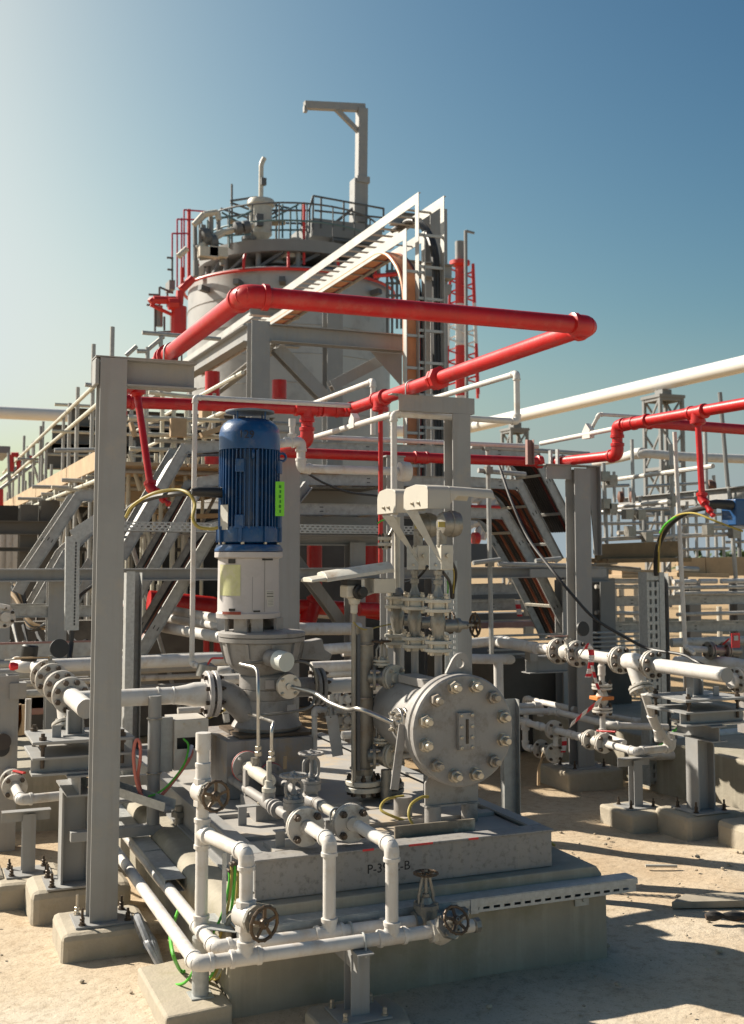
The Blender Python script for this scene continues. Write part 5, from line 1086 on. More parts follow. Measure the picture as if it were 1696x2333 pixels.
tape('red and white tape stretched down to the flange from the orange lever', [aY('J1', x, y, Yj) for x, y in ((1240, 1000), (1100, 1110), (980, 1210), (880, 1300))], .05)
tape('short red and white tape knotted over the white suction pipe', [aY('J1', x, y, Yj + .05) for x, y in ((980, 480), (1070, 370), (1120, 430), (1120, 560), (1100, 680), (1080, 740))], .05)
tape('thin red and white tape hanging down beside the drain valve', [aY('J1', x, y, Yj) for x, y in ((1130, 600), (1160, 720), (1190, 830), (1250, 960))], .025)
tape('tape end hanging below the small round flange', [aY('J1', x, y, 8.6) for x, y in ((800, 1440), (805, 1520), (790, 1620))], .045)
Z5 = .53
T = thing('trim_pipe', 'small white screwed trim pipes with drop to the twin round flanges', 'pipe', (5.2, 8.8, .3), 'low drain lines')
b1, b2, b3 = aY('J1', 100, 1090, 9.25), aY('J1', 520, 1060, 9.25), aY('J1', 520, 1250, 9.25); run(T, [(b1.x - .1, 9.25, b1.z), (b2.x, 9.25, b1.z), (b2.x, 9.25, Z5)], .03, WHITE)
c1, c2 = aY('J1', 350, 990, 9.6), aY('J1', 860, 1090, 9.0); run(T, [c1 - Z_ * .3, c1, (c1.x + .02, 8.75, c1.z)], .028, WHITE)
tee(T, (5.17, 8.95, Z5), Y_, (0, 0, -1), .029, WHITE); run(T, [(5.17, 8.95, Z5), (5.17, 8.95, .31), (5.24, 8.85, .30)], .026, WHITE); coupling(T, (5.17, 8.7, Z5), Y_, .029, WHITE)
flange(T, (5.17, 9.12, Z5), Y_, .080, .016, 4, .016, WHITE_D, BOLT_D, .45, gap=.005)
T = thing('ball_valve', 'low twin flanged ball valve with pale hanging lever and blind end', 'valve', (5.28, 8.75, .22), 'small flanged valves')
flange(T, (5.27, 8.84, .305), Y_, .082, .018, 4, .012, WHITE_D, BOLT_D, .45, gap=.0, spin=.785, pair=False); flange(T, (5.28, 8.66, .30), (0, -1, 0), .085, .03, 4, .0135, WHITE_D, BOLT_D, .05, pair=False, spin=.785)
M().lathe([(.04, 0), (.05, .05), (.05, .1), (.04, .15)], (5.275, 8.68, .302), Y_, 16).obj('body', CAST, T); m = M(); m.bar((5.24, 8.75, .3), (5.17, 8.72, .17), .02, .008, (0, -1, 0)); m.bar((5.17, 8.72, .175), (5.165, 8.72, .02), .026, .012, (0, -1, 0)); m.obj('lever', WOOD, T)
f = thing('round_flange', 'flange pair with black bolts where the tape ends', 'flange', (5.21, 8.45, .5), 'small flanged valves'); flange(f, (5.17, 8.46, Z5), Y_, .082, .018, 4, .013, WHITE_D, BOLT_D, .45, gap=.006, spin=.785)
M().cyl((5.17, 8.44, .40), (5.17, 8.44, .48), .022).obj('drain_stub', WHITE, f)
T = thing('strainer_drain', 'slanting white drain pipe from the right strainer down to the low elbow', 'pipe', (5.55, 7.33, .55), 'low drain lines')
run(T, [aY('J2', 340, 690, 7.25), aY('J2', 450, 1020, 7.28), (5.53, 7.33, .53)], .03, WHITE); coupling(T, aY('J2', 500, 1150, 7.3), (.2, .1, -1), .031, WHITE)
p = aY('J2', 590, 1230, 7.5); cable('earth_cable', 'green earth cable behind the slanting white drain pipe', [p + Vector((-.15, 0, -.06)), p, p + Vector((.1, .05, .06)), p + Vector((.25, .1, .12))], .012, GREEN)
T = thing('low_pipe_run', 'white pipe run crossing low behind the slim right pipe stand', 'pipe', (5.8, 8.5, .5), 'low drain lines')
a, b = aY('J1', 850, 1290, 8.9), aY('J2', 600, 1070, 8.0); run(T, [(5.1, 9.0, .62), (5.45, 8.9, .62), (5.5, 8.1, .60), (b.x, 8.0, b.z)], .028, WHITE)
T = thing('low_pipe_run', 'rear thin white pipe sloping away low behind the slim right stand', 'pipe', (5.8, 8.5, .5), 'low drain lines'); a, b = aY('J1', 1130, 1150, 9.3), aY('J2', 250, 1000, 8.5); run(T, [a, b, b + Vector((.25, -.1, 0))], .024, WHITE)
# plinths of the neighbouring pumps
def wall_plinth(label, lo, hi): return tag(M().box(lo, hi).obj('concrete_plinth', CONC, bevel=.02), label, 'plinth', 'plinths of the neighbouring pumps')
wall_plinth('sunlit streaked concrete plinth of the second pump on the right', (6.1, 5.2, -.1), (8.4, 10.6, .42))
wall_plinth('dark shaded concrete plinth at the left picture edge', (-1.5, 8.8, -.1), (1.25, 10.4, .44))
T = thing('white_pipe', 'white pipes running along the right plinth edge', 'pipe', (6.2, 7.8, .45), 'white pipes behind the skid')
for k, (y, z_) in enumerate(((7.83, .40), (7.95, .47))): M().cyl(aY('J2', 370, 1380, 8.2) + Vector((0, .1 * k, .02 * k)), (7.9, 6.9 + .12 * k, .42), .045).obj('pipe', WHITE, T)
M().cyl((6.3, 8.3, .425), (9, 8.3, .425), .04).obj('pipe', WHITE, T)
# second pump motor just entering on the right with its big cable
a, b = aY('D', 1565, 1260, 7.0), aY('D', 1640, 1080, 7.0); OFF = Vector((a.x + .48 - PX, .28, 0))
T = dup(PUMP, OFF, 'second vertical pump, only its blue terminal box entering at the right picture edge')
m = M(); m.box((a.x, 6.95, a.z), (a.x + .29, 7.12, b.z)); m.obj('terminal_box', BLUE, T, bevel=.012)
g = aY('D', 1560, 1120, 7.0); m = M(); m.lathe([(.02, .22), (.035, .15), (.04, .0)][::-1], g, (-1, 0, .05), 14); m.obj('cable_gland', BLACK, T); e = aY('D', 1640, 1000, 7.0); M().ring(e + Vector((.06, 0, 0)), (0, 1, 0), .03, .010, 16, 8).obj('lifting_eye', BLUE, T)
dup(PEDESTAL, OFF, 'steel box pedestal of the second pump beyond the right picture edge')
cable('power_cable', 'thick black power cable arching from the right motor into the slotted duct', [aY('D', 1450, 1125, 7.1), aY('D', 1350, 1140, 7.3), aY('D', 1230, 1180, 7.6), aY('D', 1130, 1260, 7.9), aY('D', 1065, 1380, 8.1), aY('D', 1045, 1500, 8.25), aY('D', 1045, 1600, 8.3)], .026, BLACK_C, n=12)
cable('earth_cable', 'yellow green earth cable following the thick arching power cable', [aY('D', 1640, 1300, 7.0), aY('D', 1450, 1230, 7.1), aY('D', 1300, 1175, 7.3), aY('D', 1170, 1200, 7.6), aY('D', 1090, 1290, 7.9), aY('D', 1065, 1400, 8.05), aY('D', 1060, 1580, 8.25)], .008, YELLOW)
cable('earth_cable', 'short green end of the earth cable on the power cable bend', [aY('D', 1190, 1190, 7.55), aY('D', 1110, 1250, 7.75), aY('D', 1070, 1310, 7.9)], .009, GREEN)
BOXM = surf('pale_box_steel', (.52, .49, .44), .45, metal=.15, var=.08, scale=6, spots=(.36, .3, .22), spot_amt=.5, spot_scale=9)
def duct(label, x, y, z1, face, side):
    T = thing('cable_duct', label, 'cable duct', (x, y, .02), 'upright galvanised cable ducts')
    if face:
        m = M(); n = int((z1 - .1) / .075); w_ = face
        for i in range(n):
            z = .06 + i * .075; m.box((x, y, z), (x + w_, y + .003, z + .03)); m.box((x, y, z + .03), (x + w_ * .2, y + .003, z + .075)); m.box((x + w_ * .38, y, z + .03), (x + w_ * .62, y + .003, z + .075)); m.box((x + w_ * .8, y, z + .03), (x + w_, y + .003, z + .075))
        m.box((x, y, z1 - .07), (x + w_, y + .003, z1)); m.box((x - .002, y + .0032, .02), (x + .002, y + .12, z1)); m.obj('slotted_face', GALV, T)
        M().box((x + .006, y + .03, .03), (x + w_ - .004, y + .05, z1 - .02)).obj('back_plate', GALV_D, T)
    m = M(); m.channel((x + face + side / 2 + .002, y + .10, .02), (x + face + side / 2 + .002, y + .10, z1 - .01), side, .1, .003, up=(0, -1, 0)); m.obj('side_channel', GALV_D, T)
    m = M(); m.box((x + face + .002, y - .004, .02), (x + face + side * .55, y - .001, z1)); m.obj('edge_strip', GALV, T); return T
duct('galvanised slotted duct with cable entering its top on the right', 6.035, 8.3, 1.87, .13, .10); duct('plain galvanised duct half hidden behind the front left column', 1.47, 8.2, 1.9, 0, .115)
M_ = M(); M_.box((3.30, 6.66, .2), (3.345, 6.664, 2.0))
T = thing('slotted_strip', 'narrow pale slotted strip fixed to the column behind the vessel', 'cable tray', (3.32, 6.68, .3))
m = M()
for i in range(44):
    z = .35 + i * .037; m.box((3.268, 6.68, z), (3.36, 6.683, z + .017)); m.box((3.268, 6.68, z + .017), (3.288, 6.683, z + .037)); m.box((3.3, 6.68, z + .017), (3.33, 6.683, z + .037)); m.box((3.345, 6.68, z + .017), (3.36, 6.683, z + .037))
m.obj('strip', GALV, T)
m = M(); m.channel((3.46, 6.2, .0), (3.46, 6.2, 1.13), .11, .05, .004, up=(0, -1, 0)); m.prism([(0, 0), (.12, 0), (.12, .35)], (3.28, 6.215, .75), X_, Z_, (0, .004, 0)); tag(m.obj('galvanised_post', GALV_D), 'dark galvanised channel post just right of the round vessel', 'post')
# ------------------------------------------------------------------ junction box on its bent post, left of the pump
T = thing('box_post', 'bent grey tube post carrying the junction box', 'post', (1.365, 6.62, .4))
m = M(); m.cyl((1.365, 6.62, .47), (1.365, 6.62, 1.20), .0375, n=22); m.obj('upright', GREY, T); M().box((.9, 6.585, .415), (1.405, 6.66, .47)).obj('foot_arm', GREY, T, bevel=.004)
T = thing('junction_box', 'pale open bottom metal junction box clamped to the bent post', 'junction box', (1.57, 6.62, .76))
x0, x1, z0, z1 = 1.475, 1.675, .77, 1.055
m = M(); hx = (x0 + x1) / 2; 
pl = [(x0, z0), (x1, z0), (x1, z1), (x0, z1)]
def slotplate(m, x0, x1, z0, z1, sx0, sx1, sz0, sz1, y, t):
    m.box((x0, y, z0), (x1, y + t, sz0)); m.box((x0, y, sz1), (x1, y + t, z1)); m.box((x0, y, sz0), (sx0, y + t, sz1)); m.box((sx1, y, sz0), (x1, y + t, sz1))
slotplate(m, x0, x1, z0, z1, 1.49, 1.605, .89, .955, 6.585, .003); m.obj('front_plate', BOXM, T)
m = M(); m.box((x0 - .0, 6.5885, z1 - .003), (x1, 6.86, z1)); m.box((x0, 6.5885, z0), (x0 + .003, 6.86, z1 - .0035)); m.box((x1 - .003, 6.5885, z0), (x1, 6.86, z1 - .0035)); m.box((x0 + .0035, 6.86, z0), (x1 - .0035, 6.864, z1 - .0035)); m.obj('housing', BOXM, T)
M().box((1.485, 6.65, .80), (1.66, 6.66, 1.03)).obj('inner_board', BLACK, T); m = M(); m.box((1.40, 6.62, .76), (1.473, 6.66, 1.07)); m.obj('mounting_rail', GALV_D, T)
for z_ in (1.07, .76): M().ring((1.365, 6.62, z_), Z_, .042, .005, 24, 6).obj('clamp', BOLT, T)
for x in (1.53, 1.62): M().hexa((x, 6.585, 1.035), (0, -1, 0), .008, .005).obj('screw', BOLT, T)
q = lambda x, y, Yv=6.5: aY('J5', x, y, Yv)
cable('hose', 'pink hose looping from the tray up to the junction box opening', [q(770, 1400, 6.57), q(770, 1480, 6.54), q(700, 1600), q(580, 1760), q(450, 1900), q(340, 1935), q(260, 1860), q(215, 1700), q(195, 1500), q(205, 1380), q(230, 1330), q(260, 1380), q(262, 1520), q(240, 1700, 6.53), q(270, 1850, 6.55)], .0095, PINK)
cable('earth_cable', 'green earth wire taped along the pink hose', [q(690, 1320, 6.56), q(740, 1390, 6.55), q(700, 1570, 6.485), q(560, 1760, 6.485), q(440, 1860, 6.485), q(340, 1895, 6.485)], .006, GREEN)
p = q(765, 1410, 6.55); M_ = M(); M_.cyl(q(775, 1390, 6.565), q(735, 1510, 6.53), .012); tag(M_.obj('cable_sleeve', surf('clear_sleeve', (.45, .47, .55), .3)), 'pale clear sleeve on the pink hose end', 'sleeve')
cable('earth_cable', 'yellow cable running from the junction box to the pump foot', [aY('J5', 940, 1115, 6.75), aY('J5', 1060, 1060, 6.85), aY('J5', 1110, 1030, 6.9)], .008, YELLOW)
M_ = M(); M_.cyl((1.52, 6.62, .43), (1.52, 6.62, .56), .03); M_.cyl((1.52, 6.62, .5), (1.52, 6.62, .53), .05, n=6); tag(M_.obj('anchor_nut', CAST), 'dark anchor nut on the plinth edge below the junction box', 'nut')
m = M(); m.channel((1.0, 6.8, .70), (1.40, 5.95 + .4, .60), .1, .05, .003, up=(0, 0, 1)); tag(m.obj('galvanised_channel', GALV), 'galvanised channel running behind the pink hose loop', 'cable tray')
m = M(); m.box((1.12, 7.1, .60), (1.48, 7.14, .66)); m.box((1.15, 7.0, .52), (1.46, 7.3, .53)); tag(m.obj('access_step', GREY), 'small grey step bracket behind the left column', 'step')
# plank and glove-like rag on the sand, loose pads
tag(M().prism([(0, 0), (1.6, -.55), (1.66, -.35), (.17, .1)], aZ('G1', 1100, 1065, .005), X_, Y_, (0, 0, .038)).obj('plank', surf('grey_weathered_plank', (.3, .26, .2), .85, var=.2, scale=6, spots=(.2, .17, .12), spot_amt=.5), bevel=.003), 'weathered plank lying on the sand at the right edge', 'plank')
m = M(); o = aZ('G1', 1380, 1150, .02); pts = smooth_pts([o + Vector((-.02, .0, .02)), o + Vector((.05, -.03, .025)), o + Vector((.14, -.06, .02)), o + Vector((.26, -.1, .02))], 5); m.tube(pts, [.012 + .016 * abs(math.sin(i * .45 + .4)) for i in range(len(pts))], 9); tag(m.obj('rag', surf('black_rag', (.03, .027, .025), .8, var=.5, scale=15, spots=(.2, .08, .02), spot_amt=.4, spot_scale=12)), 'crumpled black rag lying against the weathered plank', 'rag')
footing('rounded concrete block at the right picture edge nearest the plank', 5.36, 6.1, 6.28, 6.62, .16, .04)
footing('concrete footing at the far left picture edge', .0, .60, 7.09, 7.6, .14, .035)
cable('earth_cable', 'yellow earth cable end lying on the right end of the plinth', [(3.06, 5.35, .52), (3.12, 5.34, .515), (3.2, 5.36, .50), (3.26, 5.34, .465)], .008, YELLOW)
m = M(); m.tube([aZ('G1', 900, 740, .008), aZ('G1', 1140, 742, .008)], .010, 10); tag(m.obj('offcut_tube', HOOD2), 'short pale tube offcut lying on the sand right of the skid', 'tube')
cable('power_cable', 'long thin black cable sagging across in front of the right column', [aY('C', 1240, 960, 9.6), aY('C', 1340, 1250, 9.3), aY('C', 1480, 1560, 9.0), aY('D', 330, 1570, 8.45), aY('D', 460, 1730, 8.3), aY('D', 620, 1900, 8.2), aY('D', 850, 2040, 8.1), aY('D', 1000, 2110, 8.0), aY('J2', 750, 250, 7.6), aY('J2', 900, 320, 7.4), aY('J2', 1000, 370, 7.3)], .013, BLACK_C)
FR.update({'K1': (260, 880, 3.658), 'K2': (630, 960, 3.659), 'K3': (1060, 980, 4.361), 'K4': (0, 960, 4.2), 'K5': (1340, 860, 3.545), 'K6': (330, 340, 4.457), 'K7': (640, 400, 3.585)})
def tubes(T, f, Yv, lst, r=.024, mat=None, name='tube', n=8):
    """tubes picked by their ends in a zoom frame, all at depth Yv (or a depth per end)"""
    for t in lst:
        x0, y0, x1, y1 = t[:4]; Y0, Y1 = (t[4], t[5]) if len(t) > 5 else (Yv, Yv)
        M().cyl(aY(f, x0, y0, Y0), aY(f, x1, y1, Y1), r, n=n).obj(name, mat or GALV_D, T)
# ------------------------------------------------------------------ cable tray bridge crossing behind the pumps
RAILM = surf('tray_side_rail', (.37, .365, .345), .55, metal=.2, var=.2, scale=16, spots=(.22, .2, .165), spot_amt=.6, spot_scale=12, bump=.04)
def tray(label, f_pts, Yv, wdt=.55, h=.11, fill=(), group='cable trays crossing behind the pumps', holes=True, rungs=True, sag=0):
    """ladder tray: two side rails following a polyline in the x/z plane, rungs between, cable bundle inside"""
    pts = [aY(f, x, y, Yv) for f, x, y in f_pts]
    T = thing('cable_tray', label, 'cable tray', pts[0], group)
    def rail(yo, nm):
        m = M()
        # mitred offset polyline
        n = len(pts); up = []
        for i in range(n):
            a = (pts[i] - pts[i - 1]).normalized() if i else None; b = (pts[i + 1] - pts[i]).normalized() if i < n - 1 else None
            na = Vector((-a.z, 0, a.x)) if a else None; nb = Vector((-b.z, 0, b.x)) if b else None
            if na is None: up.append(nb)
            elif nb is None: up.append(na)
            else: v = (na + nb).normalized(); up.append(v / max(.5, v.dot(na)))
        vs = []
        for p, u in zip(pts, up):
            q = p + Vector((0, yo, 0))
            vs += [q - u * h / 2, q + u * h / 2, q + u * h / 2 + Vector((0, .004, 0)), q - u * h / 2 + Vector((0, .004, 0))]
        fs = []
        for i in range(n - 1):
            a, b = 4 * i, 4 * i + 4
            for k in range(4): fs.append((a + k, a + (k + 1) % 4, b + (k + 1) % 4, b + k))
        fs += [(3, 2, 1, 0), (4 * n - 4, 4 * n - 3, 4 * n - 2, 4 * n - 1)]; m.add(vs, fs)
        # return lips and joint holes
        for i in range(n - 1):
            q, e = pts[i] + Vector((0, yo - .010, 0)), pts[i + 1] + Vector((0, yo - .010, 0)); d = (e - q).normalized(); u = Vector((-d.z, 0, d.x))
            for q_ in (1, -1): m.bar(q + u * q_ * (h / 2 - .003), e + u * q_ * (h / 2 - .003), .019, .004, u)
        m.cur = 1
        for i in range(n - 1):
            q, e = pts[i] + Vector((0, yo - .001, 0)), pts[i + 1] + Vector((0, yo - .001, 0)); d = (e - q).normalized(); L_ = (e - q).length; u = Vector((-d.z, 0, d.x))
            if holes:
                s = .35
                while s < L_ - .2:
                    for dz in (-.02, .02): m.bar(q + d * (s - .018) + u * dz, q + d * (s + .018) + u * dz, .004, .008, u)
                    s += 1.1
        return m.obj(nm, [RAILM, BLACK], T)
    rail(0, 'side_rail'); rail(wdt, 'side_rail')
    if rungs:
        for i in range(len(pts) - 1):
            d = pts[i + 1] - pts[i]; k = max(1, int(d.length / .33)); u = d.normalized()
            for j in range(k):
                p = pts[i] + d * ((j + .5) / k) - Vector((-u.z, 0, u.x)) * h * .42; M().bar(p + Vector((0, .005, 0)), p + Vector((0, wdt - .001, 0)), .03, .012, (-u.z, 0, u.x)).obj('rung', RAILM if j % 3 else HOOD2, T)
    for k, (yo, r, mt) in enumerate(fill):
        m = M(); q = []
        for i, p in enumerate(pts):
            d = (pts[min(i + 1, len(pts) - 1)] - pts[max(i - 1, 0)]).normalized(); q.append(p + Vector((0, yo, 0)) - Vector((-d.z, 0, d.x)) * (h * .3 - r))
        c = M().tube(arc_pts(q, .25), r, 8).obj('cable', mt, T)
    return T
ORANGE_D = surf('shaded_orange_sheath', (.24, .07, .032), .55, var=.3, scale=4, spots=(.25, .15, .09), spot_amt=.4, bump=.02); RED_C = surf('shaded_red_sheath', (.17, .025, .02), .55, var=.3, scale=4, bump=.02)  # darker copies of the cable sheaths, the shade in the trays coloured in
OR = [(.06 + .052 * i, .022, [ORANGE_D, ORANGE_D, BLACK_C, ORANGE_D, RED_C, BLACK_C, ORANGE_D, BLACK_C, BLACK_C][i]) for i in range(9)]
BK = [(.06 + .05 * i, .021, [BLACK_C, RED_C, BLACK_C, BLACK_C, BLACK_C, BLACK_C, BLACK_C, BLACK_C, BLACK_C][i]) for i in range(9)]
RD = [(.06 + .06 * i, .024, [RED_C, ORANGE_D, BLACK_C, BLACK_C, ORANGE_D, BLACK_C, BLACK_C][i]) for i in range(7)]
tray('uppermost tray of the bridge, sloping down on both sides with black cables', [('K1', 60, 1430), ('K1', 590, 520), ('K1', 900, 500), ('K2', 500, 220), ('K3', 60, 215), ('K3', 690, 235), ('K3', 1080, 1000)], 10.9, fill=BK)
tray('second tray of the bridge with orange cables on its right slope', [('K1', 120, 1880), ('K1', 730, 800), ('K1', 960, 770), ('K2', 500, 490), ('K3', 60, 515), ('K3', 545, 545), ('K3', 940, 1300)], 10.6, fill=OR)
tray('third tray of the bridge with orange and black cables, lowest of the slopes', [('K1', 180, 2300), ('K1', 850, 1180), ('K2', 90, 730), ('K2', 700, 735), ('K3', 60, 822), ('K3', 395, 835), ('K3', 760, 1470), ('K3', 1010, 1980), ('K3', 1060, 2100)], 10.3, fill=RD)
tray('steep empty tray rising behind the left column', [('K4', 170, 1640), ('K4', 285, 1430), ('K4', 760, 720), ('K4', 960, 690)], 11.3, group='cable trays crossing behind the pumps')
tray('lower steep tray beside the perforated riser on the left', [('K4', 330, 1800), ('K4', 640, 1260), ('K4', 960, 700 + 260)], 10.9, h=.09)
tray('narrow sloping tray with loose black cables behind the left column', [('K4', 560, 2000), ('K4', 960, 1330)], 10.7, h=.09, fill=BK[:5])
for lab, pts, Yv in (('long level tray at the left under the cross beam', [('K4', -300, 1830), ('K4', 880, 1815)], 10.2), ('upper long level tray with joint slots on the right', [('K5', 60, 1640), ('K5', 160, 1815), ('K5', 1700, 1790)], 11.6), ('lower long level tray with joint slots on the right', [('K5', 60, 2030), ('K5', 1700, 2010)], 11.4), ('long level tray low behind the vessel valves', [('K3', 40, 1590), ('K3', 600, 1575)], 13.5), ('pinkish level tray lowest behind the vessel valves', [('K3', 40, 1750), ('K3', 700, 1735)], 13.0)):
    tray(lab, pts, Yv, h=.10 if Yv < 12 else .13, group='level cable trays')
# perforated tray: riser on the left, then level across the picture
def perf_plate(m, p0, p1, H, t=.003, rows=3, pitch=.05):
    p0, p1 = Vector(p0), Vector(p1); d = p1 - p0; L_ = d.length; d.normalize(); up = Vector((-d.z, 0, d.x)); n = int(L_ / pitch)
    def q(a, b, c, e): m.prism([(a, b), (c, b), (c, e), (a, e)], p0, d, up, Vector((0, t, 0)))
    hh = H / (2 * rows + 1)
    for r_ in range(rows + 1): q(0, hh * 2 * r_, L_, hh * (2 * r_ + 1))
    for r_ in range(rows):
        for i in range(n + 1):
            a = i * pitch + (pitch / 2 if r_ % 2 else 0)
            if a < L_: q(a, hh * (2 * r_ + 1), min(a + pitch * .42, L_), hh * (2 * r_ + 2))
T = thing('perforated_tray', 'long perforated galvanised tray crossing level behind the pump stool', 'cable tray', aY('K1', 90, 1210, 9.9))
m = M(); perf_plate(m, aY('K1', -60, 1205, 9.9), aY('K2', 1250, 948, 9.9), .085); m.obj('perforated_side', GALV, T)
a, b = aY('K1', -60, 1205, 9.9), aY('K2', 1250, 948, 9.9); m = M(); m.add([a, b, b + Vector((0, .32, 0)), a + Vector((0, .32, 0))] + [v + Vector((0, 0, .004)) for v in (a, b, b + Vector((0, .32, 0)), a + Vector((0, .32, 0)))], [(3, 2, 1, 0), (4, 5, 6, 7), (0, 1, 5, 4), (1, 2, 6, 5), (2, 3, 7, 6), (3, 0, 4, 7)]); m.obj('tray_floor', FARGREY, T)
T = thing('perforated_tray', 'speckled perforated tray riser bending over at its top beside the left column', 'cable tray', aY('K4', 690, 2000, 9.6))
a, b, c_ = aY('K4', 690, 2000, 9.6), aY('K4', 700, 1100, 9.6), aY('K4', 960, 930, 9.6)
m = M(); m.channel(a, b, .112, .06, .003, up=(0, 1, 0)); m.obj('riser', GALV, T)
m = M(); m.bar(b + Vector((0, 0, 0)), c_, .004, .11, (0, 0, 1)); m.obj('bend_side', GALV, T); m = M()
for i in range(26): z = a.z + .05 + i * .035 * (b.z - a.z - .1) / .95; m.box((b.x + .02, a.y - .002, a.z + .04 + i * (b.z - a.z - .08) / 26), (b.x + .032, a.y - .0005, a.z + .06 + i * (b.z - a.z - .08) / 26))
m.obj('slots', BLACK, T)
# cross beam, columns and brackets carrying the trays
def steel(name, label, beams, cat='steel frame', mat=None, group=None):
    """welded steel: each member a part"""
    p = Vector(beams[0][1]); T = thing(name, label, cat, (p.x, p.y, 0), group)
    for nm, a, b, h, w_, up in beams: m = M(); m.ibeam(a, b, h, w_, .012, .009, up); m.obj(nm, mat or GREY, T)
    return T
c0, c1 = aY('K4', -200, 1475, 10.1), aY('K3', 1100, 1435, 10.1)
bm_ = [('cross_beam', (c0.x, 10.1, c0.z), (c1.x + .3, 10.1, c0.z), .11, .16, (0, 0, 1))]
for f, x, yt in (('K4', 550, 1405), ('K4', 10, 1430), ('K2', 60, 330), ('K2', 655, 1010)):
    p = aY(f, x, yt, 10.25); bm_.append(('column', (p.x, 10.25, 0), (p.x, 10.25, p.z), .16, .16, (0, 1, 0)))
p = aY('K3', 870, 1490, 10.25); bm_.append(('column', (p.x + .15, 10.25, 0), (p.x + .15, 10.25, p.z), .16, .16, (0, 1, 0)))
b0 = aY('K2', 130, 870 + 120, 10.25); b1 = aY('K2', 960, 880 + 110, 10.25); bm_.append(('tray_beam', (b0.x, 10.3, b0.z), (b1.x, 10.3, b0.z), .10, .14, (0, 0, 1)))
b0 = aY('K2', 120, 560, 10.4); b1 = aY('K2', 260, 540, 10.4); bm_.append(('bracket', aY('K2', 130, 690, 10.4), aY('K2', 260, 530, 10.4), .1, .1, (0, 0, 1)))
bm_.append(('diagonal', aY('K2', 120, 1110, 10.5), aY('K2', 540, 1680, 10.5), .15, .10, (0, 1, 0)))
steel('steel_gantry', 'grey steel frame with level cross beam under the tray bridge', bm_, 'steel frame')
p = aY('K3', 640, 1400, 9.9); tag(M().box((p.x, 9.88, p.z - .06), (p.x + .9, 9.90, p.z + .02)).obj('splice_plate', GREY), 'pale grey splice plate bolted on the cross beam left of the right column', 'plate')
# scaffold standard and tubes right of the vessel
T = thing('scaffold', 'galvanised scaffold tube standard with level tubes left of the right column', 'scaffold', (aY('K3', 260, 2090, 9.7)))
tubes(T, 'K3', 9.7, [(225, 150, 265, 2290), (60, 160, 1230, 235), (130, 400, 600, 440)], .024); tubes(T, 'K3', 9.55, [(330, 1330, 1010, 1345), (80, 1320, 350, 1285), (700, 1300, 950, 1275)], .022)
for x, y in ((215, 165), (232, 400), (245, 1320)): p = aY('K3', x, y, 9.66); M().box(p - Vector((.035, .03, .035)), p + Vector((.035, .03, .035))).obj('coupler', CAST, T)
# lower right dark trench pipes and kerbs behind the vessel
for i, (y0, y1, z_, lab) in enumerate(((8.9, 9.25, .62, 'upper white pipe with bend right of the column behind the vessel'), (8.7, 8.75, .95, 'lower white pipe with end cap right of the column behind the vessel'))): pass
T = thing('white_pipe', 'thick white pipe bending down towards the right ball valve', 'pipe', aY('K3', 300, 2130, 9.9), 'white pipes behind the skid')
M().tube(arc_pts([aY('K3', -300, 2150, 10.0), aY('K3', 370, 2090, 10.0), aZ('J1', 480, 400, ZS2)], .12), .05, 18).obj('pipe', WHITE, T)
T = thing('white_pipe', 'white pipe with small drip leg and capped end below the thick bend', 'pipe', aY('J1', 100, 560, 9.4), 'white pipes behind the skid'); run(T, [aY('J1', -300, 520, 9.4), aY('J1', 150, 530, 9.4)], .045, WHITE); a = aY('J1', 150, 530, 9.4); M().lathe([(.045, 0), (.045, .03), (.03, .055), (0, .062)], a, X_, 18).obj('end_cap', WHITE, T); M().cyl(aY('J1', 30, 560, 9.4), aY('J1', 40, 1100, 9.4), .045).obj('leg', WHITE, T)
p = aY('J1', 320, 560, 9.6); m = M(); m.ibeam((p.x, 9.55, p.z - .02), (p.x + .6, 9.55, p.z - .02), .16, .16, .01, .008); tag(m.obj('support_beam', GREY), 'short grey beam under the thick white pipe at the right', 'beam')
p = aY('J1', 420, 430, 9.5); tag(M().box((p.x - .045, 9.45, p.z - .09), (p.x + .04, 9.55, p.z + .09)).obj('pipe_shoe', GREY), 'small grey shoe block gripping the thick white pipe', 'pipe shoe')
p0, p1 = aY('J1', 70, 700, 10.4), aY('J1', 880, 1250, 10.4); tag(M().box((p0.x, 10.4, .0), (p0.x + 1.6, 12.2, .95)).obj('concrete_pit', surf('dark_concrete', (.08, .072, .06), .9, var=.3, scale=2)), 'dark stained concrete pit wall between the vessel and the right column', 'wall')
for k in range(5): tag(M().cyl((p0.x - .2, 10.35 - .02 * k, 1.0 + .05 * k), (p0.x + 2.0, 10.35 - .02 * k, 1.0 + .05 * k), .012).obj('conduit', GALV_D), 'thin grey conduit in the stack of level conduits over the dark pit', 'conduit', 'conduits over the dark pit')
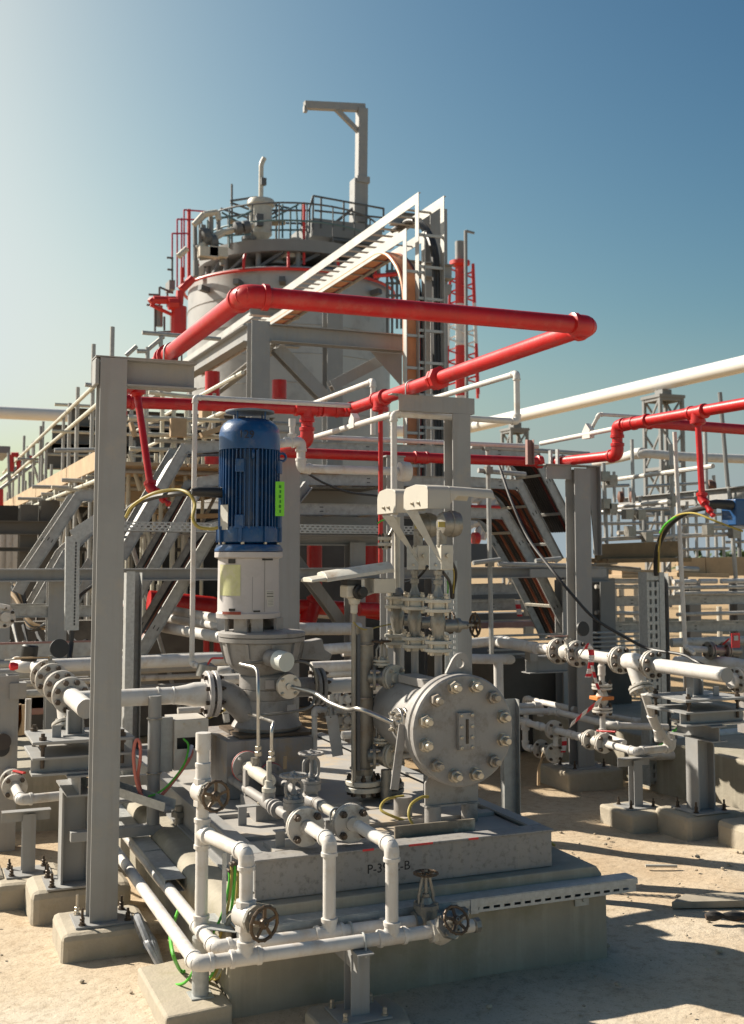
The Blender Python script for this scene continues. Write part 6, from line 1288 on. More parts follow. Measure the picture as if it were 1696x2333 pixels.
# white pipes bunched left of the pump and between pump and column
for i, (f, x0, y0, x1, y1, Y0, Y1, r) in enumerate((('K1', 480, 1870, 900, 1945, 11.0, 9.6, .045), ('K1', 470, 1935, 900, 2000, 11.0, 9.6, .045), ('K1', 420, 2010, 900, 2095, 10.6, 9.4, .05), ('K2', 100, 1730, 700, 1730, 9.5, 9.5, .055), ('K2', 280, 1910, 640, 1885, 8.9, 8.9, .045), ('K2', 290, 2050, 640, 2035, 8.6, 8.6, .045), ('K2', 290, 2110, 640, 2100, 8.6, 8.6, .028), ('K2', 60, 1590, 640, 1630, 11.5, 11.5, .04), ('K2', 660, 2230, 1100, 2200, 8.4, 8.4, .05), ('L3', 0, 720, 90, 715, 9.2, 9.2, .05), ('L3', 0, 1400, 90, 1395, 7.9, 7.9, .03))):
    T = thing('white_pipe', ['uppermost of the sloping white pipes left of the pump', 'middle one of the sloping white pipes left of the pump', 'lowest and thickest of the sloping white pipes left of the pump', 'pale pipe crossing right behind the pump bell', 'white pipe right of the pump at bell height', 'white pipe right of the pump above the discharge flange', 'thin white pipe hugging the one above the discharge flange', 'distant pale pipe behind the red branch pipe', 'white pipe passing behind the dark column foot', 'white pipe stub left of the slim transmitter pole', 'low white pipe stub left of the dark column foot'][i], 'pipe', aY(f, x0, y0, Y0), 'white pipes behind the skid')
    a, b = aY(f, x0, y0, Y0), aY(f, x1, y1, Y1); M().cyl(a, b, r, n=16).obj('pipe', WHITE, T)
# red fire mains behind the pump
def redpipe(label, f, lst, Yv, r, mat=None):
    T = thing('red_pipe', label, 'fire pipe', aY(f, lst[0][0], lst[0][1], Yv), 'red fire mains behind the pump')
    for (x0, y0), (x1, y1) in zip(lst, lst[1:]): M().cyl(aY(f, x0, y0, Yv), aY(f, x1, y1, Yv), r, n=18).obj('pipe', mat or RED, T)
    return T
redpipe('thick upright red main left of the hoods', 'K2', [(755, 985), (755, 1540)], 11.6, .14); redpipe('second thick upright red main beside the hoods', 'K2', [(870, 985), (870, 1450)], 11.8, .13); redpipe('slim upright red pipe behind the stained hood', 'K2', [(318, 1000), (318, 1380)], 11.0, .08)
T = redpipe('level red pipe with slanting branch behind the transmitter pole', 'K2', [(100, 1545), (300, 1548), (660, 1565), (920, 1605)], 10.8, .075)
M().cyl(aY('K2', 300, 1540, 10.8), aY('K2', 250, 1690, 10.75), .09).obj('branch', RED, T); M().cyl(aY('K2', 290, 1450, 10.8), aY('K2', 320, 1530, 10.8), .05, .08).obj('branch', RED, T)
redpipe('short lit red pipe right of the transmitter pole', 'K2', [(690, 1565), (870, 1570)], 9.9, .065)
redpipe('red pipe glimpsed under the trays left of the pump stool', 'K1', [(290, 1790), (900, 1850)], 11.4, .11)
redpipe('slim lower left one of two short red stubs by the pump', 'K1', [(770, 2110), (770, 2230)], 11.0, .03); redpipe('slim right one of two short red stubs by the pump', 'K1', [(865, 2110), (865, 2240)], 11.0, .04)
redpipe('wide red main glimpsed above the motor behind the frame', 'B', [(868, 60), (868, 215)], 14.5, .10); redpipe('wide red main half behind the left frame column', 'B', [(310, -10), (310, 250)], 14.8, .10); redpipe('dark red main left of the motor under the trays', 'K1', [(820, 580), (820, 780)], 12.5, .085)
# grey tall post right beside the pump stool
m = M(); p, q = aY('K2', 60, 300, 9.3), aY('K2', 70, 1660, 9.3); m.ibeam((p.x, 9.3, 0), (p.x, 9.3, p.z), .20, .24, .012, .01, up=(0, 1, 0)); tag(m.obj('steel_column', GREY), 'plain grey steel column standing right behind the motor and stool', 'column')
cable('power_cable', 'thin black cable sagging between the motor column and the hoods', [aY('K2', 270, 440, 9.2), aY('K2', 400, 515, 9.4), aY('K2', 600, 590, 9.6), aY('K2', 840, 620, 9.8)], .011, BLACK_C)
cable('motor_cable', 'dark power cable leaving the left side of the blue motor', [(1.65, 6.8, mz(1005)), aY('A', 1300, 1405, 6.9), aY('A', 1150, 1430, 7.1), aY('A', 1000, 1490, 7.4), aY('A', 930, 1560, 7.5)], .016, BLACK_C)
cable('earth_cable', 'yellow cable arching over from the left column to the blue motor', [aY('A', 945, 1580, 7.2), aY('A', 1000, 1490, 7.15), aY('A', 1150, 1400, 7.0), aY('A', 1320, 1372, 6.9), aY('A', 1420, 1400, 6.8), aY('A', 1465, 1480, 6.75), aY('A', 1450, 1580, 6.7), aY('A', 1490, 1650, 6.68), aY('A', 1590, 1665, 6.66), aY('A', 1640, 1655, 6.65)], .0105, YELLOW)
cable('power_cable', 'pair of thick black cables dropping out of the perforated riser', [aY('K4', 690, 2010, 9.62), aY('K4', 680, 2150, 9.6), aY('K4', 660, 2300, 9.5)], .022, BLACK_C)
cable('power_cable', 'black cable hanging left of the perforated riser in a slack loop', [aY('K4', 740, 1690, 9.8), aY('K4', 800, 1640, 10.0), aY('K4', 900, 1560, 10.4)], .014, BLACK_C)
T = thing('red_lever_valve', 'red lever ball valve on the white line behind the suction flange', 'valve', aY('J5', 900, 640, 7.75)); m = M(); m.lathe([(.02, -.06), (.07, -.04), (.07, .04), (.02, .06)], aY('J5', 920, 650, 7.75), (.2, 0, 1), 18); m.obj('body', CAST, T); M().tube(arc_pts([aY('J5', 935, 580, 7.7), aY('J5', 970, 520, 7.68), aY('J5', 1085, 520, 7.6)], .02), .007, 8).obj('lever', RED, T)
# second pump set line with tagged valves at far right
T = thing('ball_valve', 'dark ball valve with red lever and red framed tag at the right edge', 'valve', aY('J2', 1200, 200, 8.9), 'dark valves at the right edge')
for x in (1070, 1250): flange(T, aY('J2', x, 205, 8.9), X_, .085, .018, 4, .012, CAST, BOLT_D, .45, gap=.006)
M().cyl(aY('J2', 1070, 205, 8.9), aY('J2', 1400, 215, 8.9), .05).obj('body', CAST, T); M().cyl(aY('J2', 830, 185, 8.9), aY('J2', 1060, 200, 8.9), .03).obj('pipe', WHITE, T); M().bar(aY('J2', 1220, 140, 8.85), aY('J2', 1290, 75, 8.8), .03, .012).obj('lever', RED, T)
a, b = aY('J2', 1320, 180, 8.7), aY('J2', 1410, 10, 8.7); tg = M().box((a.x, 8.7, a.z), (b.x, 8.706, b.z)).obj('tag_plate', TAPE_R, T); M().box((a.x + .025, 8.695, a.z + .07), (b.x - .025, 8.699, b.z - .025)).obj('tag_face', PAPER, tg)
T = thing('white_pipe', 'thick white pipe curving at the right picture edge behind the suction line', 'pipe', aY('J2', 1100, 350, 8.7), 'white pipes behind the skid'); M().tube(smooth_pts([aY('J2', 700, 340, 9.4), aY('J2', 950, 345, 9.1), aY('J2', 1250, 350, 8.8), aY('J2', 1500, 390, 8.6)]), .062, 18).obj('pipe', WHITE, T)
T = thing('white_pipe', 'dirty white level pipe behind the tagged valve at the right', 'pipe', aY('J2', 1100, 110, 10), 'white pipes behind the skid'); M().cyl(aY('J2', 640, 120, 10.2), aY('J2', 1500, 95, 10.0), .05).obj('pipe', WHITE_D, T)
T = thing('round_flange', 'rusty white flange at the end of the right suction pipe', 'flange', aY('J2', 1390, 540, 7.2)); flange(T, aY('J2', 1390, 540, 7.2), X_, .1, .02, 8, .012, WHITE_D, BOLT_D, .5, gap=.008); M().cyl(aY('J2', 1300, 550, 7.2), aY('J2', 1360, 545, 7.2), .06).obj('pipe', WHITE, T)
# white riser of the second pump
T = wline('tall thin white riser in front of the right scaffold', [aY('K5', 700, 440, 8.0), aY('K5', 785, 2170, 8.0), aY('K5', 860, 2230, 7.9)], r=.019)
T = thing('valve_cluster', 'white valve stubs with dark flanges far left above the drain line', 'valve', aY('K4', 30, 1850, 9.0)); flange(T, aY('K4', 35, 1870, 9.0), (.3, -1, 0), .085, .02, 6, .012, WHITE_D, BOLT_D, .45, gap=.006); M().cyl(aY('K4', 30, 1790, 9.0), aY('K4', 40, 1750, 9.0), .05).obj('stub', WHITE, T)
for i, (x, y, Yv) in enumerate(((40, 1790, 8.2), (15, 1900, 8.2))):
    c = aY('J3', x, y, Yv); m = M(); m.lathe([(0, 0), (.055, .003), (.055, .03), (0, .033)], c, (.1, -1, .1), 20); tag(m.obj('pipe_bung', surf('dark_brown_cap', (.05, .038, .032), .6) if i == 0 else BLACK), ['round dark brown cap low at the left picture edge', 'half hidden black cap below the brown one at the left edge'][i], 'cap')
c = aY('J3', 470, 330, 8.0); m = M(); m.lathe([(.05, 0), (.055, .01), (.055, .10), (.045, .11), (0, .11)][::1], c - Z_ * .06, (0.1, 0, 1), 20); tag(m.obj('plastic_bung', BLACK), 'upright black plastic cap behind the round black valve cap', 'cap')
c = aY('J3', 220, 560, 8.0); tag(M().lathe([(0, -.03), (.025, -.02), (.028, 0), (.02, .03), (0, .035)], c, X_, 14).obj('red_bung', TAPE_R), 'small bright red cap on the pale pipe end at the left', 'cap')
T = thing('loose_lever', 'pale lever handle lying level above the red cap at the left', 'handle', aY('J3', 250, 450, 8.0)); M().bar(aY('J3', 80, 460, 8.0), aY('J3', 420, 435, 8.0), .02, .01).obj('lever', HOOD, T)
m = M(); p, q = aY('K4', -50, 2120, 9.6), aY('K4', 900, 2010 + 90, 9.6); m.box((p.x, 9.6, p.z - .16), (q.x, 9.62, p.z - .016)); m.cur = 1; m.box((p.x, 9.598, p.z - .0158), (q.x, 9.625, p.z)); tag(m.obj('kick_plate', [GALV_D, PRIMER]), 'red edged level steel plate across the left behind the valves', 'plate')
# ------------------------------------------------------------------ tall rack with two overhead cable ladders
YN = 13.0
OR_B = surf('lit_orange_sheath', (.62, .25, .11), .5, var=.2, scale=4, bump=.02)  # brighter copy of the orange sheath, bounce light from below put into its colour
U0, U1 = aY('K7', 1128, 175, YN), aY('K7', 1335, 205, YN); L0, L1 = aY('K7', 1028, 470, YN), aY('K7', 1180, 490, YN)
LIT = surf('galvanised_ladder_rail', (.43, .425, .4), .5, metal=.2, var=.08, scale=3, bump=.02)
def ladder(label, a, b, yfar, fill, zlow, nside=False):
    T = thing('cable_ladder', label, 'cable ladder', (a.x, YN, zlow), 'overhead cable ladders of the rack'); h = .135
    for q in (a, b):
        m = M(); m.box((q.x - .004, YN, q.z - h / 2), (q.x + .004, yfar, q.z + h / 2)); m.box((q.x - .004, YN, zlow), (q.x + .004, YN + .11, q.z - h / 2)); m.box((q.x + .0041, YN + .001, q.z + h / 2 - .008), (q.x + .03, yfar - .01, q.z + h / 2 - .001)); m.obj('side_rail', LIT, T)
    y = YN + .4; k = 0
    while y < yfar - .2 and k < 50: M().box((a.x + .005, y, a.z - .052), (b.x - .005, y + (.05 if not len(fill) > 5 else .02), a.z - .036)).obj('rung', LIT if len(fill) < 5 else GALV_D, T); y += .31 if len(fill) < 5 else .42; k += 1
    z = a.z - .5
    while z > zlow: M().box((a.x + .005, YN + .03, z), (b.x - .005, YN + .06, z + .035)).obj('rung', LIT, T); z -= .42
    for i, (fx, r, mt) in enumerate(fill):
        x = a.x + (b.x - a.x) * fx; pts = [(x, yfar if len(fill) > 5 else YN + 1.5, a.z - .01 + .02 * (i % 2)), (x, YN + .75, a.z - .01), (x, YN + .12 - .0, a.z - .55), (x, YN + .09, zlow)]; M().tube(arc_pts(pts, .6, 8), r, 8).obj('cable', mt, T)
ladder('upper bright cable ladder running back overhead, nothing laid in its rails', U0, U1, 26.5, [(.55, .03, ORANGE), (.75, .035, BLACK_C), (.88, .035, BLACK_C)][1:], 2.6)
ladder('lower bright cable ladder overhead filled with orange cables', L0, L1, 25.0, [(.06 + .08 * i, .024, [OR_B, REDCABLE, OR_B, OR_B, OR_B, OR_B, OR_B, OR_B, OR_B, OR_B, REDCABLE, BLACK_C][i]) for i in range(12)], 2.6)
bx = [aY('T', 572, 1030, 13.5), aY('K7', 1260, 285, 13.9)]
zb = aY('T', 700, 1085, 13.4).z
fr = [('column', (bx[0].x, 13.6, 0), (bx[0].x, 13.6, bx[0].z), .22, .24, (0, 1, 0)), ('column', (bx[1].x, 13.9, 0), (bx[1].x, 13.9, bx[1].z), .24, .26, (0, 1, 0)),
      ('beam', (bx[0].x + .12, 13.5, zb), (aY('K7', 1000, 1340, 13.5).x, 13.5, zb), .22, .18, (0, 0, 1)),
      ('back_column', (aY('K7', 425, 1300, 19).x, 19, 0), (aY('K7', 425, 1090, 19).x, 19, aY('K7', 425, 1090, 19).z), .26, .30, (0, 1, 0)),
      ('brace', aY('T', 640, 1150, 13.7), aY('T', 850, 1370, 13.7), .16, .16, (0, 1, 0)), ('brace', aY('T', 1190, 1160, 13.8), aY('T', 880, 1320, 13.8), .14, .14, (0, 1, 0)), ('brace', aY('T', 640, 1140, 13.7), aY('T', 300, 1400, 19.0), .1, .1, (0, 0, 1)),
      ('long_beam', aY('T', 520, 1085, 13.7), aY('T', 520, 1085, 13.7) + Vector((-.1, 9, 0)), .22, .16, (0, 0, 1)),
      ('arm', (aY('K7', 900, 360, 14.2).x, 14.2, aY('K7', 1000, 360, 14.2).z), (bx[1].x - .05, 14.2, aY('K7', 1000, 360, 14.2).z), .17, .16, (0, 0, 1)), ('arm', (U0.x + .05, 13.7, aY('K7', 1230, 780, 13.7).z), (U1.x + .45, 13.7, aY('K7', 1230, 780, 13.7).z), .2, .18, (0, 0, 1)), ('arm', (aY('K7', 890, 570, 14.2).x, 14.2, aY('K7', 950, 570, 14.2).z), (L1.x + .05, 14.2, aY('K7', 950, 570, 14.2).z), .12, .14, (0, 0, 1)), ('arm', (L0.x - .2, 19.5, L0.z - .24), (U1.x + .2, 19.5, L0.z - .24), .16, .16, (0, 0, 1)), ('arm', (L0.x - .2, 19.5, U0.z - .2), (U1.x + .2, 19.5, U0.z - .2), .16, .16, (0, 0, 1))]
T = steel('pipe_rack', 'tall grey steel rack with braces carrying the overhead cable ladders', fr, 'steel rack')
cA = aY('K7', 1470, 900, 13.7); M().prism([(0, 0), (.4, 0), (.38, -.12), (.0, -.42)], (U1.x + .05, 13.68, aY('K7', 1400, 895, 13.7).z), X_, Z_, (0, .02, 0)).obj('gusset', GREY, T)
M().prism([(0, 0), (-.45, 0), (0, -.45)], (aY('K7', 990, 1440, 13.6).x, 13.6, zb - .11), X_, Z_, (0, .015, 0)).obj('gusset', GREY, T)
M().bar(aY('K7', 0, 1440, 14.2), aY('K7', 330, 1792, 14.2), .02, .5, (0, 0, 1)).obj('gusset', GREY, T) if False else None
# dark floor grating level of the rack behind the motor
tag(M().box((aY('B', 950, 500, 15).x, 15, 3.0), (aY('C', 300, 780, 15).x, 19, 3.1)).obj('platform_floor', FARDARK), 'dark platform floor of the rack behind the red tee', 'platform')
# ------------------------------------------------------------------ storage tank
TX, TY, TR, TZ = 12.46, 38.0, 3.6, 11.5
T = thing('storage_tank', 'large pale clad cylindrical tank with roof platform in the background', 'tank', (TX, TY, 0))
m = M(); m.lathe([(TR, 0)] + [v for i in range(1, 12) for v in ((TR, i * .96 - .01), (TR + .022, i * .96), (TR, i * .96 + .01))] + [(TR, TZ), (TR - .06, TZ + .03)], (TX, TY, 0), n=72); m.obj('shell', CLAD, T)
m = M(); m.lathe([(TR - .06, TZ + .02), (TR * .6, TZ + .42), (0, TZ + .75)], (TX, TY, 0), n=48); m.obj('roof', CLAD, T)
m = M(); m.lathe([(2.45, TZ + .62), (3.28, TZ + .62), (3.28, TZ + 1.02), (2.45, TZ + 1.02), (2.45, TZ + .621)], (TX, TY, 0), n=40); m.obj('ring_platform', FARGREY, T)
for i in range(14):
    a = 2 * math.pi * i / 14; M().cyl((TX + 3.0 * math.cos(a), TY + 3.0 * math.sin(a), TZ + .1), (TX + 3.0 * math.cos(a), TY + 3.0 * math.sin(a), TZ + .63), .09).obj('platform_leg', FARGREY, T)
for zz_ in (.55, 1.15): M().ring((TX, TY, TZ + 1.1 + zz_), Z_, 3.24, .032, 48, 6).obj('guard_rail', FARTEAL if zz_ < 1 else FARDARK, T)
for i in range(22):
    a = 2 * math.pi * i / 22; M().cyl((TX + 3.24 * math.cos(a), TY + 3.24 * math.sin(a), TZ + 1.0), (TX + 3.24 * math.cos(a), TY + 3.24 * math.sin(a), TZ + 2.25), .026, n=6).obj('rail_post', FARDARK, T)
M().ring((TX, TY, TZ - .12), Z_, TR + .16, .055, 60, 8).obj('spray_ring', RED_D, T)
for a in (-2.9, -2.3, -1.9, -1.45, -1.0, -.6):
    x, y = TX + (TR + .16) * math.cos(a), TY + (TR + .16) * math.sin(a); M().tube([(x, y, TZ - .1), (x, y, TZ + .2), (x - .1 * math.cos(a), y - .1 * math.sin(a), TZ + .45)], .05, 8).obj('spray_nozzle', RED_D, T)
for a in (-2.75, -2.35, -1.95, -1.0): M().bar((TX + TR * math.cos(a), TY + TR * math.sin(a), TZ - .55), (TX + (TR + .35) * math.cos(a), TY + (TR + .35) * math.sin(a), TZ - .5), .2, .18).obj('bracket', FARDARK, T)
def far(name, label, cat, f, Yv, group=None, at=None): return thing(name, label, cat, aY(f, at[0], at[1], Yv), group)
# roof equipment
V = far('vent_drum', 'white capped drum with gooseneck vent pipe on the tank roof', 'vent', 'K6', 36.5, at=(1175, 900))
c = aY('K6', 1178, 880, 36.5); z = lambda y: aY('K6', 1178, y, 36.5).z
M().lathe([(.2, z(930)), (.35, z(880)), (.385, z(870)), (.385, z(590)), (.48, z(575)), (.48, z(540)), (.44, z(520)), (.2, z(505)), (.08, z(500))], (c.x, 36.5, 0), n=24).obj('drum', HOOD2, V)
M().tube(arc_pts([(c.x, 36.5, z(505)), (c.x, 36.5, z(150)), tuple(aY('K6', 1215, 90, 36.5))], .25), .085, 10).obj('gooseneck', HOOD2, V); M().cyl((c.x, 36.5, z(1100)), (c.x, 36.5, z(880)), .12).obj('leg', FARDARK, V)
p = aY('K6', 1205, 330, 36.4); M().box(p - Vector((.09, .08, .12)), p + Vector((.09, .08, .12))).obj('box', FARDARK, V); p = aY('K6', 1165, 720, 36.05); M().box(p - Vector((.12, .1, .2)), p + Vector((.12, .1, .2))).obj('manway', FARDARK, V)
D = far('davit', 'tall grey davit crane with long arm over the tank', 'davit', 'T', 36, at=(1012, 620)); p = lambda x, y: aY('T', x, y, 36)
M().bar(p(1018, 95), p(1012, 610), .34, .34, (0, 1, 0)).obj('mast', GREY, D); M().bar(p(1030, 90), p(765, 77), .22, .26).obj('arm', GREY, D); M().bar(p(1010, 200), p(905, 95), .15, .15).obj('strut', GREY, D); M().bar(p(768, 80), p(768, 108), .12, .16, (0, 1, 0)).obj('hook_end', GREY, D)
M().bar(p(1005, 410), p(1003, 600), .5, .5, (0, 1, 0)).obj('sleeve', GREY, D); M().box(p(985, 425) - Vector((0, .3, 0)), p(1040, 405) + Vector((0, .3, 0))).obj('collar', GREY, D); M().bar(p(890, 605), p(995, 520), .1, .1).obj('brace', FARDARK, D)
P_ = far('roof_platform', 'dark railed upper platform around the davit foot', 'platform', 'K7', 35.5, at=(450, 480)); q = lambda x, y: aY('K7', x, y, 35.5)
M().box(q(260, 440) + Vector((0, 0, -.2)), q(830, 470) + Vector((0, 2.5, .25))).obj('deck', FARGREY, P_)
for (x0, y0, x1, y1) in ((265, 165, 840, 270), (275, 285, 840, 345), (265, 165, 262, 440), (330, 180, 328, 430), (515, 210, 515, 450), (700, 235, 700, 460), (840, 265, 840, 460), (265, 165, 235, 270), (235, 270, 235, 470), (235, 285, 0, 285)): M().cyl(q(x0, y0), q(x1, y1), .035, n=6).obj('rail', FARDARK, P_)
M().box(q(430, 500) + Vector((0, 0, 0)), q(900, 580) + Vector((0, 1.5, 0))).obj('support_frame', FARDARK, P_)
S1 = far('roof_scaffold', 'thin teal scaffold tubes criss-crossing on the tank roof', 'scaffold', 'K6', 37, at=(885, 900))
tubes(S1, 'K6', 37, [(885, 355, 885, 960), (870, 525, 1140, 485), (870, 540, 1060, 610), (770, 600, 1060, 700), (760, 700, 1060, 655), (1290, 560, 1470, 600), (1270, 620, 1560, 620), (1335, 540, 1335, 930), (850, 690, 850, 1020), (1050, 660, 1050, 1000), (1600, 560, 1590, 1120), (1430, 750, 1640, 755), (1290, 660, 1400, 600)], .04, FARDARK)
for i in range(16):
    a = 2 * math.pi * i / 16 + .1; e = a + .3; M().bar((TX + 3.0 * math.cos(a), TY + 3.0 * math.sin(a), TZ + .12), (TX + 3.1 * math.cos(e), TY + 3.1 * math.sin(e), TZ + .62), .1, .1).obj('knee_brace', FARDARK, T)
for i, (dx, dy, r_, h_) in enumerate(((-1.2, -2.4, .16, .9), (-.5, -2.2, .12, 1.2), (.6, -2.3, .2, .8), (1.3, -2.0, .14, 1.1), (-1.9, -1.4, .18, 1.3), (1.9, -1.5, .2, 1.0))): M().lathe([(r_ * 1.7, .3), (r_ * 1.7, .38), (r_, .4), (r_, h_), (r_ * 1.6, h_ + .02), (r_ * 1.6, h_ + .12), (0, h_ + .13)], (TX + dx, TY + dy, TZ), n=14).obj('roof_nozzle', HOOD2 if i % 2 else FARGREY, T)
tubes(S1, 'K6', 36.2, [(780, 640, 1040, 790), (860, 640, 860, 1000), (940, 700, 1100, 620), (1300, 700, 1560, 560), (1400, 560, 1400, 900), (1480, 600, 1480, 960), (1290, 820, 1640, 820), (780, 880, 1080, 860), (1540, 580, 1560, 930), (680, 700, 820, 690), (690, 690, 690, 1010), (640, 720, 640, 1000)], .035, FARTEAL)
tubes(S1, 'K6', 36.8, [(860, 730, 950, 750), (1270, 755, 1420, 745)], .09, WOOD, 'board')
E1 = far('roof_valve_skid', 'valves and pipes clustered on the left tank roof edge', 'pipework', 'K6', 35.5, at=(640, 1000))
tubes(E1, 'K6', 35.5, [(510, 770, 520, 1300), (575, 800, 575, 1010), (600, 770, 600, 1000), (670, 680, 670, 950), (750, 650, 750, 900)], .075, FARGREY); tubes(E1, 'K6', 35.4, [(500, 770, 600, 660), (600, 660, 740, 640), (740, 640, 755, 720), (530, 1010, 800, 850), (600, 940, 800, 830), (780, 850, 1100, 770), (930, 800, 1080, 790)], .10, HOOD2)
for x, y in ((620, 870), (700, 940), (640, 900), (1030, 790), (950, 800)): p = aY('K6', x, y, 35.3); M().lathe([(.1, -.15), (.22, -.1), (.22, .1), (.1, .15)], p, (1, 0, .3), 10).obj('valve', FARDARK, E1)
for x in (640, 740): p = aY('K6', x, 1040, 35.2); M().box(p - Vector((.3, .2, .2)), p + Vector((.3, .2, .12))).obj('box', HOOD2, E1)
tubes(E1, 'K6', 35.3, [(560, 1100, 770, 1080), (520, 1130, 520, 1290), (790, 1040, 790, 1180)], .1, FARGREY)
H1 = far('pipe_hoops', 'thin pink and red pipe hoops standing left of the tank roof', 'pipework', 'K6', 36, at=(360, 1400))
tubes(H1, 'K6', 36, [(280, 855, 280, 1330), (280, 855, 460, 855), (330, 710, 330, 1400), (330, 710, 520, 715), (375, 700, 375, 1400), (400, 615, 400, 1300), (400, 615, 650, 635)], .03, FARPINK); tubes(H1, 'K6', 36, [(450, 610, 450, 1330), (380, 1200, 380, 1420)], .06, RED_D)
B1 = far('side_platform', 'small railed platform bracketed on the left tank side', 'platform', 'K6', 35.5, at=(150, 1850))
tubes(B1, 'K6', 35.5, [(40, 1475, 150, 1480), (150, 1400, 150, 1580), (230, 1450, 230, 1600), (150, 1400, 290, 1460), (20, 1580, 160, 1590), (105, 1590, 105, 1860), (200, 1700, 200, 1840), (105, 1860, 300, 1850), (225, 1100, 290, 1105), (280, 1100, 280, 1340), (230, 1220, 290, 1225)], .035, FARDARK); M().box(aY('K6', 250, 1420, 35.5), aY('K6', 310, 1330, 35.5) + Vector((0, .6, 0))).obj('box', FARGREY, B1); tubes(B1, 'K6', 35.5, [(150, 1590, 150, 1800), (290, 1690, 290, 1850)], .11, FARGREY); tubes(B1, 'K6', 35.4, [(340, 1090, 430, 1010)], .1, HOOD2, 'arm')
R1 = far('red_riser', 'red riser pipes with branches on the left tank side', 'fire pipe', 'K6', 35.2, at=(350, 1850))
tubes(R1, 'K6', 35.2, [(350, 1600, 345, 1900)], .25, RED_D, 'pipe'); tubes(R1, 'K6', 35.2, [(60, 1560, 90, 1530), (90, 1530, 350, 1535), (360, 1440, 350, 1600), (370, 1430, 490, 1310), (380, 1680, 380, 1850)], .13, RED_D, 'pipe'); tubes(R1, 'K6', 35.2, [(60, 1580, 300, 1690)], .06, RED_D, 'pipe'); tubes(R1, 'K6', 35.1, [(240, 1570, 340, 1570)], .2, RED_D, 'pipe')
tubes(R1, 'K7', 35.0, [(190, 220, 190, 730), (260, 1390, 260, 1500), (710, 1420, 710, 1520)], .05, RED_D, 'pipe')
Q1 = far('tank_scaffold', 'dark scaffold tower leaning against the right tank side', 'scaffold', 'K7', 34, at=(930, 1250)); tubes(Q1, 'K7', 34, [(870, 680, 870, 1300), (910, 690, 910, 1300), (950, 680, 950, 1250), (985, 640, 985, 1250), (860, 780, 1000, 780), (860, 880, 1000, 880), (860, 980, 1000, 980), (860, 1130, 1000, 1130), (860, 780, 990, 880), (860, 1000, 990, 1130)], .045, FARDARK); tubes(Q1, 'K7', 33.9, [(760, 820, 945, 805)], .07, RED_D)
C1 = far('pipe_column', 'white pipe column under the tank roof platform', 'pipe', 'K6', 35.6, at=(1490, 1130)); M().cyl(aY('K6', 1490, 1130, 35.6), aY('K6', 1490, 990, 35.6), .45, n=18).obj('pipe', HOOD2, C1)
# ------------------------------------------------------------------ flare stack, overhead transfer line, lattice towers
FX, FY = 27.4, 54.0; p = aY('K7', 1462, 545, FY); FX = p.x; z = lambda y: aY('K7', 1462, y, FY).z
T = thing('flare_stack', 'red and white banded flare stack with lattice mast', 'stack', (FX, FY, 0)); WH = surf('stack_white', (.62, .6, .58), .5, var=.08, scale=1, bump=0)
for nm, y0, y1, mt, r in (('stack_tip', 540, 690, FARGREY, .26), ('band', 690, 1050, RED_D, .26), ('band', 1050, 1390, WH, .26), ('band', 1390, 1800, RED_D, .27)): M().cyl((FX, FY, z(y1)), (FX, FY, z(y0)), r, n=18).obj(nm, mt, T)
M().cyl((FX, FY, 0), (FX, FY, z(1800)), .27).obj('band', WH, T); M().lathe([(.3, z(745)), (.55, z(730)), (.55, z(700)), (.3, z(690))], (FX, FY, 0), n=14).obj('top_ring', RED_D, T)
for dx, dy in ((-.75, .3), (.35, -.9), (1.0, .4)):
    for y0, y1, mt in ((740, 1060, RED_D), (1060, 1390, WH), (1390, 1800, RED_D)):
        k0, k1 = .8 + (y0 - 740) * .0003, .8 + (y1 - 740) * .0003; M().cyl((FX + .15 + dx * k1, FY + dy * k1, z(y1)), (FX + .15 + dx * k0, FY + dy * k0, z(y0)), .085, n=6).obj('mast_leg', mt, T)
L3_ = ((-.75, .3), (.35, -.9), (1.0, .4)); yy = 760; k = 0
while yy < 1700 and k < 24:
    mt = RED_D if yy < 1060 or yy > 1390 else WH; s_ = .8 + (yy - 740) * .0003
    for i in range(3):
        (ax, ay), (bx_, by_) = L3_[i], L3_[(i + 1) % 3]; M().cyl((FX + .15 + ax * s_, FY + ay * s_, z(yy)), (FX + .15 + bx_ * s_, FY + by_ * s_, z(yy + 95)), .05, n=5).obj('lattice', mt, T)
    yy += 95; k += 1
T = thing('light_pole', 'slim light pole with short arm beside the flare stack', 'lamp post', (aY('K7', 1510, 730, 53).x, 53, 0)); q = aY('K7', 1510, 450, 53); M().cyl((q.x, 53, 0), (q.x, 53, q.z), .1, n=8).obj('pole', FARGREY, T); M().bar(q, aY('K7', 1580, 470, 53), .12, .1).obj('arm', FARGREY, T)
BW = surf('transfer_line_white', (.68, .66, .62), .4, var=.05, scale=.4, bump=0)
T = thing('transfer_pipe', 'big white overhead transfer pipe rising towards the right edge', 'pipe', (28, 40, 8.7))
M().tube(arc_pts([(28, 18, 9.02), (28, 57.2, 9.02), (-30, 57.2, 9.02)], 1.5), .31, 22).obj('pipe', BW, T)
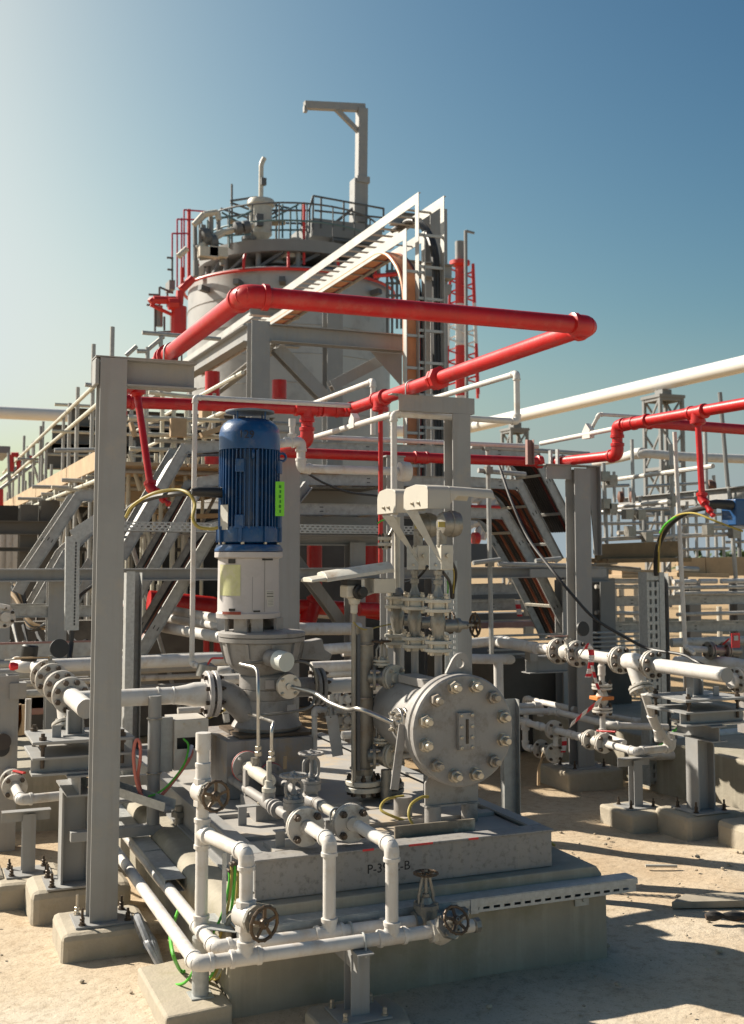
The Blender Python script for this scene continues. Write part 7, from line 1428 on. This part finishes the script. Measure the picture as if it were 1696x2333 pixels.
def tower(label, x, y, wd, zt):
    T = thing('lattice_tower', label, 'tower', (x, y, 0), 'lattice towers under the transfer pipe'); h = wd / 2
    for sx in (-1, 1):
        for sy in (-1, 1): M().bar((x + sx * h, y + sy * h, 0), (x + sx * h, y + sy * h, zt), .13, .13, (0, 1, 0)).obj('leg', FARGREY, T)
    n = int(zt / 1.35)
    for i in range(n):
        z0, z1 = zt - (i + 1) * zt / n, zt - i * zt / n
        for (ax, ay, bx_, by_) in ((-h, -h, h, -h), (h, -h, h, h), (h, h, -h, h), (-h, h, -h, -h)):
            M().bar((x + ax, y + ay, z0), (x + bx_, y + by_, z1), .07, .07).obj('brace', FARGREY, T)
            if i % 2 == 0: M().bar((x + ax, y + ay, z1 - .06), (x + bx_, y + by_, z1 - .06), .1, .12).obj('girt', FARGREY, T)
    M().box((x - h - .1, y - h - .1, zt), (x + h + .1, y + h + .1, zt + .12)).obj('cap', FARGREY, T); M().box((x - .2, y - .25, zt + .1205), (x + .25, y + .25, 8.72)).obj('saddle', FARGREY, T)
tower('nearer grey lattice tower carrying the white transfer pipe', 28, 37.2, 1.05, 8.35); tower('farther small lattice tower under the transfer pipe behind the white line', 28, 49.2, .9, 8.3)
# ------------------------------------------------------------------ scaffold walkway at the left
XS = 2.03
def wy(f, x, y): return aX(f, x, y, XS)
T = thing('scaffold', 'long scaffold walkway with toe boards and guard rails at the left', 'scaffold', (XS, 14, 0), 'scaffolds of the plant')
for f, x0, y0, x1, y1 in (('A', 630, 320, 690, 1035), ('A', 550, 620, 575, 1160), ('A', 487, 740, 515, 1245), ('A', 292, 900, 296, 1440), ('A', 335, 1040, 340, 1450), ('A', 165, 975, 172, 1410), ('A', 785, 180, 830, 1000)):
    a, b = wy(f, x0, y0), wy(f, x1, y1); M().cyl((XS, b.y, .0), (XS, b.y, b.z + (a.z - b.z) * 1.0 * b.y / a.y), .026, n=8).obj('standard', GALV_D, T)
for (f, x, y) in (('A', 720, 600), ('A', 735, 745)): a = wy(f, x, y); M().cyl((XS - .03, a.y - .3, a.z), (XS - .03, 27, a.z - .1), .025, n=8).obj('guard_rail', surf('pale_tube', (.5, .48, .4), .5) if 'pale_tube' not in bpy.data.materials else bpy.data.materials['pale_tube'], T)
PALE = bpy.data.materials['pale_tube']
zt = wy('A', 740, 1082).z
for k in range(14):                                                  # second row of standards, with rails, on the far side of the deck
    y = 12.6 + k * 1.05; M().cyl((XS + 1.45, y, zt - .5), (XS + 1.45 + .02 * (k % 3), y, zt + .55 + .35 * ((k * 7) % 4) / 4), .024, n=6).obj('standard', GALV_D, T)
    if k % 2: M().cyl((XS + 1.45, y, zt + .5), (XS + 1.45, y + 1.05, zt - .15), .022, n=6).obj('brace', GALV_D, T)
for zz_ in (.5, .85): M().cyl((XS + 1.42, 12.2, zt + zz_), (XS + 1.42, 27, zt + zz_), .024, n=6).obj('guard_rail', PALE, T)
for k in range(10):
    y = 13.4 + k * 1.35; M().cyl((XS - .5 + .2 * (k % 3), y, zt - .42 - .06 * (k % 2)), (XS + .25, y + .05, zt - .5), .024, n=6).obj('transom', PALE, T); M().cyl((XS, y + .4, zt - 1.9), (XS, y + .4, zt + .2 + .3 * (k % 3)), .023, n=6).obj('standard', GALV_D, T)
    p = Vector((XS, y + .4, zt - .34)); M().box(p - Vector((.045, .045, .055)), p + Vector((.045, .045, .055))).obj('coupler', CAST, T)
for i in range(9):
    y = 12.2 + i * 1.6; M().cyl((XS - .12 - .5 * ((i * 7) % 5) / 5, y + .15 * (i % 2), zt - .30), (XS + 1.5, y + .15 * (i % 2), zt - .30), .025, n=8).obj('transom', GALV_D, T); p = Vector((XS, y, zt - .3)); M().box(p - Vector((.05, .05, .06)), p + Vector((.05, .05, .06))).obj('coupler', PALE, T)
    if i % 2 == 0: M().cyl((XS, y, zt - .4), (XS + .9, y + .5, .2), .024, n=8).obj('brace', GALV_D, T); M().cyl((XS, y + .1, zt - .36), (XS + .02, y + 1.7, zt - 1.7), .024, n=8).obj('brace', GALV_D, T)
M().cyl((XS - .06, 11.8, zt - .36), (XS - .06, 27, zt - .36), .025, n=8).obj('ledger', PALE, T)
def board(label, a, b, w_, h_, group, mat=None, up=(0, 0, 1)): return tag(M().bar(a, b, w_, h_, up).obj('scaffold_board', mat or WOOD, bevel=.004), label, 'board', group)
GB = 'boards of the left scaffold walkway'
for i in range(4): board('pale toe board on edge along the sunny left side of the walkway', (XS - .03, 11.8 + 3.9 * i, zt - .12), (XS - .03, 15.65 + 3.9 * i, zt - .12), .04, .22, GB, up=(0, 0, 1))
for i in range(11): board('deck board of the left walkway seen from below', (XS + .15 + .235 * i, 11.9, zt - .245), (XS + .15 + .235 * i, 26, zt - .245), .225, .04, GB)  # deck widened with extra boards to shade the steelwork below
r3 = random.Random(11)
T = thing('scaffold', 'crowded upper scaffold of leaning poles rising behind the front left column', 'scaffold', (3.0, 15, 0), 'scaffolds of the plant')
for i in range(26):
    x, y = 2.2 + r3.uniform(0, 2.4), 13 + r3.uniform(0, 9); h = r3.uniform(3.2, 4.6); M().cyl((x, y, 0), (x + r3.uniform(-.06, .06), y + r3.uniform(-.06, .06), h), .024, n=6).obj('standard', (GALV_D, PALE, GALV_D)[i % 3], T)
for i in range(22):
    y = 13 + r3.uniform(0, 9); z_ = r3.choice([2.3, 2.9, 3.35, 3.7, 4.1]) + r3.uniform(-.05, .05); x = 1.7 + r3.uniform(0, 1.0); M().cyl((x, y, z_), (x + r3.uniform(1.0, 2.4), y, z_), .024, n=6).obj('ledger', (PALE, GALV_D)[i % 2], T)
for i in range(12):
    x, y = 2.1 + r3.uniform(0, 2.2), 13 + r3.uniform(0, 8); M().cyl((x, y, r3.uniform(1.2, 2.4)), (x + r3.uniform(-.9, .9), y + r3.uniform(-.6, .6), r3.uniform(2.9, 3.6)), .023, n=6).obj('brace', GALV_D, T)
tubes(T, 'A', 13.0, [(1070, 190, 1660, 240), (1210, 220, 1210, 640), (1110, 320, 1230, 220), (950, 362, 1028, 292), (1110, 300, 1110, 400), (640, 580, 760, 596), (410, 1075, 760, 1072), (1030, 330, 1110, 330)], .026, GALV_D)
tag(M().box((-4, 12.9, 0), (4.1, 13.1, 1.30)).obj('equipment_wall', surf('low_shaded_wall', (.13, .115, .095), .9, var=.4, scale=1.6, spots=(.05, .042, .035), spot_amt=.7, spot_scale=2)), 'low dark wall added to fill the shaded recess behind the cable heap on the left', 'wall')  # added wall, its dark colour stands for the shaded recess behind the cables
T = thing('scaffold', 'pale scaffold tubes and ledgers seen between the left column and the motor', 'scaffold', (4, 13.2, 0), 'scaffolds of the plant')
for x, y0, y1 in ((395, 40, 800), (495, 90, 520), (595, 90, 870), (250, 80, 1520), (110, 600, 1450)):
    a, b = aY('K1', x, y0, 13.2), aY('K1', x, y1, 13.2); M().cyl((b.x, 13.2, 0), (b.x, 13.2, a.z), .026, n=8).obj('standard', PALE if x != 250 else GALV_D, T)
tubes(T, 'K1', 13.1, [(120, 262, 880, 285), (280, 400, 900, 425), (130, 520, 900, 545), (290, 50, 700, 95), (130, 560, 220, 870), (580, 1240, 560, 2250), (490, 1300, 485, 2280), (370, 1650, 370, 2250), (290, 2180, 900, 2130), (460, 2090, 560, 2010), (270, 1180, 310, 1350)], .027, PALE)
GC = 'boards on the middle scaffold'
for i, (f, x0, y0, x1, y1, w_, h_, Yv) in enumerate((('K1', 140, 300, 175, 420, .12, .04, 12.9), ('K1', 470, 345, 600, 350, .1, .22, 13.0), ('K1', 720, 240, 900, 250, .2, .12, 14), ('K1', 720, 410, 900, 350, .2, .06, 13.0), ('K1', 100, 930, 560, 905, .3, .14, 13.6), ('K1', 120, 1060, 640, 1030, .3, .05, 13.6), ('K1', 380, 1090, 860, 1080, .3, .05, 13.4))): board(['short board leaning upright left of the red drop', 'pale board end with stains beside the white riser', 'board lying at the top behind the white riser', 'tilted board with pale edge just left of the motor', 'thick brown board under the yellow cable', 'thin board below the thick brown one', 'lowest thin board left of the motor'][i], aY(f, x0, y0, Yv), aY(f, x1, y1, Yv), w_, h_, GC)
# dark steelwork under the left walkway: columns, pipes, rails
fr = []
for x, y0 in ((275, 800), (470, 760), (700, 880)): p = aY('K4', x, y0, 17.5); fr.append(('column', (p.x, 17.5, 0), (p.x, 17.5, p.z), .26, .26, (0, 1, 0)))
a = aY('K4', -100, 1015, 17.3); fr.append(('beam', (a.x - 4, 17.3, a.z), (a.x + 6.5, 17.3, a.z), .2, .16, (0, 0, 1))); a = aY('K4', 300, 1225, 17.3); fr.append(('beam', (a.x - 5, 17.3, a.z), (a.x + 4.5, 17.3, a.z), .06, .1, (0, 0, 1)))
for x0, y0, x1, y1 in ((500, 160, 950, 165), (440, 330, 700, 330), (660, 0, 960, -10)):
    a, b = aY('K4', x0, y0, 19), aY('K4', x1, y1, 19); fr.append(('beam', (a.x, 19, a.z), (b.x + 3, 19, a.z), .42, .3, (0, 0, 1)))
steel('pipe_rack', 'dark shaded steel frame under and behind the left walkway', fr, 'steel rack', surf('shaded_rack_steel', (.12, .112, .1), .6, var=.15, scale=1))  # shade under the walkway is put into this darker rack colour
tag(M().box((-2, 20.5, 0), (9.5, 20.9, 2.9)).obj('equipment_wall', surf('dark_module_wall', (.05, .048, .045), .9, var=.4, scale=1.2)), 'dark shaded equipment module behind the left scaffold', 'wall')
for i, x in enumerate((20, 95, 190, 430, 840)):
    p = aY('K4', x, 1400, 18.5); q = aY('K4', x, 1045, 18.5); T = thing('white_pipe', 'white upright pipe %s' % ['nearest the left picture edge under the walkway', 'second from the left edge under the walkway', 'third from the left edge, thickest, under the walkway', 'behind the steep tray under the walkway', 'beside the perforated riser under the walkway'][i], 'pipe', (p.x, 18.5, 0), 'upright white pipes under the walkway'); M().cyl((p.x, 18.5, 0), (p.x, 18.5, q.z), (.06, .08, .14, .12, .05)[i], n=14).obj('pipe', WHITE, T)
T = far('far_rail', 'grey stair rails and red valve frames far left on the horizon', 'railing', 'K4', 24, at=(60, 700)); tubes(T, 'K4', 24, [(85, 300, 95, 740), (0, 650, 340, 400), (0, 570, 300, 330), (270, 240, 270, 380), (320, 200, 320, 380), (320, 200, 400, 190), (225, 300, 225, 700), (290, 480, 290, 700)], .035, GALV_D); tubes(T, 'K4', 24, [(110, 320, 180, 320), (180, 320, 180, 480), (110, 320, 115, 480), (300, 330, 310, 400), (10, 650, 10, 900)], .05, RED_D, 'red_frame'); M().box(aY('K4', -60, 300, 24.5), aY('K4', 100, 275, 24.5) + Vector((0, 2, .08))).obj('roof', FARGREY, T); M().box(aY('K4', 100, 500, 24.5), aY('K4', 210, 460, 24.5)).obj('dark_box', FARDARK, T)
# cables and hoses heaped behind the left valves
for i in range(6): cable('power_cable', 'black cable sagging in the heap of cables under the left trays', [aY('K4', 60 + 30 * i, 1620 - 20 * i, 11.5), aY('K4', 150 + 20 * i, 1690 + 25 * i, 11.3), aY('K4', 300, 1930 + 12 * i, 11.0), aY('K4', 520, 1990 - 16 * i, 10.9)], .022, BLACK_C if i % 3 else surf('tan_cable', (.3, .2, .1), .6), group='cables heaped under the left trays')
# ------------------------------------------------------------------ right side: scaffold, beams, boards
T = thing('scaffold', 'pale galvanised scaffold with couplers in front of the sky on the right', 'scaffold', (8, 12.5, 0), 'scaffolds of the plant')
for x0, y0, x1, y1, Yv, r in ((125, 690, 150, 1350, 11.6, .026), (355, 500, 375, 1300, 13.5, .026), (670, 540, 690, 1330, 11.6, .026), (1065, 120, 1140, 1000, 12.5, .03), (945, 380, 970, 1450, 13.5, .028), (1140, 880, 1195, 1640, 12.0, .028), (1015, 790, 1040, 1450, 15, .028), (1220, 1200, 1225, 1460, 13, .03), (280, 890, 285, 1000, 15, .026), (335, 890, 340, 1000, 15, .026), (245, 1100, 250, 1300, 15, .026), (190, 1100, 195, 1320, 15, .02), (455, 1100, 460, 1320, 12, .03), (555, 1090, 560, 1250, 16, .03)):
    a, b = aY('K5', x0, y0, Yv), aY('K5', x1, y1, Yv); M().cyl(b, a, r, n=8).obj('standard', GALV_D if r < .029 else FARGREY, T)
tubes(T, 'K5', 11.6, [(180, 830, 1010, 715, 11.9, 9.6), (190, 1052, 660, 1003, 11.9, 10.8), (80, 1310, 470, 1290), (500, 1290, 1140, 1265), (240, 1255, 620, 1245), (950, 1220, 1262, 1210), (300, 1105, 520, 1110)], .026, WHITE_D); tubes(T, 'K5', 11.2, [(175, 1645, 465, 1645), (690, 1650, 870, 1648), (900, 1645, 1040, 1645), (1075, 1645, 1300, 1640)], .03, WHITE); tubes(T, 'K5', 11.3, [(0, 1520, 420, 1555), (720, 1540, 890, 1548), (230, 1490, 60, 1500)], .03, GALV_D)
tubes(T, 'K5', 13.0, [(90, 1085, 660, 1060, 13.5, 12.2), (60, 1180, 640, 1175), (720, 1120, 1262, 1095), (760, 1190, 1262, 1185), (420, 960, 430, 1300), (600, 1000, 606, 1310), (800, 1000, 806, 1450), (870, 930, 880, 1450), (1090, 1050, 1098, 1450), (210, 760, 215, 1010), (470, 880, 950, 850), (730, 980, 1100, 960), (100, 880, 330, 870), (1110, 1330, 1262, 1325), (740, 1390, 1140, 1380)], .022, GALV_D)
tubes(T, 'K5', 11.2, [(60, 1690, 470, 1692), (640, 1700, 1262, 1690), (690, 1745, 1262, 1740), (60, 1900, 470, 1905), (720, 1915, 1262, 1900)], .024, WHITE_D)
for x, y in ((130, 800), (190, 830), (140, 1020), (190, 1060), (670, 750), (690, 1000), (340, 1240), (480, 1290), (420, 1110), (1180, 1260), (970, 1230), (320, 1105)): p = aY('K5', x, y, 11.5); M().box(p - Vector((.055, .05, .06)), p + Vector((.055, .05, .06))).obj('coupler', CAST, T)
for i, (x, y) in enumerate(((265, 965), (360, 965), (985, 870), (1010, 880))):
    c = aY('K5', x, y, 14.8); tag(M().lathe([(.03, -.05), (.09, -.03), (.09, .03), (.03, .05)], c, (1, -.4, 0), 14).obj('small_valve', surf('rusty_valve', (.13, .06, .04), .6)), ['small rusty valve left of the pair on the sky line', 'small rusty valve right of the pair on the sky line', 'small rusty valve above the dark beam at right', 'second small rusty valve above the dark beam at right'][i], 'valve', 'small valves against the sky')
a, b = aY('K5', 250, 1025, 16), aY('K5', 1330, 935, 11.5); m = M(); m.ibeam(a, b, .2, .16, .012, .01); tag(m.obj('steel_beam', GREY), 'long grey steel beam running towards the viewer across the right scaffold', 'beam')
a, b = aY('K5', 0, 1060, 17), aY('K5', 700, 1075, 17); m = M(); m.ibeam(a, b, .2, .2, .012, .01); tag(m.obj('steel_beam', FARGREY), 'far pale level beam behind the right scaffold', 'beam')
T = thing('white_pipe', 'far white pipe with flange and bend in front of the right sky', 'pipe', aY('K5', 400, 620, 15.5), 'white pipes behind the skid'); M().tube(smooth_pts([aY('K5', 60, 690, 18), aY('K5', 280, 645, 16.5), aY('K5', 370, 618, 15.8), aY('K5', 450, 612, 15.5), aY('K5', 800, 640, 15.3), aY('K5', 1500, 668, 15.0)]), .075, 16).obj('pipe', WHITE, T); M().cyl(aY('K5', 375, 617, 15.8), aY('K5', 440, 612, 15.5), .095).obj('flange', WHITE, T)
GD = 'boards of the right scaffold'; WOOD_D = surf('shaded_dark_board', (.2, .135, .07), .85, var=.25, scale=3, spots=(.36, .25, .13), spot_amt=.7, spot_scale=2.5, bump=.2)  # brown board with dark wet top, its shade also put into the colour
for i, (x0, y0, x1, y1, Yv, w_, h_) in enumerate(((60, 1415, 730, 1385, 10.9, .05, .19), (60, 1480, 730, 1470, 11.0, .5, .05), (720, 1535, 940, 1530, 12.2, .05, .25), (945, 1530, 1170, 1525, 12.2, .05, .25), (1180, 1525, 1500, 1520, 12.2, .05, .25), (180, 1575, 470, 1575, 12.0, .5, .07), (180, 1605, 480, 1605, 11.9, .5, .04), (640, 1590, 1060, 1600, 12.0, .4, .05))): board(['brown toe board on edge behind the slotted duct', 'deck board under the brown toe board', 'sunlit pale panel left of three behind the tall white riser', 'sunlit pale panel middle of three behind the tall white riser', 'sunlit pale panel at the right picture edge', 'pale board in the stack left of the slotted duct, upper', 'pale board in the stack left of the slotted duct, lower', 'thin board right of the slotted duct below the pale panels'][i], aY('K5', x0, y0, Yv), aY('K5', x1, y1, Yv), w_, h_, GD, WOOD_D if i < 2 else None)
fr = []
for x in (120, 830, 1210): p = aY('K5', x, 1640, 14); fr.append(('column', (p.x, 14, 0), (p.x, 14, p.z), .2, .2, (0, 1, 0)))
steel('steel_gantry', 'grey posts carrying the level trays on the right', fr + [('arm', aY('K5', 0, 1595, 10.9), aY('K5', 165, 1595, 10.9), .16, .16, (0, 0, 1)), ('post', (aY('K5', 120, 1700, 11.2).x, 11.2, 0), (aY('K5', 120, 1700, 11.2).x, 11.2, aY('K5', 120, 1620, 11.2).z), .2, .2, (0, 1, 0)), ('post', (aY('K3', 1020, 1500, 11.5).x, 11.5, 0), (aY('K3', 1020, 1500, 11.5).x, 11.5, 1.8), .2, .2, (0, 1, 0))], 'steel frame', FARGREY)
for i, (x, y0, y1) in enumerate(((210, 1880, 1990), (275, 1890, 1980), (385, 1850, 1990), (1060, 1850, 1960), (1185, 1830, 1890), (210, 1670, 1760), (270, 1670, 1760), (390, 1670, 1740), (845, 1700, 1880), (790, 1690, 1760))):
    a, b = aY('K5', x, y0, 18), aY('K5', x, y1, 18); tag(M().cyl((a.x, 18, 0), (a.x, 18, a.z), .05 if i < 8 else .14, n=8).obj('marker_post', HOOD2), 'thin pale post standing on the sand beyond the level trays', 'post', 'pale posts beyond the trays')
m = M(); m.box(aY('K3', 60, 1750, 13.6), aY('K3', 700, 1700, 13.6) + Vector((0, .02, 0))); 
tag(m.obj('pink_strip', PRIMER), 'pinkish primed steel strip low behind the vessel valves', 'steel strip')
for i, (x0, x1, y0, y1, mt) in enumerate(((60, 720, 1900, 1975, PRIMER), (60, 640, 1600, 1690, FARDARK), (60, 700, 1810, 1890, FARDARK), (60, 460, 1130, 1310, FARDARK))): tag(M().box(aY('K3', x0, y1, 15.5 + i * .3), aY('K3', x1, y0, 15.5 + i * .3) + Vector((0, .3, 0))).obj('base_beam', mt), ['pinkish base beam of the module behind the vessel', 'dark band of the module behind the vessel, upper', 'dark band of the module behind the vessel, lower', 'brown dark beam just below the trays behind the column'][i], 'beam', 'base beams of the module behind')
tape('red and white tape knotted on the module behind the vessel', [aY('K3', x, y, 12.8) for x, y in ((515, 1690), (530, 1760), (545, 1850))], .07)
T = thing('white_module', 'jumble of pale pipework bends seen through the trays', 'pipework', aY('K3', 200, 900, 20))
for x, y, r in ((130, 740, .25), (260, 740, .2), (360, 740, .2), (120, 1040, .3), (220, 1010, .2), (290, 1060, .28), (230, 930, .15), (130, 920, .15)): M().ring(aY('K3', x, y + 30, 20), (0, 1, 0), r, .09, 16, 8, 0, math.pi).obj('bend', WHITE, T)
for x0, y0, x1, y1 in ((60, 700, 460, 705), (70, 930, 330, 940), (150, 560, 150, 900), (330, 560, 330, 870)): M().cyl(aY('K3', x0, y0, 20), aY('K3', x1, y1, 20), .06).obj('pipe', WHITE_D, T)
M().cyl(aY('K3', 60, 760, 19.9), aY('K3', 440, 770, 19.9), .04).obj('pipe', RED_D, T); M().cyl(aY('K3', 80, 1075, 19.9), aY('K3', 130, 1075, 19.9), .12).obj('valve', RED_D, T)
for i, (x, y) in enumerate(((620, 1640), (635, 1805), (630, 1985))): p = aY('K3', x, y, 12.8); tag(M().box(p - Vector((.06, .03, .05)), p + Vector((.06, .03, .04))).obj('label_plate', HOOD), ['pale small plate upper of three on the dark module', 'pale small plate middle of three on the dark module', 'pale stone lying on the sand behind the trays'][i], 'plate' if i < 2 else 'stone')
# dark module mass between motor and column, left of the hoods, and behind the trays
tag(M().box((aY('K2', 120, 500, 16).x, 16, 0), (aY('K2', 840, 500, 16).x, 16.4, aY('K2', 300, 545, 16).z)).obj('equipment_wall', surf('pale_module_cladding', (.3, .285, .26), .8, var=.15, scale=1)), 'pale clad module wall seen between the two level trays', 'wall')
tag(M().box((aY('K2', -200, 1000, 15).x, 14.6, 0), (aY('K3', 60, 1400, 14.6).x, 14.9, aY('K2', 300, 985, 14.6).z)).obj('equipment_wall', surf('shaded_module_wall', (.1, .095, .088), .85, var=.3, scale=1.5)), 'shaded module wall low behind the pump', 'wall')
# sand bank and hills of spoil, treeline
tag(M().prism([(0, 0), (1.2, .28), (3, .36), (6, .22), (9, .3), (14, 0)], (6.0, 13.2, 0), X_, Z_, (0, 2.0, 0)).obj('sand_bank', bpy.data.materials['sandy_ground'], bevel=.1), 'low bank of dry yellow sand behind the trays on the right', 'sand bank') if False else None
def treeline():
    m = M(); r2 = random.Random(3)
    for i in range(2600):
        a = r2.uniform(0, 1); x = 120 + a * 70 + r2.uniform(-3, 3); y = 150 + r2.uniform(-6, 6); hmax = 2.9 + .5 * math.sin(x * .31) + .4 * math.sin(x * .83 + 1) + .3 * math.sin(x * 2.1) - 2.0 * max(0, .12 - a) / .12
        z = r2.uniform(.2, max(1.0, hmax)); s = r2.uniform(.35, .8); c = Vector((x, y, z)); d = Vector((r2.uniform(-1, 1), r2.uniform(-1, 1), r2.uniform(-1, 1))).normalized(); e = d.cross(Vector((r2.uniform(-1, 1), r2.uniform(-1, 1), 1))).normalized()
        m.add([c - d * s - e * s * .6, c + d * s - e * s * .5, c + d * s * .7 + e * s, c - d * s * .6 + e * s * .8], [(0, 1, 2, 3)])
    tag(m.obj('treeline', FOLIAGE, org=(160, 160, 0)), 'low dark green line of trees on the horizon at the right', 'trees', kind='stuff')
treeline()
# ------------------------------------------------------------------ clutter between the left piping and the added dark wall behind
def pole(name, label, f, x, y0, y1, Yv, r, mat, cat='post', group=None):
    a, b = aY(f, x, y0, Yv), aY(f, x, y1, Yv); return tag(M().cyl((a.x, Yv, max(0, b.z)), (a.x, Yv, a.z), r, n=12).obj(name, mat), label, cat, group)
pole('thin_post', 'thin white post standing behind the left support plates', 'J3', 470, 1090, 1640, 8.4, .022, WHITE)
for i, (x, y0, y1) in enumerate(((275, 1180, 1690), (335, 1190, 1680))):
    a, b = aY('J3', x, y0, 8.6), aY('J3', x + 12, y1, 8.6); tag(M().bar(a, b, .065, .02, (0, 1, 0)).obj('wooden_stake', WOOD), ['left wooden stake leaning behind the left drain line', 'right wooden stake leaning behind the left drain line'][i], 'stake')
m = M(); p = aY('J3', 120, 700, 8.3); m.ibeam((p.x, 8.3, 0), (p.x, 8.3, p.z), .15, .15, .011, .008, up=(0, 1, 0)); tag(m.obj('steel_column', GREY), 'grey steel column at the far left edge behind the suction flanges', 'column')
p, q = aY('J3', 160, 1100, 8.2), aY('J3', 440, 830, 8.2); tag(M().box((p.x, 8.2, p.z), (q.x, 8.32, q.z)).obj('steel_bracket', GREY), 'square grey bracket plate on the far left column', 'bracket')
for i, (y, r) in enumerate(((1420, .03), (1500, .045), (1560, .025), (1640, .035))):
    a, b = aY('L1', 880 + 40 * i, 330 + 70 * i, 9.6 + .3 * i), aY('L1', 1420, 300 + 72 * i, 9.6 + .3 * i)
    T = thing('level_pipe', ['thin grey pipe low behind the suction pipe, uppermost of four', 'thick grey pipe low behind the suction pipe, second of four', 'thin grey pipe low behind the suction pipe, third of four', 'lowest of the four grey pipes behind the suction pipe'][i], 'pipe', a, 'low pipes behind the suction pipe'); M().cyl(a - X_ * 1.8, b + X_ * .3, r, n=12).obj('pipe', (GALV_D, GREY, WHITE_D, GALV_D)[i], T)
for i, (x, y, w_, h_) in enumerate(((40, 470, .9, .30), (640, 420, .7, .22), (-260, 560, .8, .25))):
    p = aY('L1', x, y, 11.6); tag(M().box((p.x, 11.6, max(0, p.z - h_)), (p.x + w_, 12.0, p.z)).obj('steel_box', (GREY, FARGREY, PRIMER)[i], bevel=.01), ['grey steel box low in the shade at the left picture edge', 'dull grey box in the shade behind the left column', 'reddish primer box in the shade at the far left'][i], 'box')
for i in range(7):
    a = aY('L1', 20 + 75 * i, 60 + 9 * (i % 3), 11.9); b = aY('L1', 90 + 90 * i, 190 + 8 * (i % 2), 11.2); cable('slack_cable', 'slack cable lying across the heap behind the left valves', [a, (a + b) / 2 - Z_ * (.10 + .03 * (i % 3)), b], .018, (BLACK_C, GALV_D, BLACK_C)[i % 3], group='cables heaped under the left trays')
T = thing('pipe_manifold', 'pale pipes and flanges low in the shade left of the pump bell', 'pipework', aY('L2', 0, 1000, 8.4))
tubes(T, 'L2', 8.4, [(-60, 905, 160, 890), (360, 900, 640, 905), (390, 930, 400, 1010)], .026, WHITE_D, 'pipe'); tubes(T, 'L2', 8.2, [(330, 610, 560, 600)], .04, WHITE_D, 'pipe'); flange(T, aY('L2', 470, 560, 8.3), (1, -.2, .2), .07, .016, 4, .012, CAST, BOLT_D, .4, gap=.004); M().lathe([(.03, -.09), (.06, -.05), (.06, .05), (.03, .09)], aY('L2', 380, 560, 8.3), X_, 14).obj('valve_body', WHITE_D, T)
T = thing('pipe_manifold', 'dirty flanged valves low in the shade right of the pump casing', 'pipework', aY('L2', 1420, 800, 8.0))
for x, y in ((1410, 780), (1500, 800)): flange(T, aY('L2', x, y, 8.0), (.5, -1, .2), .075, .018, 4, .013, WHITE_D, BOLT_D, .4, gap=.01)
tubes(T, 'L2', 8.1, [(1330, 900, 1600, 880), (1450, 700, 1460, 900)], .028, WHITE_D, 'pipe')
